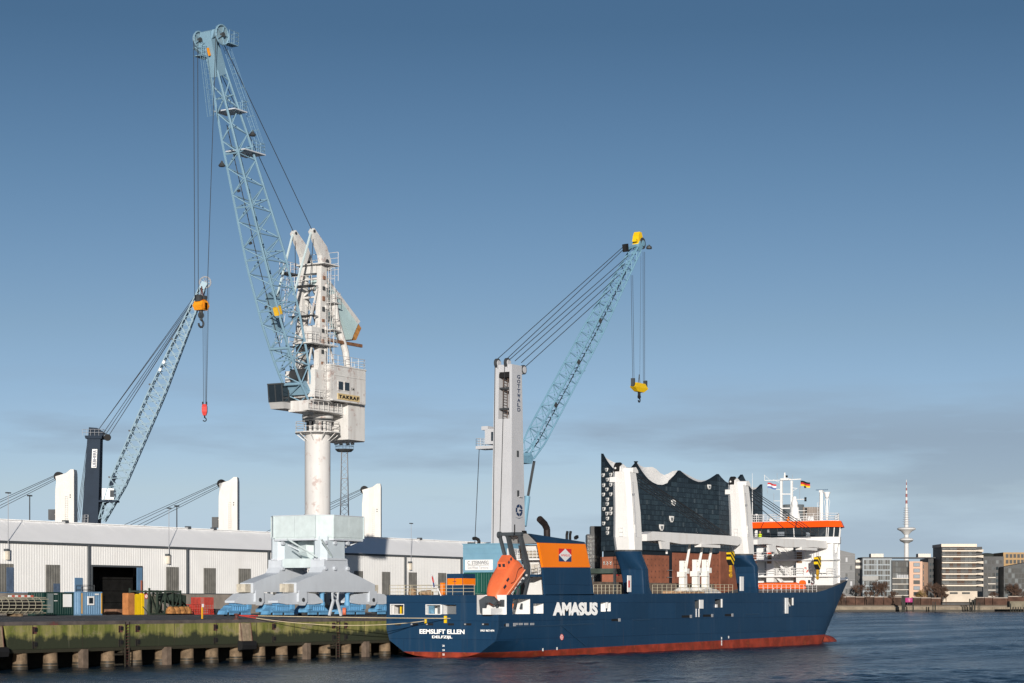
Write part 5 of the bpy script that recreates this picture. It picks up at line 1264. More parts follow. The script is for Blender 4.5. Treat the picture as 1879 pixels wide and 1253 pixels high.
# ------------------------------------------------------------------ the blue cargo ship
SX, SY, BM = 178.4, 108.8, 13.8
YCL, HB = SY+BM/2, BM/2
hullm = paint('hull_blue', (.0095,.039,.088), .42, var=.1, vs=.12, streak=.10, scol=(.05,.09,.14), ss=.8, bump=.06, bs=.35, spec=.22)
def plating(m, depth=.25):
    t = m.node_tree; b = t.nodes['Principled BSDF']; g = nd(t, 'ShaderNodeNewGeometry')
    sp_ = nd(t, 'ShaderNodeSeparateXYZ'); t.links.new(g.outputs['Position'], sp_.inputs[0])
    ad = nd(t, 'ShaderNodeMath', operation='ADD'); t.links.new(sp_.outputs[0], ad.inputs[0]); t.links.new(sp_.outputs[1], ad.inputs[1])
    cb = nd(t, 'ShaderNodeCombineXYZ'); t.links.new(ad.outputs[0], cb.inputs[0]); t.links.new(sp_.outputs[2], cb.inputs[1])
    br = nd(t, 'ShaderNodeTexBrick'); br.inputs['Scale'].default_value = 1.0; br.inputs['Brick Width'].default_value = 7.2; br.inputs['Row Height'].default_value = 1.9
    br.inputs['Mortar Size'].default_value = .035; br.inputs['Mortar Smooth'].default_value = .6; br.offset = .5
    br.inputs['Color1'].default_value = (.86,.86,.86,1); br.inputs['Color2'].default_value = (1,1,1,1); br.inputs['Mortar'].default_value = (.55,.58,.64,1)
    t.links.new(cb.outputs[0], br.inputs['Vector'])
    src = b.inputs['Base Color'].links[0].from_socket
    mx = nd(t, 'ShaderNodeMix', data_type='RGBA', blend_type='MULTIPLY'); mx.inputs[0].default_value = 1.0
    t.links.new(src, mx.inputs[6]); t.links.new(br.outputs['Color'], mx.inputs[7])
    # long thin scuffs and chalky runs down the plates
    nz_ = nd(t, 'ShaderNodeTexNoise'); mp_ = nd(t, 'ShaderNodeMapping'); mp_.inputs['Scale'].default_value = (.5, .5, .035)
    t.links.new(g.outputs['Position'], mp_.inputs[0]); t.links.new(mp_.outputs[0], nz_.inputs['Vector']); nz_.inputs['Scale'].default_value = 3.0; nz_.inputs['Detail'].default_value = 6
    mr_ = nd(t, 'ShaderNodeMapRange'); mr_.inputs[1].default_value = .58; mr_.inputs[2].default_value = .8; mr_.inputs[4].default_value = .35; t.links.new(nz_.outputs[0], mr_.inputs[0])
    m2 = nd(t, 'ShaderNodeMix', data_type='RGBA'); t.links.new(mr_.outputs[0], m2.inputs[0]); t.links.new(mx.outputs[2], m2.inputs[6]); m2.inputs[7].default_value = (.06,.085,.115,1)
    # sparse rust runs and pale fender scrapes  (rust_runs)
    n5 = nd(t, 'ShaderNodeTexNoise'); q5 = nd(t, 'ShaderNodeMapping'); q5.inputs['Scale'].default_value = (1.4, 1.4, .05); q5.inputs['Location'].default_value = (7, 3, 1)
    t.links.new(g.outputs['Position'], q5.inputs[0]); t.links.new(q5.outputs[0], n5.inputs['Vector']); n5.inputs['Scale'].default_value = 1.6; n5.inputs['Detail'].default_value = 4
    r5 = nd(t, 'ShaderNodeMapRange'); r5.inputs[1].default_value = .69; r5.inputs[2].default_value = .78; r5.inputs[4].default_value = .45; t.links.new(n5.outputs[0], r5.inputs[0])
    m5 = nd(t, 'ShaderNodeMix', data_type='RGBA'); t.links.new(r5.outputs[0], m5.inputs[0]); t.links.new(m2.outputs[2], m5.inputs[6]); m5.inputs[7].default_value = (.10,.055,.04,1)
    n6 = nd(t, 'ShaderNodeTexNoise'); q6 = nd(t, 'ShaderNodeMapping'); q6.inputs['Scale'].default_value = (.12, .12, 1.6)
    t.links.new(g.outputs['Position'], q6.inputs[0]); t.links.new(q6.outputs[0], n6.inputs['Vector']); n6.inputs['Scale'].default_value = 2.2; n6.inputs['Detail'].default_value = 7; n6.inputs['Roughness'].default_value = .7
    r6 = nd(t, 'ShaderNodeMapRange'); r6.inputs[1].default_value = .66; r6.inputs[2].default_value = .74; r6.inputs[4].default_value = .4; t.links.new(n6.outputs[0], r6.inputs[0])
    lowz = nd(t, 'ShaderNodeMapRange'); lowz.inputs[1].default_value = 4.2; lowz.inputs[2].default_value = 2.6; t.links.new(sp_.outputs[2], lowz.inputs[0])
    mu6 = nd(t, 'ShaderNodeMath', operation='MULTIPLY'); t.links.new(r6.outputs[0], mu6.inputs[0]); t.links.new(lowz.outputs[0], mu6.inputs[1])
    m6 = nd(t, 'ShaderNodeMix', data_type='RGBA'); t.links.new(mu6.outputs[0], m6.inputs[0]); t.links.new(m5.outputs[2], m6.inputs[6]); m6.inputs[7].default_value = (.16,.2,.24,1)
    t.links.new(m6.outputs[2], b.inputs['Base Color'])
    bp = nd(t, 'ShaderNodeBump'); bp.inputs['Strength'].default_value = depth; bp.inputs['Distance'].default_value = .03
    old = b.inputs['Normal'].links[0].from_socket if b.inputs['Normal'].links else None
    t.links.new(br.outputs['Fac'], bp.inputs['Height']); bp.invert = True
    if old: t.links.new(old, bp.inputs['Normal'])
    t.links.new(bp.outputs[0], b.inputs['Normal'])
plating(hullm)
redm_ = paint('antifouling_red', (.25,.036,.018), .6, var=.6, vs=.6, streak=.6, scol=(.10,.045,.03), ss=1.0, rust=.45, rcol=(.38,.08,.025), rs=.6)
deckm = paint('deck_grey', (.16,.15,.14), .8, var=.3)
letterw = paint('letter_white', (.93,.93,.92), .5, var=.02)
inw = paint('ship_white', (.70,.70,.695), .45, var=.03, streak=.1, scol=(.5,.45,.4))
swhite = inw
dkgrey = paint('davit_grey', (.055,.065,.075), .5, var=.2)
ship = thing('cargo_ship', 'dark blue heavy-lift cargo ship moored at the quay with white deck cranes', 'ship', (SX, SY, 0))
def sheer(s):
    if s < 84: return 6.45+.0079*s
    if s < 95: return 7.114+1.75*((s-84)/11)**1.1
    return 8.864+.6*(s-95)/16.4
def boot(s): return .56+.0086*s
def zkeel(s): return -.1-2.9*min(1, s/16.0)
def zbil(s): return 3.0-4.4*min(1, s/24.0)
def hb_aft(s, z):
    zk, zb = zkeel(s), zbil(s)
    if z >= zb: return HB
    u = min(1.0, (zb-z)/(zb-zk)); return HB*max(0.0, 1-u**2.4)**(1/2.2)
FR = [0, .4, .75, None]+[.2, .4, .6, .8, 1.0]
def rowz(r, s):
    zk, bo, sh = zkeel(s), boot(s), sheer(s)
    if r < 4: return zk+(bo-zk)*(0, .4, .75, 1)[r]
    return bo+(sh-bo)*(.2, .4, .6, .8, 1.0)[r-4]
def stem(z): 
    T = [(-3.2,101.5), (0,102.0), (1.6,102.2), (3,103.0), (5,104.9), (7,107.4), (9.5,111.4)]
    for (a, p), (c, q) in zip(T, T[1:]):
        if z <= c: return p+(q-p)*(max(z, a)-a)/(c-a)
    return 111.4
aft = [0, 2, 4, 7, 10, 14, 18, 24, 32, 45, 60, 72, 78]
s0 = 78.0
bow_u = [.08, .16, .25, .34, .43, .52, .6, .68, .75, .82, .88, .93, .97, 1.0]
NR = 9
cols = []
for s in aft: cols.append([(s, hb_aft(s, rowz(r, s)), rowz(r, s)) for r in range(NR)])
for u in bow_u:
    c = []
    for r in range(NR):
        zend = rowz(r, 111.5) if r > 3 else rowz(r, 104)
        se = stem(zend); s = s0+(se-s0)*u; z = rowz(r, s)
        f = max(0, min(1, (z+1)/10.0)); sb = 83+11.5*f**.9
        p = 1.12-.02*f
        w = (s-sb)/(se-sb) if s > sb else 0
        b = HB*(1-w**p)
        base = hb_aft(60, z)/HB
        c.append((s, max(0.04, b*base if r > 0 else .04), z))
    cols.append(c)
mb = MB(); n = len(cols)
idx = {}
for side in (-1, 1):
    for i, c in enumerate(cols):
        for r, (s, b, z) in enumerate(c):
            idx[side, i, r] = len(mb.v); mb.v.append((SX+s, YCL+side*max(b, .04), z))
def face(vs, mi): mb.f.append(tuple(vs)); mb.m.append(mi)
for i in range(n-1):
    for r in range(NR-1):
        mi = 1 if r < 3 else 0
        face([idx[-1,i,r], idx[-1,i+1,r], idx[-1,i+1,r+1], idx[-1,i,r+1]], mi)
        face([idx[1,i,r], idx[1,i,r+1], idx[1,i+1,r+1], idx[1,i+1,r]], mi)
    face([idx[-1,i,NR-1], idx[-1,i+1,NR-1], idx[1,i+1,NR-1], idx[1,i,NR-1]], 2 if cols[i][NR-1][0] < 94 else 3)
    face([idx[-1,i,0], idx[1,i,0], idx[1,i+1,0], idx[-1,i+1,0]], 1)
for r in range(NR-1):
    face([idx[-1,0,r], idx[-1,0,r+1], idx[1,0,r+1], idx[1,0,r]], 1 if r < 3 else 0)
    face([idx[-1,n-1,r], idx[1,n-1,r], idx[1,n-1,r+1], idx[-1,n-1,r+1]], 1 if r < 3 else 0)
hull = mb.build('hull', [hullm, redm_, deckm, inw, steel_dark], ship, recalc=True)
# pockets cut into the plating: openings of the mooring deck and the pilot doors
cut = []
def cutbox(x0, x1, y0, y1, z0, z1, mi):
    c = MB().box(x0, x1, y0, y1, z0, z1); c.m = [mi]*len(c.f)
    o = c.build('cutter', [hullm, redm_, deckm, inw, steel_dark], ship, recalc=True); cut.append(o)
def tpx(p, py): q = onX(p, py, SX); return q.y, q.z
for a, c, t_, b_, mi, dep in ((716.5, 741, 1109, 1127, 3, 2.5), (781.5, 808.5, 1109.5, 1127, 3, 1.6), (813, 837, 1109.5, 1127, 3, 1.6)):
    y1, z1 = tpx(a, t_); y0, z0 = tpx(c, b_); cutbox(SX-.5, SX+dep, y0, y1, z0, z1, mi)
y1, z0 = tpx(875, 1127.5); cutbox(SX-1, SX+1.6, SY-.5, y1, z0, 8.0, 3)
def spx(p, py): q = onY(p, py, SY); return q.x, q.z
for a, c, t_, b_, mi, dep in ((940.5, 972.5, 1099, 1126.5, 3, 2.2), (979, 997, 1107.5, 1125.5, 3, .8), (1102.5, 1111.5, 1105.5, 1122, 3, .6), (1114, 1120.5, 1105.5, 1121.5, 3, .6), (1275, 1282, 1101.5, 1116, 4, 1.2), (1312, 1322.5, 1099.5, 1114.5, 4, 1.2), (1446, 1453, 1097.5, 1110.5, 4, 1.2)):
    x0, z1 = spx(a, t_); x1, z0 = spx(c, b_)
    cutbox(x0, x1, SY-.8, SY+dep, z0, z1, mi)
for o in cut:
    m = hull.modifiers.new('cut', 'BOOLEAN'); m.operation = 'DIFFERENCE'; m.object = o; m.solver = 'EXACT'
dg = bpy.context.evaluated_depsgraph_get(); dg.update()
me = bpy.data.meshes.new_from_object(hull.evaluated_get(dg)); hull.modifiers.clear(); hull.data = me
me.polygons.foreach_set('use_smooth', [True]*len(me.polygons)); me.set_sharp_from_angle(angle=R(28))
for o in cut: bpy.data.objects.remove(o)
# bulb
bc = V(SX+105.6, YCL, .35)
rr = []
for u, r in ((0, 1.0), (.3, .98), (.6, .85), (.82, .6), (.95, .3), (1, .02)):
    rr.append([V(SX+101.0+5.6*u, YCL+1.5*r*math.cos(a), -.1+1.15*r*math.sin(a)) for a in [i*math.tau/14 for i in range(14)]])
MB().loft(rr).build('bulb', redm_, ship, smooth=True)
# frames round the openings
def frame_x(a, c, t_, b_, w=.07):
    y1, z1 = tpx(a, t_); y0, z0 = tpx(c, b_); b = MB()
    for yy in (y0, y1): b.box(SX-.03, SX+.15, yy-w/2, yy+w/2, z0-.04, z1+.04)
    for zz in (z0, z1): b.box(SX-.028, SX+.15, y0+w/2, y1-w/2, zz-w/2, zz+w/2)
    b.build('opening_frame', inw, hull)
for a in ((716.5, 741, 1109, 1127), (781.5, 808.5, 1109.5, 1127)): frame_x(*a)
y1, z1 = tpx(808.5, 1109.5); y0, z0 = tpx(813, 1127)
MB().box(SX-.05, SX+.05, (y0+y1)/2-.09, (y0+y1)/2+.09, z0, z1).build('opening_post', inw, hull)
yb0, zb0 = tpx(793, 1126); yb1, zb1 = tpx(783, 1111)
MB().box(SX+.35, SX+.5, yb0, yb1, zb0, zb1).build('see_through_panel', paint('see_through_blue', (.12,.25,.36), .5, var=.5, vs=2), hull)  # added blue panel standing in for the view out through the ship
for a, c in ((796, 808), (814, 836)):
    y1, z1 = tpx(a, 1110.5); y0, z0 = tpx(c, 1126.5)
    MB().box(SX+.7, SX+.8, y0, y1, z0, z1).build('grey_screen', paint('screen_grey', (.13,.14,.15), .5), hull)
for p in (719.5,):
    y1, _ = tpx(p, 1110); MB().box(SX+.1, SX+.3, y1-.12, y1, z0, z1).build('opening_post', inw, hull)
for p, w in ((729, .12), (735, .22)):
    y1, _ = tpx(p, 1110); MB().box(SX+.5, SX+.7, y1-w, y1, z0, z0+.75).build('yellow_bollard', yel, hull)
MB().box(SX+.9, SX+1.2, tpx(738,1110)[0], tpx(722,1110)[0], z0, z1-.1).build('winch', steel_dark, hull)
# rollers and slots in the transom and along the side
for p0_, p1_, t in ((725,736,0), (753,767,1), (781,795,1), (822,833,0), (851,865,1), (884,897,1)):
    y1, z1 = tpx(p0_, 1143.5); y0, z0 = tpx(p1_, 1147.5)
    s_ = MB().box(SX-.02, SX+.05, y0, y1, z0, z1).build('fairlead', black, hull)
    if t: MB().box(SX-.06, SX-.02, y1-.28, y1-.08, z0+.05, z1-.03).build('roller', polem, s_)
for p0_, p1_, py in ((1122,1138,1137.5), (1251,1269,1131), (1290,1308,1129.5), (1330,1345,1128.5), (925,933,1147), (941,946,1146)):
    x0, z1 = spx(p0_, py-2); x1, z0 = spx(p1_, py+2)
    s_ = MB().box(x0, x1-.3, SY-.02, SY+.05, z0, z1).build('fairlead', black, hull)
    MB().box(x1-.5, x1, SY-.06, SY-.02, z0-.05, z1+.05).build('roller', polem, s_)
for i, p in enumerate((943, 952, 962, 973)):
    x0, z1 = spx(p, 1143); MB().box(x0, x0+.75, SY-.05, SY, z1-.22, z1).build('roller', polem, hull)
strakem = paint('strake_blue', (.016,.045,.09), .4)
def strake(a, ya, c, yc_, h=.12):
    x0, z0 = spx(a, ya); x1, z1 = spx(c, yc_)
    MB().beam((x0,SY-.03,z0), (x1,SY-.03,z1), .1, h).build('strake', strakem, hull)
strake(919, 1151, 1030, 1147); strake(1030, 1147, 1088, 1144); strake(1160, 1137.5, 1192, 1136); strake(1367, 1127, 1393, 1126.3); strake(1030, 1148, 1075, 1186, .06)
# pilot doors hanging open, white
for p0_, p1_, t_, b_, nm in ((1282.5, 1289, 1100.5, 1116.5, 0), (1440, 1445, 1097, 1125.5, 1), (1322.5, 1324, 1099, 1114.5, 0), (1453, 1454.5, 1097, 1110.5, 1), (1312, 1314.8, 1109, 1114.5, 0), (1112, 1114, 1105, 1116, 0)):
    x0, z1 = spx(p0_, t_); x1, z0 = spx(p1_, b_)
    MB().box(x0, x1, SY-.14, SY-.01, z0, z1).build('pilot_door', inw, hull)
x0, z1 = spx(1276.5, 1117); x1, z0 = spx(1281.5, 1132)
for x in (x0, x1): MB().box(x, x+.14, SY-.08, SY-.01, z0, z1).build('ladder_rail', inw, hull)
x0, z1 = spx(1445, 1105); MB().beam((x0,SY-.1,z1), (x0+.6,SY-.1,z1-.5), .1).build('door_arm', inw, hull)
# lettering
def tt(body, a, c, t_, b_, bold=.02, name='lettering', mat=None):
    mat = mat or letterw
    y1, z1 = tpx(a, t_); y0, z0 = tpx(c, b_)
    text(body, (SX-.005, y1, z0), (0,-1,0), (0,0,1), y1-y0, z1-z0, mat, hull, name, bold, .02)
tt('EEMSLIFT ELLEN', 770, 852.5, 1154.3, 1163.5, .03, 'ship_name'); tt('DELFZIJL', 793, 830, 1166, 1172.8, .03, 'home_port'); tt('IMO 9671474', 882, 907, 1155, 1159, .02, 'ship_number')
for k, py in enumerate((1183, 1191, 1199)): tt(str(26-2*k), 812, 816, py, py+3.4, .02, 'draught_mark')
x0, z1 = spx(1014.5, 1105); x1, z0 = spx(1096.5, 1129.5)
x0, x1 = XY(1014.5, SY), XY(1096.5, SY); z0, z1 = onY(1055, 1129.3, SY).z, onY(1055, 1105, SY).z
text('AMASUS', (x0, SY-.005, z0), (1,0,0), (0,0,1), x1-x0, z1-z0, letterw, hull, 'company_name', .055, .02, .96)
q = onY(1030.5, 1169, SY)
tm = MB().disc(q+V(0,-.01,0), (0,1,0), .33, .02, 18).build('thruster_mark', inw, hull)
b = MB(); 
for s_ in (-1, 1): b.beam(q+V(-.18,-.03,-.18*s_), q+V(.18,-.03,.18*s_), .02, .08, up=(0,1,0))
b.build('red_cross', paint('mark_red', (.5,.05,.04), .5), tm)
b = MB()
for i in range(18): b.tube(q+V(math.cos(i*math.tau/18)*.31,-.03,math.sin(i*math.tau/18)*.31), q+V(math.cos((i+1)*math.tau/18)*.31,-.03,math.sin((i+1)*math.tau/18)*.31), .035, 4)
b.build('red_ring', MATS['mark_red'], tm)
for p, py in ((996, 1192), (1022, 1190), (1324, 1171), (1337, 1169), (1324, 1177), (1324, 1182)):
    q = onY(p, py, SY); MB().box(q.x-.12, q.x+.12, SY-.02, SY, q.z-.15, q.z+.15).build('draught_mark', inw, hull)
for p, py in ((1321, 1093), (1523, 1090)):
    pass
# railings on the main deck edge
railm = paint('rail_cream', (.5,.45,.33), .5)
def dz(X): return sheer(X-SX)
def drail(a, c, Y=SY+.12, h=1.05, step=.9, mat=railm, bars=3):
    b = MB(); x0, x1 = XY(a, SY), XY(c, SY)
    rail(b, [V(x0,Y,dz(x0)), V(x1,Y,dz(x1))], h, step, .026, bars); b.build('railing', mat, ship)
drail(1091, 1141); drail(1199, 1346, step=1.25); drail(1393, 1500, mat=swhite, step=1.5)
b = MB(); rail(b, [V(SX+.15,SY+3,6.45), V(SX+.15,SY+BM-.3,6.45), V(SX+10,SY+BM-.3,6.5)], 1.05, 1.4, .025, 3); b.build('railing', railm, ship)
# small gear on the poop: rope reels, ensign staff
for p, w, h_ in ((735, .9, .8), (757, 1.3, .5), (766, 1.0, .55)):
    y1, z1 = tpx(p, 1092)
    MB().lathe([(w*.4,6.45), (w*.5,6.6), (w*.45,6.45+h_*.7), (w*.2,6.45+h_)], (SX+2.2, y1, 0), 9).build('rope_heap', paint('rope_brown', (.3,.2,.12), .9, var=.5, vs=4), ship)
q0, q1 = onX(809, 1093, SX-.1), onX(792, 1053, SX-1.2)
MB().tube(q0, onX(803, 1079, SX-.4), .06, 6).build('ensign_staff', swhite, ship); MB().tube(onX(803,1079,SX-.4), q1, .02, 4).build('ensign_pole', polem, ship)
b = MB(); pts = [onX(p, y, SX-.8) for p, y in ((792.5,1056), (794.5,1060), (796.5,1069), (797.5,1077), (795.5,1078), (794,1068), (792,1060))]
b.extr(pts[:3]+pts[5:], (.03,0,0), 0); b.extr([pts[2], pts[3], pts[4], pts[5]], (.03,0,0), 1); b.build('ensign', [paint('flag_red', (.5,.03,.03), .8), paint('flag_blue', (.02,.04,.15), .8)], ship)

# aft casing on the starboard side: blue and orange plating, white after face, raked roof
def sp(p, py, Y=SY): return onY(p, py, Y)
def plate(pts, y0, y1, name, mat, parent):
    P = [sp(*q) for q in pts]; return MB().extr([V(q.x,y0,q.z) for q in P], (0,y1-y0,0)).build(name, mat, parent)
CW = 3.3
cas = plate([(1001,1092), (996.7,1041), (1082.8,1041), (1090,1092)], SY-.0, SY+.25, 'casing', hullm, ship)
orange = paint('funnel_orange', (.86,.20,.006), .42, var=.04, vs=.4)
plate([(996.7,1040.8), (988.5,995.8), (1074,998.2), (1082.8,1040.8)], SY-.01, SY+.25, 'orange_band', orange, cas)
plate([(988.5,995.6), (972.3,979), (1072.3,994.4), (1074.2,998)], SY-.02, SY+.3, 'roof_fascia', hullm, cas)
plate([(1014,1092), (1008,1041), (1000,1000), (1072,999), (1082,1041), (1089,1092)], SY+.26, SY+CW, 'casing_core', swhite, cas)
r0, r1, r2 = sp(972.3,979), sp(1072.3,994.4), sp(988.5,995.6)
MB().hexa([r2+V(.05,.3,-.05), sp(1074,998)+V(0,.3,0), sp(1074,998)+V(0,CW,0), r2+V(.05,CW,-.05)], [r0+V(0,.3,0), r1+V(0,.3,0), r1+V(0,CW,0), r0+V(0,CW,0)]).build('casing_roof', swhite, cas)
for t, a0, a1 in ((1005, 0, 0),):
    pass
# after face: deck edges, window, stair, rail
xa = sp(1006, 1060).x
cf = lambda py: sp(1013-(1092-py)*.13, py).x
z_l = [sp(1000, py).z for py in (1056, 1026)]
MB().box(cf(1056)-2.6, cf(1056)+.2, SY+.26, SY+CW, z_l[0]-.14, z_l[0]+.12).build('casing_deck', hullm, cas)
MB().box(cf(1026)-.9, cf(1026)+.2, SY+.26, SY+CW, z_l[1]-.08, z_l[1]+.06).build('casing_deck', swhite, cas)
zw0, zw1 = sp(1000,1022).z, sp(1000,1006).z
wn = MB().box(cf(1012)-.06, cf(1012)+.3, SY+.9, SY+2.4, zw0, zw1).build('casing_window', paint('blind_beige', (.42,.38,.32), .5), cas)
MB().box(cf(1040)-.06, cf(1040)+.3, SY+1.2, SY+2.2, sp(1000,1050).z, sp(1000,1034).z).build('casing_door', paint('door_beige', (.5,.46,.4), .5), cas)
b = MB(); rail(b, [V(cf(1056)-2.5,SY+.35,z_l[0]+.12), V(cf(1056)-2.5,SY+CW-.1,z_l[0]+.12)], 1.0, .5, .03, 3); rail(b, [V(cf(1056)-2.5,SY+.35,z_l[0]+.12), V(cf(1056)-.3,SY+.35,z_l[0]+.12)], 1.0, .7, .03, 3)
rail(b, [V(cf(1026)-.85,SY+.35,z_l[1]), V(cf(1026)-.85,SY+CW-.1,z_l[1])], 1.0, .5, .03, 3); b.build('railing', swhite, cas)
MB().tube((cf(1000)-.4,SY+2.8,z_l[1]), (cf(1000)-.4,SY+2.8,sp(1000,996).z+.5), .1, 8).build('drain_pipe', paint('pipe_brown', (.3,.18,.1), .6), cas)
b = MB(); s0_, s1_ = V(sp(940,1124).x,SY+.9,sp(940,1124).z), V(sp(966,1058).x,SY+.9,sp(966,1058).z)
for o in (0, .8): b.beam(s0_+V(0,o,0), s1_+V(0,o,0), .08, .2); b.tube(s0_+V(0,o,.9), s1_+V(0,o,.9), .03, 5)
for i in range(14): p = s0_.lerp(s1_, i/13); b.box(p.x-.12, p.x+.12, p.y, p.y+.8, p.z-.02, p.z+.02); b.tube(p, p+V(0,0,.9), .02, 4)
b.build('stair', swhite, cas)
MB().tube((sp(944,1124).x, SY+.7, sp(944,1124).z), (sp(944,1124).x, SY+.7, sp(944,1108).z), .1, 6).build('yellow_pipe', yel, cas)
MB().tube((sp(950,1124).x, SY+.8, sp(950,1124).z), (sp(953,1108).x, SY+.8, sp(950,1108).z), .1, 6).build('orange_pipe', orange, cas)
# logo
q0, q1 = sp(1025, 1030), sp(1048, 1007.3); w, h_ = q1.x-q0.x, q1.z-q0.z; yy = SY-.02
lg = MB().box(q0.x, q1.x, yy-.02, yy, q0.z+h_/2, q1.z).build('logo_upper', paint('logo_red', (.55,.02,.025), .5), cas)
MB().box(q0.x, q1.x, yy-.02, yy, q0.z, q0.z+h_/2-.001).build('logo_lower', paint('logo_navy', (.02,.05,.14), .5), cas)
MB().extr([V(q0.x,yy-.03,q0.z+h_/2), V(q0.x+w/2,yy-.03,q0.z), V(q1.x,yy-.03,q0.z+h_/2), V(q0.x+w/2,yy-.03,q1.z)], (0,.008,0)).build('logo_diamond', inw, cas)
text('AMASUS', (q0.x+w*.15, yy-.035, q0.z+h_*.40), (1,0,0), (0,0,1), w*.7, h_*.18, MATS['logo_red'], cas, 'logo_lettering', .0, .01)
# exhausts
e0, e1, e2 = sp(1004,985,SY+1.6), sp(1001,970,SY+1.6), sp(990,952,SY+1.6)
MB().path([V(e0.x,SY+1.6,e0.z-1), V(e0.x-.05,SY+1.6,e1.z), V(e1.x-.2,SY+1.6,e1.z+.5), V(e2.x,SY+1.6,e2.z)], .36, 14).build('funnel_pipe', paint('soot_brown', (.018,.013,.012), .6), cas, smooth=True)
for p in (1040, 1046):
    q = sp(p, 990, SY+1.5); MB().path([V(q.x,SY+1.5,q.z-.5), V(q.x,SY+1.5,q.z+.5), V(q.x+.15,SY+1.5,q.z+.9)], .15, 8).build('small_exhaust', black, cas)
q = sp(1058, 990, SY+1.2); MB().obox(V(q.x,SY+1.2,q.z), (.5,0,.2), (0,.3,0), (-.1,0,.3)).build('searchlight', black, cas)
q = sp(938, 975, SY+1); MB().tube(V(q.x+.2,SY+.7,r0.z), V(q.x+.2,SY+.7,r0.z+.9), .07, 6).build('mast_light', black, cas)
q = sp(963, 978, SY+1); MB().obox(V(q.x,SY+1,r0.z), (.5,0,0), (0,.3,0), (-.15,0,.35)).build('searchlight', black, cas)

# lifeboat davit (part of the ship) and the free-fall boat on it
YB_ = SY+1.75
def lp(p, py, Y=YB_): return onY(p, py, Y)
for Y in (YB_-.75, YB_+.75):
    a0, a1 = lp(900, 1112, YB_), lp(959, 1053, YB_)
    rb = MB().beam(V(a0.x,Y,a0.z), V(a1.x,Y,a1.z), .28, .4).build('davit_ramp', dkgrey, ship)
    b = MB()
    for i in range(9): p = V(a0.x,Y,a0.z).lerp(V(a1.x,Y,a1.z), .1+i*.1); b.disc(p+V(-.12,-.18,.18), (0,1,0), .12, .12, 8)
    b.build('ramp_rollers', swhite, rb)
    f0 = lp(959, 1054, YB_); t0 = lp(943, 981, YB_)
    MB().hexa([V(f0.x-.3,Y-.16,f0.z-.1), V(f0.x+.6,Y-.16,f0.z-.1), V(f0.x+.6,Y+.16,f0.z-.1), V(f0.x-.3,Y+.16,f0.z-.1)], [V(t0.x-.25,Y-.15,t0.z), V(t0.x+.25,Y-.15,t0.z), V(t0.x+.25,Y+.15,t0.z), V(t0.x-.25,Y+.15,t0.z)]).build('davit_arm', dkgrey, ship)
    MB().beam(V(f0.x+.2,Y,f0.z), V(f0.x-1.6,Y,5.0), .25).build('davit_leg', dkgrey, ship)
    MB().beam(V(a0.x+1.5,Y,a0.z+1.0), V(a0.x+.8,Y,4.4), .22).build('davit_leg', dkgrey, ship)
t0 = lp(943, 981, YB_)
MB().box(t0.x-.3, t0.x+.25, YB_-1.0, YB_+1.9, t0.z-.1, t0.z+.25).build('davit_crosshead', dkgrey, ship)
g0, g1 = V(t0.x-.1,YB_+1.7,t0.z), lp(927, 1022, YB_+1.0)
MB().beam(g0, g1, .3).build('davit_arm', dkgrey, ship); MB().disc(g0, (0,1,0), .35, .3, 12).build('davit_sheave', dkgrey, ship)
MB().obox(lp(903,1112)+V(0,-1.0,-.6), (1.6,0,0), (0,2,0), (0,0,.35)).build('davit_base', inw, ship)
MB().beam(lp(912,1126)+V(0,-.8,0), lp(918,1108)+V(.3,-.8,0), .2, .3).build('davit_foot', inw, ship); MB().beam(lp(886,1127), lp(892,1100), .2, .3).build('davit_foot', dkgrey, ship)
MB().extr([onX(p, y, SX+.25) for p, y in ((879,1101), (891,1093), (903,1094), (911,1103), (906,1110), (897,1105), (889,1107), (887,1124), (881,1124))], (.5,0,0)).build('davit_cradle', dkgrey, ship)
MB().extr([lp(p, y, SY+.25) for p, y in ((919,1108), (926,1100), (941,1097), (938,1112), (930,1117))], (0,.5,0)).build('davit_gearbox', dkgrey, ship)
MB().beam(lp(944,1117,SY+.2), lp(952,1080,SY+.2), .22, .3).build('davit_leg', dkgrey, ship)
MB().box(lp(880,1126).x, lp(915,1126).x, SY+.4, SY+1.4, 4.45, 5.1).build('winch_base', inw, ship)
an = R(37); e1 = V(math.cos(an), 0, math.sin(an)); e3 = V(-math.sin(an), 0, math.cos(an)); e2 = V(0, 1, 0)
bowp = lp(906, 1122, YB_); bowp.y = YB_
lbm = paint('lifeboat_orange', (.72,.15,.055), .4, var=.1, vs=.9, streak=.2, scol=(.55,.2,.12), ss=3)
lb_ = thing('lifeboat', 'orange free-fall lifeboat nose down on its ramp at the ship stern', 'lifeboat', bowp)
def sec(u, w, bot, mid, top, tw, nose=0):
    pts = []
    for x, z in ((0,bot), (.55,bot+.1), (.9,bot+.45), (1,mid), (.93,mid+.25), (tw,top-.12), (tw*.6,top), (0,top+.03)):
        pts.append((x*w, z))
    full = [(x, z) for x, z in pts]+[(-x, z) for x, z in reversed(pts[1:-1])]
    return [bowp+e1*u+e2*x+e3*z for x, z in full]
S_ = [sec(-.1,.12,.75,.95,1.1,.5), sec(.5,.75,.35,1.0,1.55,.7), sec(1.3,1.12,.12,1.0,2.0,.8), sec(2.4,1.25,.02,1.0,2.35,.84), sec(3.6,1.28,.0,1.0,2.5,.84), sec(4.7,1.28,.0,1.0,2.6,.84), sec(5.5,1.25,.05,1.0,2.55,.82), sec(6.1,1.15,.2,1.0,2.2,.8), sec(6.3,.95,.4,1.0,1.9,.7)]
lh = MB().loft(S_).build('hull', lbm, lb_, smooth=True); sm_ = lh.modifiers.new('round', 'SUBSURF'); sm_.levels = 2; sm_.render_levels = 2
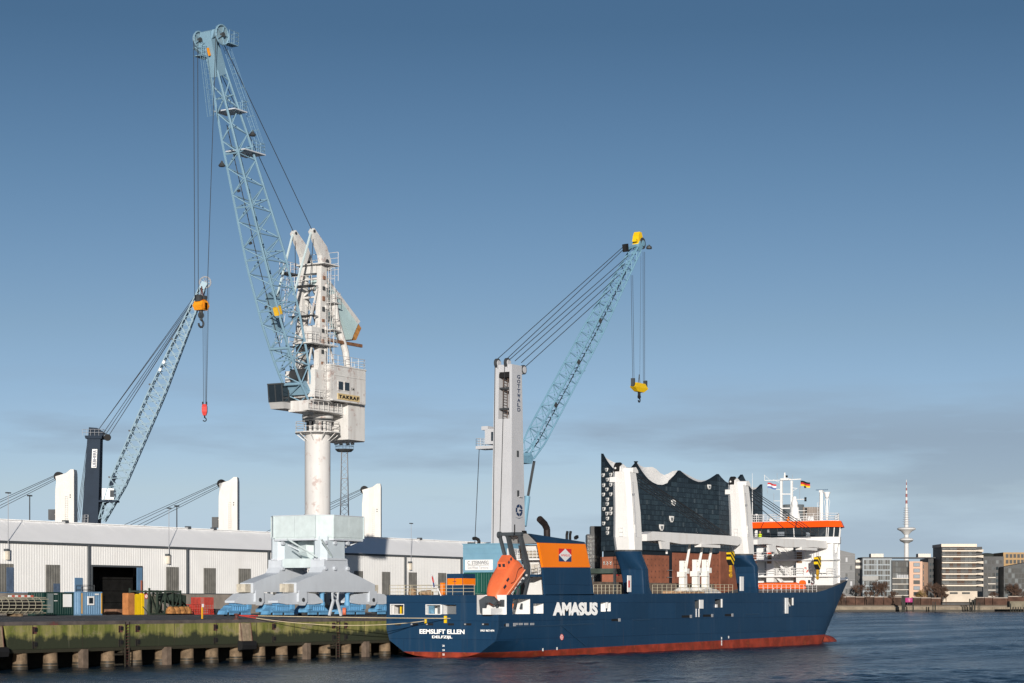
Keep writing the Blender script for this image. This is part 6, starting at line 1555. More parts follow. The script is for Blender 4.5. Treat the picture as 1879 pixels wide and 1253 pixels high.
def cb_(u, w, z): return [bowp+e1*u+e2*x*w+e3*z for x in (-1, 1)]
cup = MB()
a, c = cb_(3.9,.62,2.4), cb_(5.7,.68,2.4); a2, c2 = cb_(4.3,.48,3.15), cb_(5.5,.52,3.2)
cup.hexa([a[0],a[1],c[1],c[0]], [a2[0],a2[1],c2[1],c2[0]]); co = cup.build('cupola', lbm, lb_)
for k in (-.25, .25): MB().obox(bowp+e1*4.08+e2*(k-.15)+e3*2.72, e1*-.04+e3*.0, e2*.3, e3*.28+e1*.14).build('window', glass_dark, co)
for u in (4.5, 5.05): MB().obox(bowp+e1*u-e2*.62+e3*2.75, e1*.3, e2*-.03, e3*.28).build('window', glass_dark, co)
for u, z in ((1.6, 1.72), (2.5, 1.95)): MB().obox(bowp+e1*u-e2*1.13+e3*z, e1*.5, e2*-.03+e3*-.02, e3*.2+e2*.06).build('window', glass_dark, lb_)
for y in (-1.3, 1.3):
    MB().tube(bowp+e1*1.0+e2*y*.9+e3*.98, bowp+e1*5.9+e2*y+e3*.98, .07, 6).build('fender_rail', paint('rail_orange_pale', (.85,.35,.2), .5), lb_)
b = MB(); b.path([bowp+e1*(2.8+i*.35)+e2*-1.3+e3*(1.55-.25*math.sin(i*math.pi/4)) for i in range(9)], .03, 4); b.build('grab_line', black, lb_)
for u in (1.4, 2.2, 3.0, 3.8, 4.6): MB().obox(bowp+e1*u+e2*-1.27+e3*.55, e1*.45, e2*-.02, e3*.1).build('reflective_strip', inw, lb_)
MB().disc(bowp+e1*6.35+e3*.7, e1, .3, .3, 12).build('propeller_guard', dkgrey, lb_)

# striped locker container on the poop
X0 = SX+5.2
ya, yb = onX(850, 1070, X0).y, onX(820, 1070, X0).y
z0, z1 = 6.48, onX(835, 1052.5, X0).z
loc = thing('deck_container', 'dark blue deck container with an orange band on the ship poop', 'container', (X0, ya, z0))
hl = (z1-z0)
MB().box(X0, X0+2.4, ya, yb, z0, z0+hl*.46).build('lower_panel', hullm, loc); MB().box(X0-.01, X0+2.4, ya-.01, yb+.01, z0+hl*.46, z0+hl*.78).build('orange_band', orange, loc); MB().box(X0, X0+2.4, ya, yb, z0+hl*.78, z1).build('upper_panel', hullm, loc)
for y in (ya+.05, (ya+yb)/2, yb-.05): MB().box(X0-.05, X0, y-.03, y+.03, z0, z1).build('door_bar', strakem, loc)
for z in (z0+.3, z0+hl*.62): MB().box(X0-.05, X0, (ya+yb)/2-.2, (ya+yb)/2+.3, z, z+.06).build('handle', steel_dark, loc)
MB().box(X0-.5, X0-.1, yb+.15, yb+.5, z0, z0+1.3).build('orange_locker', orange, ship)

# hatch coaming, hatch covers, small gantry
b = MB()
hx0_, hx1_ = XY(1100, SY)+4, XY(1385, SY)-1
for i in range(9):
    x0 = hx0_+(hx1_-hx0_)*i/9
    MB().box(x0+.04, x0+(hx1_-hx0_)/9-.04, SY+5.2, SY+BM-1.2, 6.6, 8.1 if i else 8.6).build('hatch_cover', paint('hatch_brown', (.13,.10,.08), .8, var=.4, vs=1), ship)
q0, q1 = sp(1084,1062,SY+8), sp(1140,1042,SY+8)
gt = MB().box(q0.x, q1.x, SY+5.0, SY+BM-1.0, sp(1110,1052,SY+6).z, sp(1110,1043,SY+6).z).build('hatch_gantry', paint('gantry_green', (.05,.07,.06), .6, var=.3), ship)
for x in (q0.x, q1.x-.4): MB().box(x, x+.4, SY+4.8, SY+5.0, 6.5, sp(1110,1043,SY+6).z).build('gantry_leg', steel_dark, gt)
MB().box(q0.x+.2, q0.x+1.4, SY+4.9, SY+4.98, sp(1110,1056,SY+5).z, sp(1110,1053.5,SY+5).z).build('red_stripe', paint('mark_red2', (.4,.03,.03), .5), gt)
b = MB(); rail(b, [V(q0.x+.2,SY+5.1,sp(1110,1043,SY+6).z), V(q1.x,SY+5.1,sp(1110,1043,SY+6).z)], 1.5, .8, .03, 3); b.build('gantry_rail', steel_dark, gt)

# deck cranes: blue pedestal, white mast, stowed jib, ropes, hook block
mastw = paint('mast_white', (.69,.685,.675), .45, var=.04, streak=.3, scol=(.5,.42,.34), ss=1.4, rust=.05)
def deck_crane(ped, mast, jib, rop, lab):
    pr_ = []
    for k, (pl, prr, py, yin, sq) in enumerate(ped):
        if sq < 3:                                             # round top
            c0_ = onY((pl+prr)/2, py, SY+1.75); r_ = (prr-pl)/2*(c0_.x*ct+c0_.y*st)/F
            xc, yc_, rx, ry, z = c0_.x, SY+1.75, r_, min(r_, 1.72), c0_.z
        else:
            x0, x1 = XY(pl, SY+yin), XY(prr, SY); z = onY(prr, py, SY).z
            xc, yc_, rx, ry = (x0+x1)/2, SY+yin/2, (x1-x0)/2, yin/2
        ring = []
        for i in range(24):
            t = i*math.tau/24; cc, ss = math.cos(t), math.sin(t)
            ring.append(V(xc+rx*math.copysign(abs(cc)**(2/sq), cc), yc_+ry*math.copysign(abs(ss)**(2/sq), ss), z))
        pr_.append(ring)
    pd = MB().loft(pr_).build('crane_pedestal', hullm, ship, smooth=True)
    rs = []
    YM = SY+2.2
    for (pl, prr, py, dyy) in mast:
        a, c = onY(pl, py, YM), onY(prr, py, YM); z = (a.z+c.z)/2; x0, x1 = a.x, c.x
        # photo width covers both the X face and the Y face of the mast
        w = (x1-x0)
        lx = w*.42; hy = dyy/2; xc = (x0+x1)/2
        ch = .5
        rs.append([V(xc-lx/2+ch,YM-hy,z), V(xc+lx/2-ch,YM-hy,z), V(xc+lx/2,YM-hy+ch,z), V(xc+lx/2,YM+hy-ch,z), V(xc+lx/2-ch,YM+hy,z), V(xc-lx/2+ch,YM+hy,z), V(xc-lx/2,YM+hy-ch,z), V(xc-lx/2,YM-hy+ch,z)])
    ms = MB().loft(rs).build('crane_mast', mastw, ship)
    top = rs[-1]; xc = sum(p.x for p in top)/8; zt = top[0].z
    # black sheave between white cheeks on top
    MB().disc((xc-.5,YM+.5,zt+.35), (0,1,0), .75, .5, 18).build('mast_sheave', black, ms, smooth=True)
    for y in (YM+.1, YM+.9): MB().xz([(xc-.9,zt-.1), (xc-.8,zt+.6), (xc-.2,zt+.9), (xc+.5,zt+.6), (xc+.9,zt-.1)], y-.08, y+.08).build('sheave_cheek', mastw, ms)
    MB().xz([(xc-.2,zt-.1), (xc-.1,zt+.45), (xc+.6,zt+.55), (xc+1.1,zt+.2), (xc+1.2,zt-.1)], YM-1.2, YM+.0).build('mast_head', mastw, ms)
    MB().tube((xc-1.3,YM+.5,zt+.4), (xc-.3,YM+.5,zt+.4), .12, 8).build('axle', mastw, ms)
    MB().box(xc-1.2, xc-.8, YM+.6, YM+1.3, zt-1.2, zt-.6).build('mast_lamp', mastw, ms); MB().box(xc+1.2, xc+1.6, YM-.6, YM-.2, zt-1.3, zt-.7).build('mast_lamp', mastw, ms)
    b = MB(); m0, m1 = rs[1][7], rs[2][7]
    ladder(b, m0.lerp(rs[1][6],.5)+V(-.12,0,0), m0.lerp(m1,.35).lerp(rs[1][6].lerp(rs[2][6],.35),.5)+V(-.12,0,0), (0,1,0), .5, .03, .35); b.build('mast_ladder', mastw, ms)
    for k in (1, 2, 3):
        MB().loft([[p+(p-V(sum(q.x for q in rs[k])/8, YM, p.z))*.012+V(0,0,d_) for p in rs[k]] for d_ in (-.035, .035)]).build('weld_band', mastw, ms)
    b = MB(); b.path([rs[k][0]+V(.35,-.08,0) for k in (1, 2, 3)], .05, 5); b.build('cable_pipe', polem, ms)
    p_ = rs[1][0].lerp(rs[2][0], .3); MB().box(p_.x+.15, p_.x+.75, p_.y-.06, p_.y+.04, p_.z-.5, p_.z+.5).build('hatch', mastw, ms)
    yv = rs[2][1]; text('NMF', (xc-.35, rs[-2][0].y-.05, zt-2.8), (1,0,0), (0,0,1), .6, .3, grey_t, ms, 'maker_mark', .01, .02)
    # collar between mast and pedestal
    pz = pr_[0][0].z; px0 = sum(p.x for p in pr_[0])/24; py0 = sum(p.y for p in pr_[0])/24
    MB().loft([[V(px0+(p.x-px0)*1.01,py0+(p.y-py0)*1.01,pz-.04) for p in pr_[0]], [V(px0+(p.x-px0)*1.01,py0+(p.y-py0)*1.01,pz+.14) for p in pr_[0]]]).build('slewing_ring', steel_dark, pd)
    # jib
    (ja, jb, zt0, zb0, zt1, zb1) = jib
    x0, x1 = XY(ja, YM), XY(jb, YM)
    prof = [(x0-1.2,zb0+.15), (x0-1.2,zt0-.35), (x0+.3,zt0), (x1-2.0,zt1), (x1-.6,zt1-.05), (x1,zt1-.5), (x1-.2,zb1+.2), (x1-1.2,zb1-.1), (x1-6,zb1), (x0+8,zb0), (x0+2,zb0+.3)]
    jo = MB().xz(prof, YM-.85, YM+.25).build('jib', mastw, ship)
    MB().xz(prof, YM+1.15, YM+1.9).build('jib_cheek', mastw, jo)
    MB().box(x0+.5, x1-1.5, YM+.25, YM+1.15, zb0+.35, zb0+.5).build('jib_web', mastw, jo)
    MB().xz([(x0+2.2,zb0+.2), (x0+4.6,zb0+.2), (x0+4.6,zb0-.7), (x0+2.6,zb0-.7)], YM-.9, YM-.6).build('jib_bracket', mastw, jo)
    MB().tube((x0+5.4,YM,zb0+.1), (x0+5.6,YM,zb0-1.2), .14, 8).build('jib_crutch', mastw, jo)
    MB().box(x0+13, x0+18.5, YM-1.0, YM-.1, zb0-.22, zb0+.15).build('jib_walkway', mastw, jo)
    b = MB()
    for (pa, ya_, pb, yb_) in rop: b.tube(onY(pa, ya_, YM), onY(pb, yb_, YM), .05, 5)
    b.build('luffing_ropes', rope_m, jo)
    return ms, jo
m1, j1 = deck_crane([(1127.5,1178,1011.5,3,2), (1128.5,1178,1017,3,2), (1137,1190.5,1044,3,9), (1141,1191.5,1063,2.8,12), (1143,1193,1078,2.7,12), (1144,1198.5,1089.5,2.7,12)],
    [(1129,1178,1011,2.55), (1126,1177,985,2.7), (1125,1176,940,2.5), (1124,1170,885,2.3), (1124,1167,866,2.2)],
    (1184, 1350, 14.05, 12.75, 14.15, 13.05), [(1165,868,1335,982), (1166,872,1330,983), (1166,878,1325,983), (1167,884,1322,983), (1168,890,1315,983), (1160,864,1342,984)], '')
m2, j2 = deck_crane([(1343,1382,1018.5,3,2), (1343,1383,1024,3,2), (1346,1392,1040,3,9), (1349,1392,1055,2.8,12), (1352,1392,1075,2.7,12), (1354,1393.5,1088,2.7,12)],
    [(1346,1382,1018,2.3), (1340,1381,985,2.45), (1338,1379,945,2.3), (1336,1375,905,2.2), (1336,1373,890,2.1)],
    (1386, 1513, 14.25, 13.1, 14.3, 13.35), [(1370,892,1500,978), (1371,896,1494,979), (1371,901,1488,979), (1372,907,1480,980), (1373,914,1450,979)], '')
for p, (t_, b_) in ((1154.5, (1056, 1086)), (1361, (1058, 1084))):
    q0, q1 = sp(p-3.5, b_), sp(p+2.5, t_)
    d = MB().box(q0.x, q1.x, SY-.1, SY+.02, q0.z, q1.z).build('access_door', inw, ship)
    if p < 1200: MB().box(q0.x+.05, q0.x+.4, SY-.13, SY-.1, q0.z+.5, q0.z+1.3).build('red_box', MATS['mark_red'], d)
# striped hook blocks
def hookblock(pc, pt, pb, ph, Y, lab, rope_to):
    c = onY(pc, pt, Y); z0, z1, zh = onY(pc,pb,Y).z, c.z, onY(pc,ph,Y).z
    t = thing('hook_block', lab, 'hook', (c.x, Y, z0))
    hw = .62
    out_ = [(-hw*.95,z1-.05), (hw*.9,z1+.12), (hw,z0+.65), (hw*.45,z0+.02), (-hw*.1,z0), (-hw*.9,z0+.6)]
    # stripes: slice the plate into diagonal bands
    def clip(poly, f):
        o = []
        for i in range(len(poly)):
            a, b_ = poly[i], poly[(i+1) % len(poly)]; fa, fb = f(a), f(b_)
            if fa >= 0: o.append(a)
            if fa*fb < 0: u = fa/(fa-fb); o.append((a[0]+(b_[0]-a[0])*u, a[1]+(b_[1]-a[1])*u))
        return o
    k = -3
    dgn = lambda p: (p[0]*.62+(p[1]-z0)*.78)
    lo = min(dgn(p) for p in out_); hi = max(dgn(p) for p in out_); nb = 7
    for i in range(nb):
        u0, u1 = lo+(hi-lo)*i/nb, lo+(hi-lo)*(i+1)/nb
        pg = clip(clip(out_, lambda p: dgn(p)-u0), lambda p: u1-dgn(p))
        if len(pg) > 2: MB().extr([V(c.x+x,Y-.3,z) for x, z in pg], (0,.6,0)).build('stripe', yel if i % 2 else black, t)
    hy = paint('hook_yellow', (.5,.28,.02), .6, var=.4, vs=3, rust=.4)
    b = MB(); b.beam((c.x+.05,Y,z0+.05), (c.x+.05,Y,(z0+zh)/2), .32, .2); b.disc((c.x+.05,Y,(z0+zh)/2), (0,1,0), .25, .25, 10)
    b.path([V(c.x+.05,Y,(z0+zh)/2), V(c.x+.1,Y,zh+.45), V(c.x+.32,Y,zh+.25), V(c.x+.28,Y,zh+.02), V(c.x,Y,zh-.05), V(c.x-.25,Y,zh+.1), V(c.x-.28,Y,zh+.35)], .11, 6); b.build('hook', hy, t)
    b = MB()
    for s_ in (-.25, .25): b.tube((c.x+s_,Y,z1), (c.x+s_,Y,rope_to), .03, 5)
    b.build('ropes', rope_m, t)
hookblock(1340.5, 1013, 1037, 1058, SY+1.6, 'yellow and black striped hook block between the two crane masts', 13.3)
hookblock(1500, 1022, 1045, 1062, SY+1.6, 'yellow and black striped hook block in front of the bridge house', 13.5)
# ------------------------------------------------------------------ bridge house over the bow (its after face looks at the camera)
XA = 268.9
def ax_(p, py, X=None): return onX(p, py, XA if X is None else X)
brn = paint('blind_brown', (.20,.13,.075), .5)
pale = paint('recess_white', (.74,.75,.76), .5, var=.03)
YP_, YS_ = SY+BM-.7, SY+.35
zd = [ax_(1470, py).z for py in (1086, 1057, 1027, 997)]
br = MB()
body = [(XA+2.2,YS_), (XA+9,YS_+3.3), (XA+12.5,YS_+5.0), (XA+12.5,YP_-5.0), (XA+9,YP_-3.3), (XA+2.2,YP_)]
house = MB().xy(body, 6.6, zd[3]).build('bridge_house', swhite, ship)
for k in (1, 2):
    MB().xy([(XA-.3,YS_-.05), (XA+2.3,YS_-.05), (XA+2.3,YP_+.05), (XA-.3,YP_+.05)], zd[k]-.12, zd[k]+.1).build('balcony_deck', swhite, house)
    b = MB(); rail(b, [V(XA-.2,ax_(1476,1040).y,zd[k]+.1), V(XA-.2,YP_,zd[k]+.1)], 1.0, 1.3, .03, 3); b.build('balcony_rail', swhite, house)
def block(p0_, p1_, t_, b_, name, mat, dx=.15, dep=2.1, par=house):
    y1, z1 = ax_(p0_, t_).y, ax_(p0_, t_).z; y0, z0 = ax_(p1_, b_).y, ax_(p1_, b_).z
    return MB().box(XA+dx, XA+dx+dep, y0, y1, z0, z1).build(name, mat, par)
block(1405.5, 1419, 1001, 1068, 'stair_tower', swhite); block(1460, 1477, 1001, 1085, 'stair_tower', swhite)
block(1477.2, 1527, 990, 1085, 'starboard_house', swhite, .3, 1.95)
for p0_, p1_, t_, b_ in ((1407,1415,1014,1034), (1461,1471,1013,1033)): block(p0_, p1_, t_, b_, 'window', brn, .1, .12)
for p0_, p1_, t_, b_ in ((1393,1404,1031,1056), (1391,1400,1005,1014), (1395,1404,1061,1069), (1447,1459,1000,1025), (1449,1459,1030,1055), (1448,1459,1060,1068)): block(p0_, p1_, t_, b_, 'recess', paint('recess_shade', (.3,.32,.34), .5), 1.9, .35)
for p0_, p1_, t_, b_ in ((1401.5,1404,1007,1012.5), (1455,1457,1004,1011), (1456,1458,1036,1040), (1482.5,1485.5,1064,1070)): block(p0_, p1_, t_, b_, 'porthole', glass_dark, .12, .2)
block(1415, 1420, 1008.5, 1013, 'fire_locker', paint('locker_red', (.65,.07,.03), .5), -.2, .4); block(1408, 1415, 1013.5, 1016, 'life_jacket_box', MATS['locker_red'], -.2, .3)
for i, (a0, a1) in enumerate((((1421,998), (1447,1026)), ((1424,1028), (1448,1056)), ((1424,1058), (1434,1068)))):
    p, q = ax_(*a0, XA+.6), ax_(*a1, XA+.6); b = MB()
    for o in (0, .7): b.beam(p+V(o,0,0), q+V(o,0,0), .08, .28); b.tube(p+V(o,0,.9), q+V(o,0,.9), .03, 4)
    n_ = 10
    for j in range(n_+1): r_ = p.lerp(q, j/n_); b.box(r_.x, r_.x+.7, r_.y-.14, r_.y+.14, r_.z-.02, r_.z+.02); b.tube(r_, r_+V(0,0,.9), .018, 4)
    b.build('stair', swhite, house)
# bridge: wing bulwark, window band, orange fascia
yl, yr_ = ax_(1370, 985).y, ax_(1536, 985).y
zb0, zb1 = ax_(1536, 1001).z, ax_(1536, 984.5).z
wing = [(XA-.2,yr_+1.2), (XA+1.0,yr_), (XA+3.2,yr_+.7), (XA+9,yr_+3.8), (XA+9,YP_-3.3), (XA+5,YP_-.8), (XA-.2,YP_+.4)]
MB().xy(wing, zb0+.35, zb1).build('bridge_wing', swhite, ship)
MB().xy([(x+.1, y+(.1 if y < YCL else -.1)) for x, y in wing], zd[3]-.05, zb0+.35).build('wing_floor', swhite, ship)
MB().extr([V(XA+1.2,yr_+.3,zb0+.4), V(XA+1.2,yr_+4.5,zb0+.4), V(XA+1.2,yr_+.6,zb0-1.0)], (.3,0,0)).build('wing_bracket', swhite, ship)
zg1 = ax_(1536, 966.5).z
def poly_off(d, dz_=0): return [(XA-.2+d*-.9,yr_+1.2-d*.6), (XA+1.0-d*.3,yr_-d), (XA+3.2,yr_+.7-d), (XA+9+d,yr_+3.8-d*.3), (XA+9+d,YP_-3.3), (XA+5,YP_-.8+d), (XA-.2-d*.9,YP_+.4+d)]
gl0 = [V(x+.25, y+(.2 if y < YCL else -.2), zb1) for x, y in wing]; gl1 = [V(x, y, zg1) for x, y in poly_off(.05)]
glb = MB().loft([gl0, gl1]).build('bridge_windows', glass('bridge_glass', (.025,.035,.045), .05), ship)
def gp(u, v):                                                     # point on the after window face
    a, c = gl0[0].lerp(gl0[6], u), gl1[0].lerp(gl1[6], u); return a.lerp(c, v)
for u in (.02, .12, .22, .32, .42, .52, .62, .72, .82, .9):
    MB().beam(gp(u,-.02)+V(-.03,0,0), gp(u,1.02)+V(-.03,0,0), .1, .07).build('mullion', swhite if u in (.02, .42) else steel_dark, glb)
for (i, j) in ((0, 1), (1, 2)):
    for u in (0.0, .5): MB().beam(gl0[i].lerp(gl0[j],u)+V(-.02,-.02,0), gl1[i].lerp(gl1[j],u)+V(-.02,-.02,0), .12, .08).build('mullion', swhite, glb)
brd = paint('bridge_orange', (.85,.085,.006), .42, var=.04)
zf0, zf1 = zg1, ax_(1530, 955).z
f0 = [V(x, y, zf0) for x, y in poly_off(.55)]; f1 = [V(x, y, zf1) for x, y in poly_off(.1)]
MB().loft([f0, f1]).build('bridge_roof', brd, ship)
MB().xy([(x, y) for x, y in poly_off(-.2)], zf1, zf1+.06).build('roof_deck', swhite, ship)
for u in (.38, .78): MB().beam(f0[0].lerp(f0[6],u)+V(-.03,0,0), f1[0].lerp(f1[6],u)+V(-.03,0,0), .16, .06).build('roof_seam', paint('seam_dark', (.2,.03,.01), .6), ship)
b = MB(); rp_ = [V(x, y, zf1+.06) for x, y in poly_off(-.3)]
rail(b, rp_[:4]+rp_[4:]+[rp_[0]], 1.0, 1.1, .03, 3); b.build('roof_rail', swhite, ship)
# things seen through the bridge windows: chairs and consoles
for p0_, p1_, t_, b_ in ((1386,1391,973,985), (1409,1413,972,977), (1428,1440,976,983), (1480,1487,977,984)):
    y1, z1 = ax_(p0_, t_).y, ax_(p0_, t_).z; y0, z0 = ax_(p1_, b_).y, ax_(p1_, b_).z
    MB().box(XA-.22, XA-.12, y0, y1, max(z0, zb1), min(z1, zg1-.2)).build('window_screen', swhite if p0_ in (1386,) else paint('console_grey', (.2,.23,.26), .4), glb)
# person in a yellow-green jacket on the bridge wing
q = ax_(1396, 985, XA-.1)
wp = [V(0,0,0)]
b = MB(); z = q.z-1.05
MB_p = MB()
for (zz, w, d) in ((0,.16,.12), (.5,.2,.14), (.85,.2,.15), (1.15,.24,.16), (1.42,.25,.15), (1.5,.12,.1), (1.56,.08,.09), (1.62,.1,.11), (1.74,.11,.12), (1.83,.07,.08), (1.86,.02,.02)): wp.append((zz, w, d))
rings = [[V(q.x-.25+d*math.cos(i*.785), q.y+w*math.sin(i*.785), z+zz) for i in range(8)] for zz, w, d in wp[1:]]
po = MB_p.loft(rings); po.m = []
for f in po.f: 
    zc = sum(po.v[i][2] for i in f)/len(f)-z; po.m.append(0 if zc < .85 else (1 if zc < 1.5 else 2))
po = po.build('person', [paint('trouser_navy', (.03,.035,.05), .8), paint('hivis', (.55,.72,.03), .7), paint('skin', (.5,.3,.22), .6)], smooth=True)
tag(po, 'person in a yellow-green high-visibility jacket standing at the bridge wing', 'person')
# mast with yards and flags, radars, domes, antennas
def rp(p, py, X=XA+3): return onX(p, py, X)
zr_ = zf1+.06
mast = MB(); 
for p in (1434, 1453): q = rp(p, 950); mast.beam(V(q.x,q.y,zr_), V(q.x,q.y,rp(p,882).z), .28, .28)
for py in (906.5, 932.5): mast.beam(rp(1434, py), rp(1453, py), .2, .16)
mo = mast.build('signal_mast', swhite, ship)
b = MB(); b.beam(rp(1403,881.5), rp(1430,881), .1); b.beam(rp(1430,881), rp(1470,879), .14); b.beam(rp(1403,881), rp(1403,871), .06); b.beam(rp(1403,872), rp(1412,880), .04); b.beam(rp(1419,880), rp(1430,885), .06)
b.build('upper_yard', swhite, mo)
MB().box(rp(1435,880).x-.4, rp(1435,880).x+.4, rp(1449,880).y, rp(1434,880).y, rp(1440,880).z-.1, rp(1440,879).z+.1).build('mast_top', swhite, mo)
MB().lathe([(.16,0), (.18,.3), (.12,.5), (.1,.8), (.02,.9)], rp(1440,878), 8).build('mast_dome', swhite, mo)
b = MB(); b.beam(rp(1453,895), rp(1463,896), .08); b.beam(rp(1453,902), rp(1463,896), .05); b.beam(rp(1424,898), rp(1434,898), .08); b.beam(rp(1420,919), rp(1432,919), .07); b.beam(rp(1455,916), rp(1478,916), .08); b.beam(rp(1458,937), rp(1480,937), .08); b.beam(rp(1480,937), rp(1480,950), .06)
b.beam(rp(1457,934), rp(1470,955), .14); b.build('lower_yards', swhite, mo)
for p, py in ((1478,914), (1478,918), (1479,934), (1479,939), (1479,944), (1443.5,874), (1477.5,893.5)): q = rp(p, py); MB().box(q.x-.12, q.x+.12, q.y-.12, q.y+.12, q.z-.14, q.z+.14).build('signal_lamp', black, mo)
for p, a, c in ((1420,905,950), (1408,893,905), (1467.5,890,915), (1426,868,880), (1454,871,880)): MB().tube(rp(p,a), rp(p,c), .025, 4).build('stay', polem, mo)
# flags
def flag(name, c0, w, h, cols_, par):
    n_ = 8; b = MB()
    for k, _ in enumerate(cols_):
        for i in range(n_):
            def pt(i, v):
                u = i/n_; return c0-V(0,1,0)*w*u+V(.18*math.sin(u*7)*u, 0, -h*v-.35*h*u+.06*math.sin(u*6))
            v0, v1 = k/len(cols_), (k+1)/len(cols_)
            b.quad(pt(i,v0), pt(i+1,v0), pt(i+1,v1), pt(i,v1), k)
    return b.build(name, cols_, par)
flag('german_flag', rp(1469,882), 1.4, .75, [paint('flag_black', (.01,.01,.01), .8), MATS['flag_red'], paint('flag_gold', (.75,.5,.02), .8)], mo)
fh = flag('house_flag', rp(1408.5,885.5), 1.3, .75, [MATS['flag_red'], paint('flag_white', (.75,.74,.78), .8), paint('flag_blue2', (.10,.16,.36), .8)], mo)
MB().tube(rp(1469,880), rp(1469,897), .02, 4).build('halyard', polem, mo)
# radar posts
q = rp(1507, 955); MB().tube(V(q.x,q.y,zr_), V(q.x,q.y,rp(1507,901).z), .26, 12).build('radar_post', swhite, ship, smooth=True)
qt = rp(1507, 899.5); MB().obox(V(qt.x-.1,qt.y,qt.z)-V(0,-.8,0), (.25,0,0), (0,-1.75,0), (0,0,.14)).build('radar_scanner', paint('scanner_blue', (.15,.22,.3), .5), ship)
MB().box(qt.x-.25, qt.x+.25, qt.y-.25, qt.y+.25, qt.z-.3, qt.z).build('radar_motor', swhite, ship)
b = MB(); ladder(b, V(q.x-.1,q.y+.4,zr_), V(q.x-.1,q.y+.4,rp(1507,922).z), (0,1,0), .3, .025, .4); b.build('post_ladder', swhite, ship)
q = rp(1517.5, 955); MB().tube(V(q.x,q.y,zr_), V(q.x,q.y,rp(1517,915).z), .12, 8).build('satellite_post', swhite, ship)
MB().lathe([(.1,-.3), (.32,0), (.32,.2), (.5,.55), (.5,.62)], rp(1517.5,911), 12).build('satellite_dome', swhite, ship, smooth=True)
b = MB(); 
for s_ in (-1, 1): b.path([rp(1517.5+s_*1.5,952), rp(1517.5+s_*3.5,930), rp(1517.5+s_*5,920), rp(1517.5+s_*2,914)], .035, 4)
b.build('dome_stays', swhite, ship)
MB().lathe([(.7,0), (.75,1.0), (.6,1.5), (.62,2.0), (.4,2.3)], V(rp(1458,953).x, rp(1458,953).y, zr_), 14).build('mast_house', swhite, ship, smooth=True)
MB().lathe([(.45,2.3), (.5,2.7), (.28,3.2), (.25,3.6)], V(rp(1458,953).x, rp(1458,953).y, zr_), 12).build('dome', swhite, ship, smooth=True)
q = rp(1380.5, 955, XA+1); MB().tube(V(q.x,q.y,zr_), V(q.x,q.y,rp(1380,868,XA+1).z), .07, 6, .02).build('whip_antenna', swhite, ship)
q = rp(1388, 955, XA+1); MB().lathe([(.04,0), (.04,.9), (.28,.95), (.2,1.15)], V(q.x,q.y,zr_), 10).build('gps_antenna', swhite, ship)
for p, w in ((1415, .35), (1447, .3), (1485, .3), (1490, .25)): q = rp(p, 955); MB().lathe([(w*.5,0), (w,.25), (w,.5), (w*.3,.75)], V(q.x,q.y,zr_), 10).build('roof_vent', swhite if p != 1447 else orange, ship)
# life rings, foredeck bulwark, windlass frames
for i, (p, py) in enumerate(((1478, 1046), (1491, 1076))):
    c = ax_(p, py, XA+.2); b = MB()
    for k in range(12):
        a0, a1 = k*math.tau/12, (k+1)*math.tau/12
        b.tube(c+V(0,.33*math.cos(a0),.33*math.sin(a0)), c+V(0,.33*math.cos(a1),.33*math.sin(a1)), .09, 6, mi=(k//2) % 2)
    t = b.build('life_ring', [swhite, MATS['locker_red']]); tag(t, ['red and white life ring on the white bridge house wall, upper one', 'red and white life ring low on the bridge house near the deck'][i], 'life ring', 'life rings on the bridge house')
for p, t_, b_ in ((1516,1056,1073), (1522.5,1055,1071), (1530,1056,1068)):
    q0, q1 = onY(p, b_, SY+2.0), onY(p, t_, SY+2.0)
    MB().beam(V(q0.x,SY+2.0,q0.z-1), V(q0.x-.4,SY+2.0,q1.z), .3, .15).build('bulwark_stay', swhite, ship)
MB().box(onY(1512,1060,SY+3).x, onY(1530,1060,SY+3).x, SY+3.2, SY+4.2, 7.5, onY(1520,1058,SY+3).z).build('windlass', black, ship)
b = MB(); Bp = []
for i, c in enumerate(cols):
    s, hb_, z = c[NR-1]
    if s > 94: Bp.append(V(SX+s, YCL-hb_, z))
for a, c in zip(Bp, Bp[1:]): b.beam(a+V(0,.05,.05), c+V(0,.05,.05), .16, .14)
b.build('bulwark_cap', swhite, ship)
q0, q1 = ax_(1499,1054,XA-.3), ax_(1522,1043,XA-.3)
MB().box(XA-.4, XA+.2, q1.y, q0.y, zd[1]-.12, zd[1]+.1).build('balcony_deck', swhite, ship)
b = MB(); rail(b, [V(XA-.3,ax_(1540,1057).y,zd[1]+.1), V(XA-.3,q0.y+.8,zd[1]+.1)], 1.0, .8, .03, 3); b.build('balcony_rail', swhite, ship)
MB().box(XA-.35, XA-.25, ax_(1518,1050).y, ax_(1506,1050).y, ax_(1510,1051).z, ax_(1510,1043).z).build('canvas', white, ship)
# orange rescue boat stowed across the deck before the bridge house
XR = XA-2.4
y0, y1 = onX(1479,1075,XR).y, onX(1390,1075,XR).y; zb_, zt_ = onX(1430,1086,XR).z, onX(1430,1068.5,XR).z
rb = thing('rescue_boat', 'long orange rescue boat stowed on deck before the bridge house', 'boat', (XR, y0, zb_))
rr = []
for u, w, k in ((0,.15,.6), (.06,.5,.85), (.2,.85,1), (.5,.95,1), (.8,.95,1), (.97,.85,.97), (1,.7,.9)):
    y = y0+(y1-y0)*u; zt = zb_+(zt_-zb_)*k*(.85 if u < .2 else 1)
    rr.append([V(XR-w,y,zb_+.55), V(XR-w*.6,y,zb_+.05), V(XR+w*.6,y,zb_+.05), V(XR+w,y,zb_+.55), V(XR+w*.8,y,zt-.15), V(XR,y,zt), V(XR-w*.8,y,zt-.15)])
rom = paint('rescue_orange', (.85,.12,.01), .5, var=.06)
MB().loft(rr).build('hull', rom, rb)
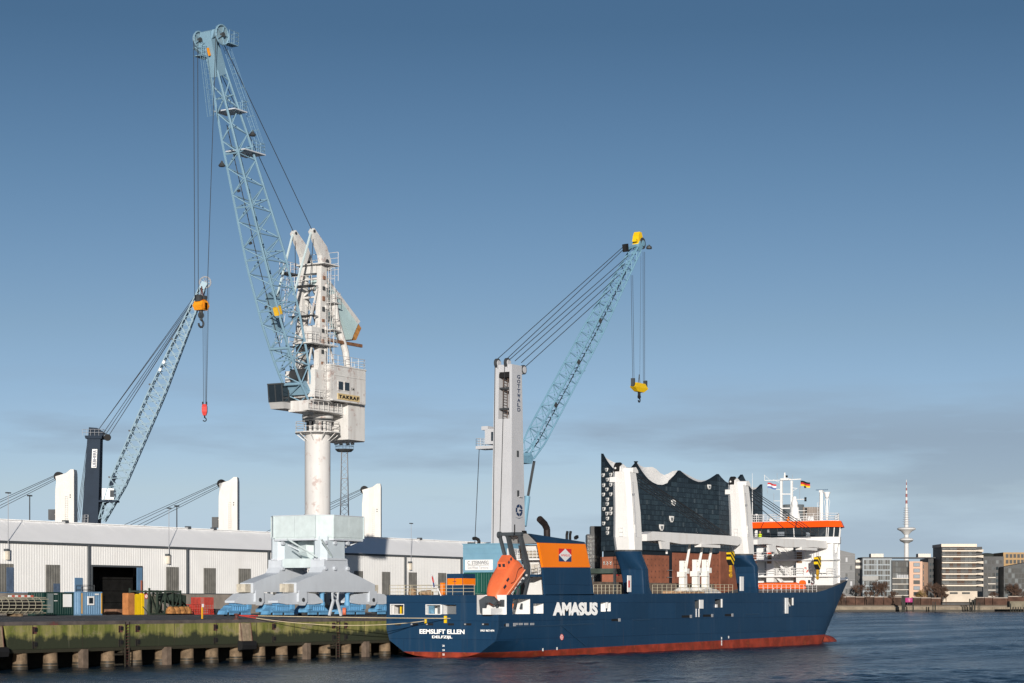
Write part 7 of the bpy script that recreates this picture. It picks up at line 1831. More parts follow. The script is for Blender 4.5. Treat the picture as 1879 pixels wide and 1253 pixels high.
for z in (zb_+.42, zb_+.16): MB().beam((XR-.93,y0+.8,z), (XR-.96,y1-.2,z), .1, .07).build('rubbing_strake', paint('rescue_dark', (.3,.04,.01), .6), rb)
MB().disc((XR-.5,y0+.3,zt_-.15), (1,0,0), .45, .5, 14).build('raft_drum', rom, rb)
for i, u in enumerate((.25, .45, .6, .8)): MB().box(XR-1.0, XR-.93, y0+(y1-y0)*u, y0+(y1-y0)*u+.1, zb_-.1, zb_+.5).build('chock', swhite, rb)
# three white davits standing as cargo on the deck
for i, (pc, pt) in enumerate(((1253.5, 1029), (1277, 1027), (1294.5, 1027))):
    Y = SY+3.2; c = onY(pc, 1084, Y); zt = onY(pc, pt, Y).z; zb_ = sheer(c.x-SX)+.25; m = (zt-zb_)/55.
    t = thing('deck_davit', ['white davit with raised arm, leftmost of three on deck', 'white davit with raised arm, middle of three on deck', 'white davit with raised arm, rightmost of three on deck'][i], 'davit', (c.x, Y, zb_), 'white davits on deck')
    dm = paint('davit_white', (.76,.75,.71), .5, var=.06, streak=.25, scol=(.5,.42,.33))
    MB().lathe([(1.2,zb_), (1.1,zb_+.15), (.55,zb_+.5), (.42,zb_+.6)], (c.x,Y,0), 12).build('base', dm, t)
    MB().xy([(c.x-.42,Y-.35), (c.x+.42,Y-.35), (c.x+.42,Y+.35), (c.x-.42,Y+.35)], zb_+.5, zb_+29*m).build('column', dm, t)
    MB().box(c.x-.75, c.x-.1, Y-.55, Y+.45, zb_+26*m, zb_+35*m).build('winch', dm, t)
    for dx_ in (-.35, .25): MB().box(c.x+dx_-.08, c.x+dx_+.08, Y-.3, Y+.3, zb_+28*m, zt).build('head_plate', dm, t)
    for k in (.62, .8, .97): MB().box(c.x-.27, c.x+.17, Y-.25, Y+.25, zb_+(zt-zb_)*k-.12, zb_+(zt-zb_)*k+.05).build('head_web', dm, t)
    MB().box(c.x+.05, c.x+.75, Y-.5, Y+.1, zb_+32*m, zb_+41*m).build('cylinder_box', dm, t)
    a1 = onY(pc+11.5, 998, Y)
    MB().tube(V(c.x+.4,Y-.1,zb_+38*m), V(a1.x,Y-.1,a1.z), .2, 8, .15).build('arm', dm, t, smooth=True)
MB().box(onY(1246,1085,SY+2.2).x, onY(1285,1085,SY+2.2).x, SY+1.6, SY+4.4, 6.75, 7.08).build('timber_dunnage', paint('dunnage', (.38,.24,.14), .8, var=.4, vs=3), ship)
MB().hexa([(onY(1288,1085,SY+2).x,SY+1.5,6.8), (onY(1318,1085,SY+2).x,SY+1.5,6.85), (onY(1318,1085,SY+2).x,SY+4,6.85), (onY(1288,1085,SY+2).x,SY+4,6.8)], [(onY(1292,1085,SY+2).x,SY+1.8,7.5), (onY(1312,1085,SY+2).x,SY+1.8,7.4), (onY(1312,1085,SY+2).x,SY+3.6,7.4), (onY(1292,1085,SY+2).x,SY+3.6,7.5)]).build('tarpaulin', paint('tarp_white', (.6,.58,.55), .8, var=.3, vs=2), ship)

# ------------------------------------------------------------------ mooring lines from the transom to the quay bollard
lm_ = paint('mooring_line', (.66,.55,.36), .8, var=.15)
q_b = V(XY(434, QY+.5), QY+.2, 4.45)
def line(p_end, py_end, sag, name, lab):
    e = onX(p_end, py_end, SX-.02); n_ = 24; pts = []
    for i in range(n_+1):
        u = i/n_; p = q_b.lerp(e, u); pts.append(p-V(0,0,4*sag*u*(1-u)))
    t = thing(name, lab, 'rope', q_b, 'mooring lines at the stern')
    MB().path(pts[1:], .036, 6).build('rope', lm_, t, smooth=True); MB().path(pts[:3], .05, 6).build('red_sleeve', paint('sleeve_red', (.55,.06,.05), .7), t, smooth=True)
line(826, 1134.5, .05, 'mooring_line', 'taut beige mooring line from the transom to the quay, upper one'); line(783, 1139, .7, 'mooring_line', 'slack beige mooring line hanging below the taut one')
for p0_, p1_, t_, b_ in ((816,820.5,1130,1143), (780.5,783.5,1136,1144)):
    y1, z1 = tpx(p0_, t_); y0, z0 = tpx(p1_, b_); MB().box(SX-.15, SX-.02, y0, y1, z0, z1).build('yellow_fairlead', yel, ship)
# ------------------------------------------------------------------ far shore across the river
def P(px, py, D): return atD(px, py, D)
def zat(py, D): return H+(HY-py)*D/F
stone = paint('promenade_stone', (.36,.31,.25), .85, var=.2, vs=.05)
b = MB()
o0 = FW*1412
def sh(r, f, z): return RT*r+FW*f+V(0,0,z)
b.quad(sh(-1500,1412,4.4), sh(2500,1412,4.4), sh(5000,12000,4.6), sh(-5000,12000,4.6))
b.build('far_shore_ground', stone, kind='structure')
fw = thing('far_quay_wall', 'low sheet-pile bank along the far shore below the city blocks', 'wall', sh(200,1410,0))
pilem = paint('far_sheetpile', (.24,.20,.15), .85, var=.3, vs=.3)
b = MB(); rng = random.Random(3)
for i in range(300):
    r = 212+i*.75; b.obox(sh(r,1409.6 if i % 2 else 1410.1,-.5), RT*.75, FW*3, V(0,0,3.6+rng.random()*.15))
b.build('sheet_piles', pilem, fw, kind='stuff')
MB().obox(sh(-1400,1410.6,-1), RT*1612, FW*2, V(0,0,4.9)).build('plain_wall', pilem, fw); MB().obox(sh(437,1410.6,-1), RT*900, FW*2, V(0,0,4.9)).build('plain_wall', pilem, fw)
MB().obox(sh(211,1409.2,-1), RT*227, FW*.5, V(0,0,2.2)).build('wet_band', wet, fw)
MB().hexa([sh(212,1411,3.0), sh(437,1411,3.0), sh(437,1413,3.0), sh(212,1413,3.0)], [sh(212,1415,4.5), sh(437,1415,4.5), sh(437,1416,4.5), sh(212,1416,4.5)]).build('bank_slope', stone, fw)
# brick flood wall in bays
brick = paint('brick_red', (.23,.085,.05), .85, var=.25, vs=.15)
brick2 = paint('flood_wall_brick', (.075,.04,.028), .85, var=.5, vs=.25)
brick3 = paint('flood_wall_dark', (.05,.03,.022), .85, var=.5, vs=.25)
fl = thing('flood_wall', 'reddish brick flood wall with pale coping behind the far promenade', 'wall', sh(240,1424,4.5))
for p0_, p1_, t_ in ((1536,1553,1096), (1553,1570,1095.5), (1570,1587,1096), (1587,1604,1095.5), (1604,1622,1096), (1622,1638,1096), (1638,1655,1096), (1674,1690,1097), (1690,1709,1097.5), (1709,1727,1098), (1791,1807,1097), (1807,1822,1097), (1822,1850,1097.5), (1850,1885,1095)):
    a, c = P(p0_, 1106, 1424), P(p1_, 1106, 1424)
    f = MB().obox(V(a.x,a.y,4.4), RT*((c-a).dot(RT)-.4), FW*2, V(0,0,zat(t_,1424)-4.4)).build('brick_bay', brick2 if int(p0_) % 3 else brick3, fl)
    MB().obox(V(a.x,a.y,zat(t_,1424))-FW*.3, RT*((c-a).dot(RT)-.3), FW*2.6, V(0,0,.5)).build('coping', paint('coping_pale', (.36,.31,.27), .8), f)
mg = P(1661, 1105, 1420); t = thing('painted_panel', 'magenta square panel with a pale star shape on the far bank', 'panel', mg)
mw = 10*1420/F*.9
MB().obox(V(mg.x,mg.y,zat(1105,1420)), RT*mw*1.6, FW*.3, V(0,0,8*1420/F)).build('panel', paint('magenta', (.3,.012,.13), .6), t)
cc = V(mg.x,mg.y,zat(1100.3,1420))+RT*mw*.8-FW*.2; b = MB()
for i in range(4): a = i*math.pi/4+.2; b.beam(cc-RT*math.cos(a)*1.5-V(0,0,math.sin(a)*1.5), cc+RT*math.cos(a)*1.5+V(0,0,math.sin(a)*1.5), .35, .1)
b.build('star', paint('magenta_pale', (.7,.3,.45), .6), t)

# ------------------------------------------------------------------ generic blocks
wg = [glass('far_glass_a', (.02,.028,.034), .1), glass('far_glass_b', (.045,.06,.07), .1), glass('far_glass_c', (.10,.12,.13), .15)]
class Bld:
    def __init__(s, name, label, p0, p1, yt, D, dep, mat, yb=1107, cat='building', slope=None):
        s.D = D; a, c = P(p0, 1107, D), P(p1, 1107, D); s.o = V(a.x, a.y, 4.3); s.p0 = p0; s.w = (c-a).dot(RT)
        s.t = thing(name, label, cat, s.o)
        z1 = zat(yt, D); z0 = 4.3 if yb >= 1105 else zat(yb, D)
        if slope is None: MB().obox(V(a.x,a.y,z0), RT*s.w, FW*dep, V(0,0,z1-z0)).build('wall', mat, s.t)
        else:
            z2 = zat(slope, D); q = V(a.x,a.y,0)
            MB().hexa([q+V(0,0,z0), q+RT*s.w+V(0,0,z0), q+RT*s.w+FW*dep+V(0,0,z0), q+FW*dep+V(0,0,z0)], [q+V(0,0,z1), q+RT*s.w+V(0,0,z2), q+RT*s.w+FW*dep+V(0,0,z2), q+FW*dep+V(0,0,z1)]).build('wall', mat, s.t)
        s.rng = random.Random(int(p0)); s.cache = {}
    def rect(s, p0, p1, y0, y1, name, mat, out=.25, dep=.5, par=None):
        a = P(p0, 1107, s.D); w = (p1-p0)*s.D/F
        return MB().obox(V(a.x,a.y,zat(y1,s.D))-FW*out, RT*w, FW*dep, V(0,0,(y1-y0)*s.D/F)).build(name, mat, par or s.t)
    def win(s, p0, p1, y0, y1, frame=None, g=None):
        g = g or wg[s.rng.choice((0,0,0,1,1,2))]
        if frame:
            f = s.rect(p0-.5, p1+.5, y0-.5, y1+.5, 'window', frame, .15, .3); s.rect(p0, p1, y0, y1, 'pane', g, .28, .2, f)
        else: s.rect(p0, p1, y0, y1, 'window', g, .2, .4)
gm = paint('metal_panel', (.12,.125,.13), .45, var=.2, vs=.08)
B1 = Bld('office_block', 'dark metal clad block right behind the ship bow', 1534, 1569, 1007.5, 1445, 30, gm, slope=1016)
lt = paint('pane_light', (.35,.36,.38), .4)
for k in range(5):
    y = 1020+k*14.5; B1.rect(1534, 1569, y-.4, y+.4, 'floor_band', paint('band_grey', (.2,.2,.21), .5), .3, .4)
    for p in (1537, 1551.5, 1560): 
        if (k*3+int(p)) % 2: B1.rect(p, p+3.6, y+3, y+11, 'window', lt if (k+int(p)) % 3 == 0 else wg[1], .25, .5)
cw = paint('render_white', (.62,.58,.52), .7)
dkb = paint('dark_block', (.03,.032,.035), .5, var=.3, vs=.1)
B2 = Bld('apartment_block', 'narrow dark block with white balcony fronts beside the metal block', 1569.5, 1583, 1027, 1450, 25, dkb)
for y in (1027, 1038): B2.rect(1569.5, 1582.6, y, y+5, 'balcony', cw, 1.2, 1.2)
for y in (1052, 1065, 1078): B2.rect(1571, 1582, y, y+4, 'window', wg[0])
gf = paint('frame_bluegrey', (.24,.275,.30), .5, var=.1)
B3 = Bld('apartment_block', 'blue-grey block with framed glass loggias on the far shore', 1583, 1636.5, 1024, 1440, 28, gf)
for r in range(7):
    y = 1027.5+r*9.7
    for p0_, p1_ in ((1585,1609), (1611,1633)):
        if y < 1090:
            n_ = 5
            for i in range(n_):
                a = p0_+(p1_-p0_)*i/n_; B3.win(a+.3, a+(p1_-p0_)/n_-.3, y, y+7.4, g=wg[(i*7+r*3+int(p0_)) % 3] if (i+r) % 3 else wg[0])
B3.rect(1582, 1611, 1057, 1065.5, 'balcony', paint('concrete_far', (.3,.3,.29), .7), 1.5, 1.5)
B3.rect(1581.5, 1716, 1022.3, 1024, 'roof_slab', dkb, 1.0, 20)
for a, c in ((1601,1624), (1688,1711)): B3.rect(a, c, 1015.5, 1022.3, 'roof_house', cw, -6, 8)
B4 = Bld('apartment_block', 'dark glass block with white balcony slabs left of the pink one', 1636.5, 1668.5, 1028, 1438, 25, dkb)
for r in range(6):
    y = 1031+r*10.4
    for i in range(6):
        a = 1638+i*5; B4.win(a+.2, a+4.6, y, y+8.5)
    if r > 1: B4.rect(1636.8, 1668, y+8.8, y+10, 'balcony_slab', cw, 1.6, 1.7)
for i in range(7): B4.rect(1646+i*3, 1648.2+i*3, 1054.5, 1060.5, 'lit_blind', lt, .45, .3)
pk = paint('pink_stone', (.56,.37,.27), .75, var=.08, vs=.1)
B5 = Bld('apartment_block', 'pinkish stone block with square windows on the far shore', 1668.6, 1692.5, 1030, 1434, 26, pk)
gl5 = paint('window_steel', (.16,.19,.22), .3)
for r in range(6):
    y = 1033+r*10.7; B5.win(1676.5, 1687.5, y, y+6.2, paint('frame_dark', (.12,.1,.09), .6), gl5 if r not in (3, 5) else wg[0])
a, c = P(1692.5, 1107, 1434), P(1703, 1107, 1450)
z1, z0 = zat(1031, 1434), 4.3
MB().hexa([V(a.x,a.y,z0), V(c.x,c.y,z0), V(c.x,c.y,z0)+FW*10, V(a.x,a.y,z0)+FW*26], [V(a.x,a.y,z1), V(c.x,c.y,z1), V(c.x,c.y,z1)+FW*10, V(a.x,a.y,z1)+FW*26]).build('side_wall', pk, B5.t)
for r in range(4): B5.rect(1693.5, 1696, 1036+r*10.7, 1043+r*10.7, 'side_window', wg[0], -1.5, 3.0)
B6 = Bld('apartment_block', 'dark shaded block between the pink one and the slab tower', 1703.5, 1727.5, 1024.5, 1465, 30, dkb)
for r in range(6):
    for i in range(4): B6.win(1706+i*5, 1709+i*5, 1033+r*11, 1038+r*11)
B6.rect(1719, 1727, 1027, 1050, 'lit_wall', cw, 8, 8)
cream = paint('cream_slab', (.66,.58,.48), .7, var=.06)
B7 = Bld('balcony_tower', 'tallest far block with stacked cream balcony slabs', 1728, 1791, 1000, 1440, 30, paint('tower_core', (.035,.035,.037), .5, var=.4, vs=.2))
B7.rect(1726.5, 1791.5, 998, 1003.5, 'roof_fascia', cream, 1.6, 31)
ys = (1010, 1020.5, 1031.5, 1042, 1052.5, 1063, 1073.5)
brp = paint('wood_panel', (.07,.045,.033), .7)
for k, y in enumerate(ys):
    a, c = P(1727.5,1107,1438), P(1791,1107,1438)
    B7.rect(1727.5, 1791, y-.3, y+1.9, 'balcony_slab', cream, 2.6, 3.0)
    e0, e1 = P(1791,1107,1437.4), P(1804.5,1107,1441)
    z0, z1 = zat(y+2.8, 1438), zat(y-2.2, 1438)
    MB().hexa([V(e0.x,e0.y,z0+.6), V(e1.x,e1.y,z0), V(e1.x,e1.y,z0)+FW*10, V(e0.x,e0.y,z0+.6)+FW*10], [V(e0.x,e0.y,z1-.6), V(e1.x,e1.y,z1), V(e1.x,e1.y,z1)+FW*10, V(e0.x,e0.y,z1-.6)+FW*10]).build('corner_balcony', cream, B7.t)
    y0 = (ys[k-1] if k else 1003)+2.4; n_ = 9
    for i in range(n_):
        p = 1728.5+i*6.9; B7.rect(p, p+6.3, y0, y-.6, 'window', brp if (i == 4 or (i+k) % 6 == 5) else wg[B7.rng.choice((0,0,0,1,1))], .3, .5)
    B7.rect(1729, 1790, y-3.2, y-2.7, 'railing', paint('rail_far', (.25,.25,.25), .5), 2.4, .1)
y0 = 1075.6
for i in range(9): p = 1728.5+i*6.9; B7.rect(p, p+6.3, y0, 1084, 'window', wg[B7.rng.choice((0,0,1))], .3, .5)
B7.rect(1727.5, 1791.5, 1084.5, 1104.5, 'stone_base', paint('travertine', (.52,.45,.37), .8, var=.12, vs=.2), 3.0, 4)
for a in (1741, 1763.5): B7.rect(a, a+14.5, 1086.5, 1090, 'base_window', wg[0], 3.2, .4)
B7.rect(1791.5, 1804, 1003, 1085, 'side_core', dkb, -3, 12)
B8 = Bld('apartment_block', 'dark block with pale balconies right of the slab tower', 1804, 1842, 1021, 1455, 30, paint('dark_block_b', (.05,.052,.055), .5, var=.3, vs=.1))
for r in range(6):
    for i in range(5): B8.win(1806.5+i*7, 1811+i*7, 1028+r*11.5, 1034+r*11.5)
    if r > 1: B8.rect(1812, 1826, 1036+r*11.5, 1037.5+r*11.5, 'balcony_slab', cw, 1.5, 1.5)
oc = paint('ochre_brick', (.36,.24,.12), .8, var=.1)
B9 = Bld('apartment_block', 'ochre brick block at the right edge of the far shore', 1841, 1890, 1013.5, 1475, 30, oc)
for r in range(4):
    for i in range(6): B9.win(1846+i*7, 1850+i*7, 1017+r*10.5, 1023+r*10.5, paint('frame_dark', (.12,.1,.09), .6), wg[0])
B9b = Bld('glass_block', 'dark glass block in front of the ochre one at the right edge', 1842, 1890, 1040, 1440, 20, paint('glassy_core', (.03,.034,.037), .4, var=.3, vs=.1), slope=1031)
for r in range(6):
    for i in range(7): B9b.win(1844+i*6.2, 1849.2+i*6.2, 1043+r*9.5, 1050.5+r*9.5, g=wg[(i*5+r*7) % 3 if (i+r) % 2 else 0])
# round dark tree-topped hump and rotunda roofs in the distance
q = P(1811, 1107, 1600); MB().lathe([(9,zat(1030,1600)-10), (9,zat(1022,1600)), (6.5,zat(1016.5,1600)), (2,zat(1014.8,1600)), (.1,zat(1014.6,1600))], (q.x,q.y,0), 16).build('domed_roof', paint('dome_dark', (.04,.045,.04), .8))
d_ = [o for o in COL.objects if o.name.startswith('domed_roof')][0]; tag(d_, 'dark rounded rooftop rising behind the dark block', 'roof')
t = thing('round_building', 'grey round building peeping over the ship bridge roof', 'building', P(1458,1107,1650))
for (pc, r, yt, m, nm) in ((1456, 19, 926, paint('rotunda_dark', (.12,.14,.155), .5, var=.15, vs=.05), 'drum'), (1486, 18, 931, paint('rotunda_tan', (.27,.235,.21), .7, var=.12, vs=.05), 'drum')):
    c = P(pc,1107,1650); rr_ = r*1650/F
    d = MB().lathe([(rr_,4), (rr_,zat(yt,1650))], (c.x,c.y,0), 24).build(nm, m, t, smooth=True)
    b = MB()
    for i in range(24): a = i*math.tau/24; b.beam((c.x+rr_*math.cos(a),c.y+rr_*math.sin(a),zat(960,1650)), (c.x+rr_*math.cos(a),c.y+rr_*math.sin(a),zat(yt,1650)), .35)
    for y in (936, 943, 950): b.lathe([(rr_+.2,zat(y,1650)), (rr_+.2,zat(y,1650)+.5)], (c.x,c.y,0), 24)
    b.build('ribs', m, d)
B10 = Bld('glass_tower', 'dark glass block left of the concert hall behind the crane pedestal', 1077, 1105, 980, 1560, 30, paint('grid_dark', (.03,.034,.04), .5, var=.2))
B10.rect(1084, 1105, 965, 980, 'upper_block', dkb, -3, 20)
for r in range(12):
    for i in range(6): B10.win(1078.5+i*4.3, 1081.8+i*4.3, 983+r*7.2, 988+r*7.2, g=wg[(i*3+r*5) % 2])
B11 = Bld('brick_warehouse', 'small red brick block beside the glass tower', 1104.5, 1126, 1022, 1430, 20, brick)
for i in range(3): B11.win(1107+i*6, 1110+i*6, 1030, 1036)

# ------------------------------------------------------------------ concert hall with wave roof on a brick warehouse
ele = thing('concert_hall', 'dark glass concert hall with wave-shaped white roof on a brick base', 'building', P(1200,1107,1480))
pA, pB, pC, pD = P(1103,1107,1490), P(1167,1107,1450), P(1319,1107,1545), P(1399,1107,1640)
def onface(U, W, px, py):
    d = ray(px, py); ex, ey = W.x-U.x, W.y-U.y
    t = (U.x*ey-U.y*ex)/(d[0]*ey-d[1]*ex); return V(t*d[0], t*d[1], H+t*d[2])
topA = [(1103,832),(1106,838),(1110,845),(1115,852),(1120,858),(1126,863.5),(1132,867.5),(1138,869.5),(1144,868.5),(1150,865),(1156,859.5),(1162,852.5),(1167,846)]
topB = [(1167,846),(1172,855),(1177,863),(1183,871),(1190,879),(1198,885),(1207,889),(1216,889.5),(1225,886),(1234,879),(1242,871),(1248,863),(1255,869),(1264,876),(1273,881),(1281,884),(1290,884.3),(1298,882),(1306,878),(1313,873.5),(1318.8,869.5)]
topC = [(1318.8,869.5),(1324,876),(1331,883),(1339,887.5),(1345,888),(1350,885),(1357,878),(1363,870.5),(1367,879),(1373,890),(1380,898),(1385,899),(1391,897),(1395,893),(1399,888.5)]
zbot = onface(pA, pB, 1103, 1012).z
core = paint('facade_core', (.009,.015,.021), .4, var=.15, vs=.05, spec=.2)
egl = [paint('hall_glass_a', (.016,.027,.038), .3, var=.2, vs=.05, spec=.2), paint('hall_glass_b', (.024,.040,.053), .3, var=.2, vs=.05, spec=.2), paint('hall_glass_c', (.045,.062,.075), .3, var=.2, vs=.05, spec=.2)]
bal = paint('balcony_white', (.72,.72,.70), .6)
rng = random.Random(11)
white_roof = paint('roof_white_discs', (.80,.79,.77), .6, var=.05, rust=.5, rcol=(.3,.3,.3), rs=.55)
def interp(T, p):
    for (a, y0), (c, y1) in zip(T, T[1:]):
        if a <= p <= c: return y0+(y1-y0)*(p-a)/(c-a)
    return T[-1][1]
for U, W, T in ((pA, pB, topA), (pB, pC, topB), (pC, pD, topC)):
    top = [onface(U, W, *q) for q in T]; bot = [V(q.x, q.y, zbot) for q in top]
    e = V(W.x-U.x, W.y-U.y, 0).normalized(); nn = V(e.y, -e.x, 0)
    if nn.dot(FW) > 0: nn = -nn
    n_ = len(T); b = MB()
    b.add(top+bot+[q-nn*2 for q in top]+[q-nn*2 for q in bot], [(i, i+1, n_+i+1, n_+i) for i in range(n_-1)]+[(2*n_+i, 2*n_+i+1, i+1, i) for i in range(n_-1)])
    fc = b.build('facade', core, ele)
    L = (V(W.x,W.y,0)-V(U.x,U.y,0)).length; cw_ = 2.6; nc = int(L/cw_); fh = 3.6
    gb_ = [MB(), MB(), MB()]
    tz_ = []
    for i in range(nc):
        x0, x1 = L*i/nc+.22, L*(i+1)/nc-.22
        def pxof(x):
            q = V(U.x,U.y,0)+e*x; f = q.dot(FW); return CX+F*q.dot(RT)/f
        zt = min(onface(U, W, pxof(x), interp(T, pxof(x))).z for x in (x0, (x0+x1)/2, x1))-.6
        z = zbot+.5; k = 0
        while z+fh-.4 < zt:
            g_ = rng.choices((0, 1, 2), (.57, .39, .04))[0]
            o = V(U.x,U.y,z)+e*x0+nn*.02; gb_[g_].obox(o, e*(x1-x0), nn*(.10+.12*rng.random()), V(0,0,fh-.45)); z += fh
    for g_, m in zip(gb_, egl):
        if g_.v: g_.build('glass_panels', m, fc, kind='stuff')
# white shield-shaped balcony openings
def shield(U, W, px, py, w, h):
    c = onface(U, W, px, py); e = V(W.x-U.x, W.y-U.y, 0).normalized(); nn = V(e.y,-e.x,0)
    if nn.dot(FW) > 0: nn = -nn
    prof = [(-.5,.5), (.5,.5), (.47,.1), (.36,-.25), (.15,-.5), (-.15,-.5), (-.36,-.25), (-.47,.1)]
    o = MB().extr([c+e*x*w+V(0,0,z*h)+nn*.3 for x, z in prof], nn*.7).build('balcony_opening', bal, ele)
    MB().extr([c+e*(x*w*.62)+V(0,0,z*h*.6-h*.04)+nn*1.02 for x, z in prof], nn*.06).build('balcony_recess', paint('recess_grey', (.16,.17,.18), .5), o)
for px, py in ((1114.5,862),(1108,872),(1116,880),(1109,890.5),(1115,898),(1108.5,907.5),(1116,916.5),(1115.5,925),(1109.5,934),(1115,942.5),(1116,951.5),(1109,960.5),(1116.5,970),(1116,978),(1122,871),(1122,889.5),(1122,907),(1122,934),(1122,942)): shield(pA, pB, px, py, 2.4*1.35, 2.5)
for px, py in ((1234.5,922.5),(1231,952.5),(1212.5,968)): shield(pB, pC, px, py, 5.6, 4.4)
shield(pB, pC, 1300, 893.5, 4.6, 3.4)
# white roof shells: from the rim back to the ridges behind
def shell(U, W, T, back, D2):
    f = [onface(U, W, *q) for q in T]; n_ = len(T); r_ = []
    for i, q in enumerate(T):
        p = back[0][0]+(back[-1][0]-back[0][0])*i/(n_-1); r_.append(P(p, interp(back, p), f[i].dot(FW)+13))
    fr_ = [q+V(0,0,-.05) for q in f]
    mid = [a.lerp(c, .5)-V(0,0,1.0) for a, c in zip(fr_, r_)]
    b = MB(); b.loft([fr_, mid, r_], closed=False, caps=False); b.build('roof_shell', white_roof, ele, smooth=True)
shell(pA, pB, topA[:10], [(1103.5,833),(1112,840),(1124,847),(1140,853.5),(1156,859)], 1520)
shell(pB, pC, topB[:12], [(1168,848),(1173,853),(1180,857.5),(1190,857),(1200,856.5),(1208,864),(1216,872.5),(1227,868.5),(1237,862.5),(1248,864)], 1570)
shell(pB, pC, topB[11:21], [(1249,864),(1262,871),(1275,878),(1284,881.5),(1300,880.5),(1318,870.5)], 1600)
shell(pC, pD, topC[:8], [(1320,872),(1330,884),(1338,886),(1350,879.5),(1363,871.5)], 1640)
shell(pC, pD, topC[8:15], [(1368,881),(1374,891.5),(1385,895.5),(1392,892.5),(1399,889)], 1690)
MB().extr([P(1187,863.5,1560), P(1196,866.5,1560), P(1205,872.5,1560), P(1199,871,1560)], FW*1).build('roof_slot', dkb, ele)
# brick base and recessed plaza storey
def base_face(U, W, p0, p1, y1, name, mat, out=1.0):
    a, c = onface(U, W, p0, y1), onface(U, W, p1, y1); e = V(W.x-U.x, W.y-U.y, 0).normalized(); nn = V(e.y,-e.x,0)
    if nn.dot(FW) > 0: nn = -nn
    return MB().obox(V(a.x,a.y,3.5)+nn*out, V(c.x-a.x,c.y-a.y,0), -nn*4, V(0,0,a.z-3.5)).build(name, mat, ele)
base_face(pA, pB, 1104, 1166.5, 1022, 'brick_base', brick)
for p0_, p1_, y in ((1167.5,1225.5,1017.5), (1233,1318,1014)):
    w_ = base_face(pB, pC, p0_, p1_, y, 'brick_base', brick)
    for i in range(int((p1_-p0_)/7)):
        for j in range(6):
            c = onface(pB, pC, p0_+4+i*7, 1028+j*11); e = V(pC.x-pB.x, pC.y-pB.y, 0).normalized(); nn = V(e.y,-e.x,0)
            if nn.dot(FW) > 0: nn = -nn
            MB().obox(V(c.x,c.y,c.z)+nn*.95, e*1.3, nn*.1, V(0,0,1.2)).build('window', paint('brick_window', (.12,.05,.035), .6), w_)
base_face(pB, pC, 1225.5, 1233, 1010, 'glazed_slot', core, .2)
base_face(pC, pD, 1319.5, 1398, 1012, 'brick_base', brick)
base_face(pB, pC, 1167, 1319, 1003, 'plaza_storey', core, -1.5); base_face(pC, pD, 1319, 1398, 1003, 'plaza_storey', core, -1.5); base_face(pA, pB, 1104, 1167, 1010, 'plaza_storey', core, -1.5)
for y in (1047, 1060, 1073): 
    c = onface(pB, pC, 1224, y); MB().obox(c+V(0,0,0)-FW*2, RT*4, FW*1.5, V(0,0,.5)).build('loading_platform', dkb, ele)

# ------------------------------------------------------------------ television tower
DT = 4600.0; m_ = DT/F*1.1
c = P(1663.3, 1107, DT)
tv = thing('television_tower', 'slender white television tower with two round platforms', 'tower', V(c.x,c.y,4))
tw_ = paint('tower_white', (.54,.54,.535), .6, var=.04, vs=.02)
def zt(py): return zat(py, DT)
MB().lathe([(6.0*m_,4), (4.2*m_,zt(1040)), (3.7*m_,zt(1000)), (3.3*m_,zt(960)), (2.4*m_,zt(935)), (1.9*m_,zt(931))], (c.x,c.y,0), 20).build('shaft', tw_, tv, smooth=True)
MB().lathe([(4*m_,zt(981)), (9*m_,zt(975)), (15.3*m_,zt(971.5)), (15.3*m_,zt(969.5)), (13*m_,zt(968)), (4*m_,zt(967.5))], (c.x,c.y,0), 28).build('upper_platform', tw_, tv, smooth=True)
MB().lathe([(3.6*m_,zt(997)), (8*m_,zt(994)), (10.5*m_,zt(993)), (10.5*m_,zt(992)), (11.5*m_,zt(991)), (11.5*m_,zt(989.5)), (10.4*m_,zt(988.5)), (4*m_,zt(986))], (c.x,c.y,0), 28).build('lower_platform', tw_, tv, smooth=True)
MB().lathe([(10.7*m_,zt(993)), (10.7*m_,zt(991.2))], (c.x,c.y,0), 28).build('window_ring', dkb, tv)
for k in range(8): MB().lathe([(2*m_,zt(962-k*4.2)), ((6.2-.25*k)*m_,zt(961.6-k*4.2)), ((6.2-.25*k)*m_,zt(961-k*4.2)), (2*m_,zt(961-k*4.2))], (c.x,c.y,0), 16).build('antenna_ring', paint('ring_grey', (.42,.42,.44), .6), tv)
tred = paint('mast_red', (.25,.09,.09), .6)
for k, (a, d, r) in enumerate(((931,924,1.9), (924,918,1.8), (918,912,1.8), (912,906,1.7), (906,900,1.5), (900,895,1.2), (895,890,.9), (890,885,.7), (885,880,.5))):
    MB().lathe([(r*m_,zt(a)), (r*m_,zt(d))], (c.x,c.y,0), 8).build('mast_section', tred if k % 2 else tw_, tv)

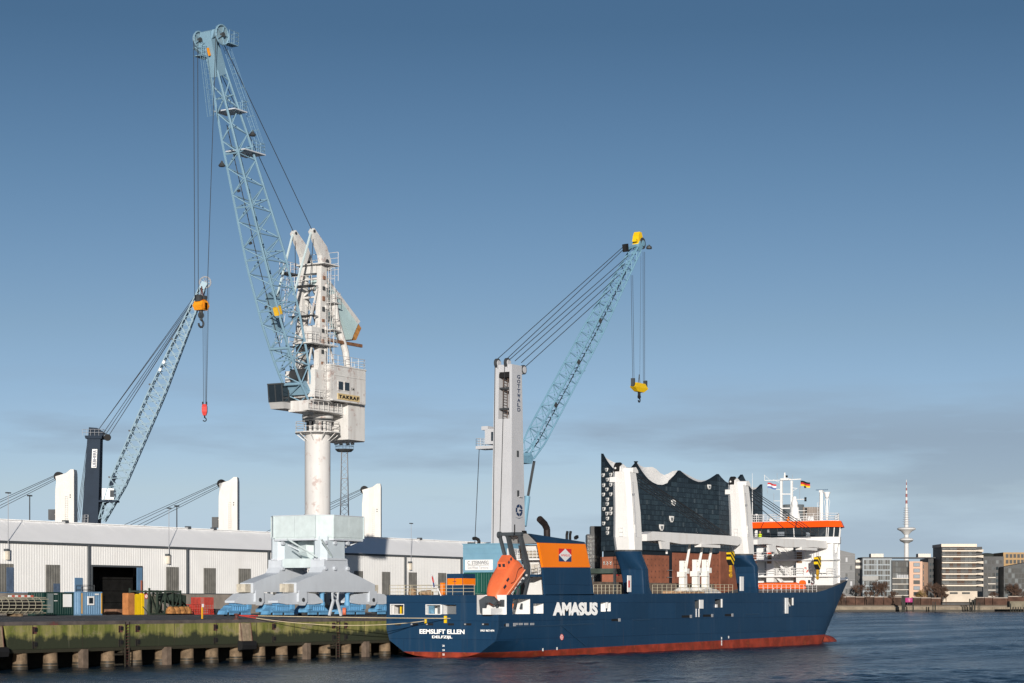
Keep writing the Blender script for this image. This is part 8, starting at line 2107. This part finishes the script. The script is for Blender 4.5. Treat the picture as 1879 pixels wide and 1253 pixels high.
# ------------------------------------------------------------------ bare trees, mooring dolphins, pier
twig = paint('bare_twigs', (.10,.062,.045), .9, var=.2)
def bare_tree(px, base_y, top_y, D, spread, lab, mat=twig, seed=0, dens=1.0):
    rng = random.Random(seed); c = P(px, 1107, D); h = zat(top_y, D)-4.4
    t = thing('bare_tree', lab, 'tree', V(c.x,c.y,4.4), 'bare trees on the far bank')
    tr, tg = MB(), MB()
    def grow(p, d, L, r, lev):
        q = p+d*L
        (tr if lev < 2 else tg).tube(p, q, r, 5 if lev < 2 else 3, r*.65, caps=False)
        if lev >= 6: return
        for k in range(rng.choice((3, 3, 4)) if lev < 4 else 3):
            nd_ = (d+V(rng.gauss(0,.42)*spread, rng.gauss(0,.42)*spread, rng.gauss(.12,.25))).normalized()
            grow(p.lerp(q, .55+.45*rng.random()), nd_, L*(.62+.18*rng.random()), max(r*.6, .055), lev+1)
    grow(V(c.x,c.y,4.3), V(0,0,1), h*.33, h*.024, 0)
    tr.build('trunk', twig, t); tg.build('crown', mat, t, kind='stuff')
bare_tree(1578, 1105, 1063, 1432, 1.1, 'bare brown tree before the narrow dark block', seed=1)
bare_tree(1607, 1105, 1058, 1430, 1.1, 'bare tree left of two before the blue-grey block', seed=2)
bare_tree(1624, 1105, 1062, 1430, 1.0, 'bare tree right of two before the blue-grey block', seed=3)
bare_tree(1692, 1105, 1080, 1428, 1.1, 'small yellowish leafless tree beside the pink block', paint('yellow_twigs', (.22,.15,.06), .9), seed=4)
bare_tree(1716, 1105, 1060, 1430, 1.1, 'bare tree before the shaded block beside the slab tower', seed=5)
bare_tree(1724, 1105, 1068, 1427, 1.0, 'smaller bare tree close by the slab tower base', seed=6)
bare_tree(1857, 1105, 1062, 1432, 1.1, 'bare tree before the glass block at the right edge', seed=7)
bare_tree(1826, 1105, 1080, 1430, 1.0, 'low bare tree before the dark block with pale balconies', seed=8)
bare_tree(1736, 1105, 1084, 1428, .9, 'thin bare tree against the stone base of the slab tower', seed=9)
bare_tree(1545, 1105, 1082, 1422, 1.0, 'low bare bush right behind the ship bow', seed=10)
bare_tree(1592, 1105, 1078, 1421, 1.0, 'low bare tree between the taller ones before the glass loggias', seed=11)
bare_tree(1642, 1105, 1080, 1421, 1.0, 'low bare tree before the balcony block', seed=12)
bare_tree(1874, 1105, 1078, 1425, 1.0, 'bare tree at the far right picture edge', seed=13)
dolm = paint('dolphin_timber', (.035,.035,.03), .8, var=.3)
def dolphin(ps, lab):
    t = thing('mooring_dolphin', lab, 'dolphin', P(ps[0][0],1107,1390), 'mooring dolphins off the far bank')
    for p, yt, w in ps:
        c = P(p, 1107, 1390); MB().lathe([(w*.19,-2), (w*.18,zat(yt,1390)), (w*.1,zat(yt,1390)+.2)], (c.x,c.y,0), 8).build('pile', dolm, t)
dolphin(((1656.5,1093,4.5), (1659.5,1094,4.0)), 'pair of dark mooring piles left of the magenta panel')
dolphin(((1675.5,1097,2.4),), 'single dark mooring pile right of the magenta panel')
dolphin(((1712,1104,2.2), (1716,1105,2.6)), 'low pair of mooring piles before the shaded block')
dolphin(((1779.5,1099,2.5), (1784,1101,3), (1788.5,1099,3)), 'group of three dark piles before the slab tower')
dolphin(((1795,1105,1.6), (1798,1106,1.6)), 'two thin short piles right of the three dark ones')
pr_ = thing('timber_pier', 'dark piled pier at the right edge of the far bank', 'pier', P(1853,1107,1370))
a = P(1853,1107,1370)
MB().obox(V(a.x,a.y,3.0), RT*20, FW*8, V(0,0,4.0)).build('deck', paint('pier_side', (.17,.15,.11), .8, var=.3, vs=.3), pr_)
for i in range(9): MB().tube(V(a.x,a.y,-2)+RT*(.5+i*1.7), V(a.x,a.y,5.5 if i == 0 else 3.2)+RT*(.5+i*1.7), .42, 7).build('pile', dolm, pr_)
# small far vehicles of the promenade are too small to tell; a parked white van by the pier
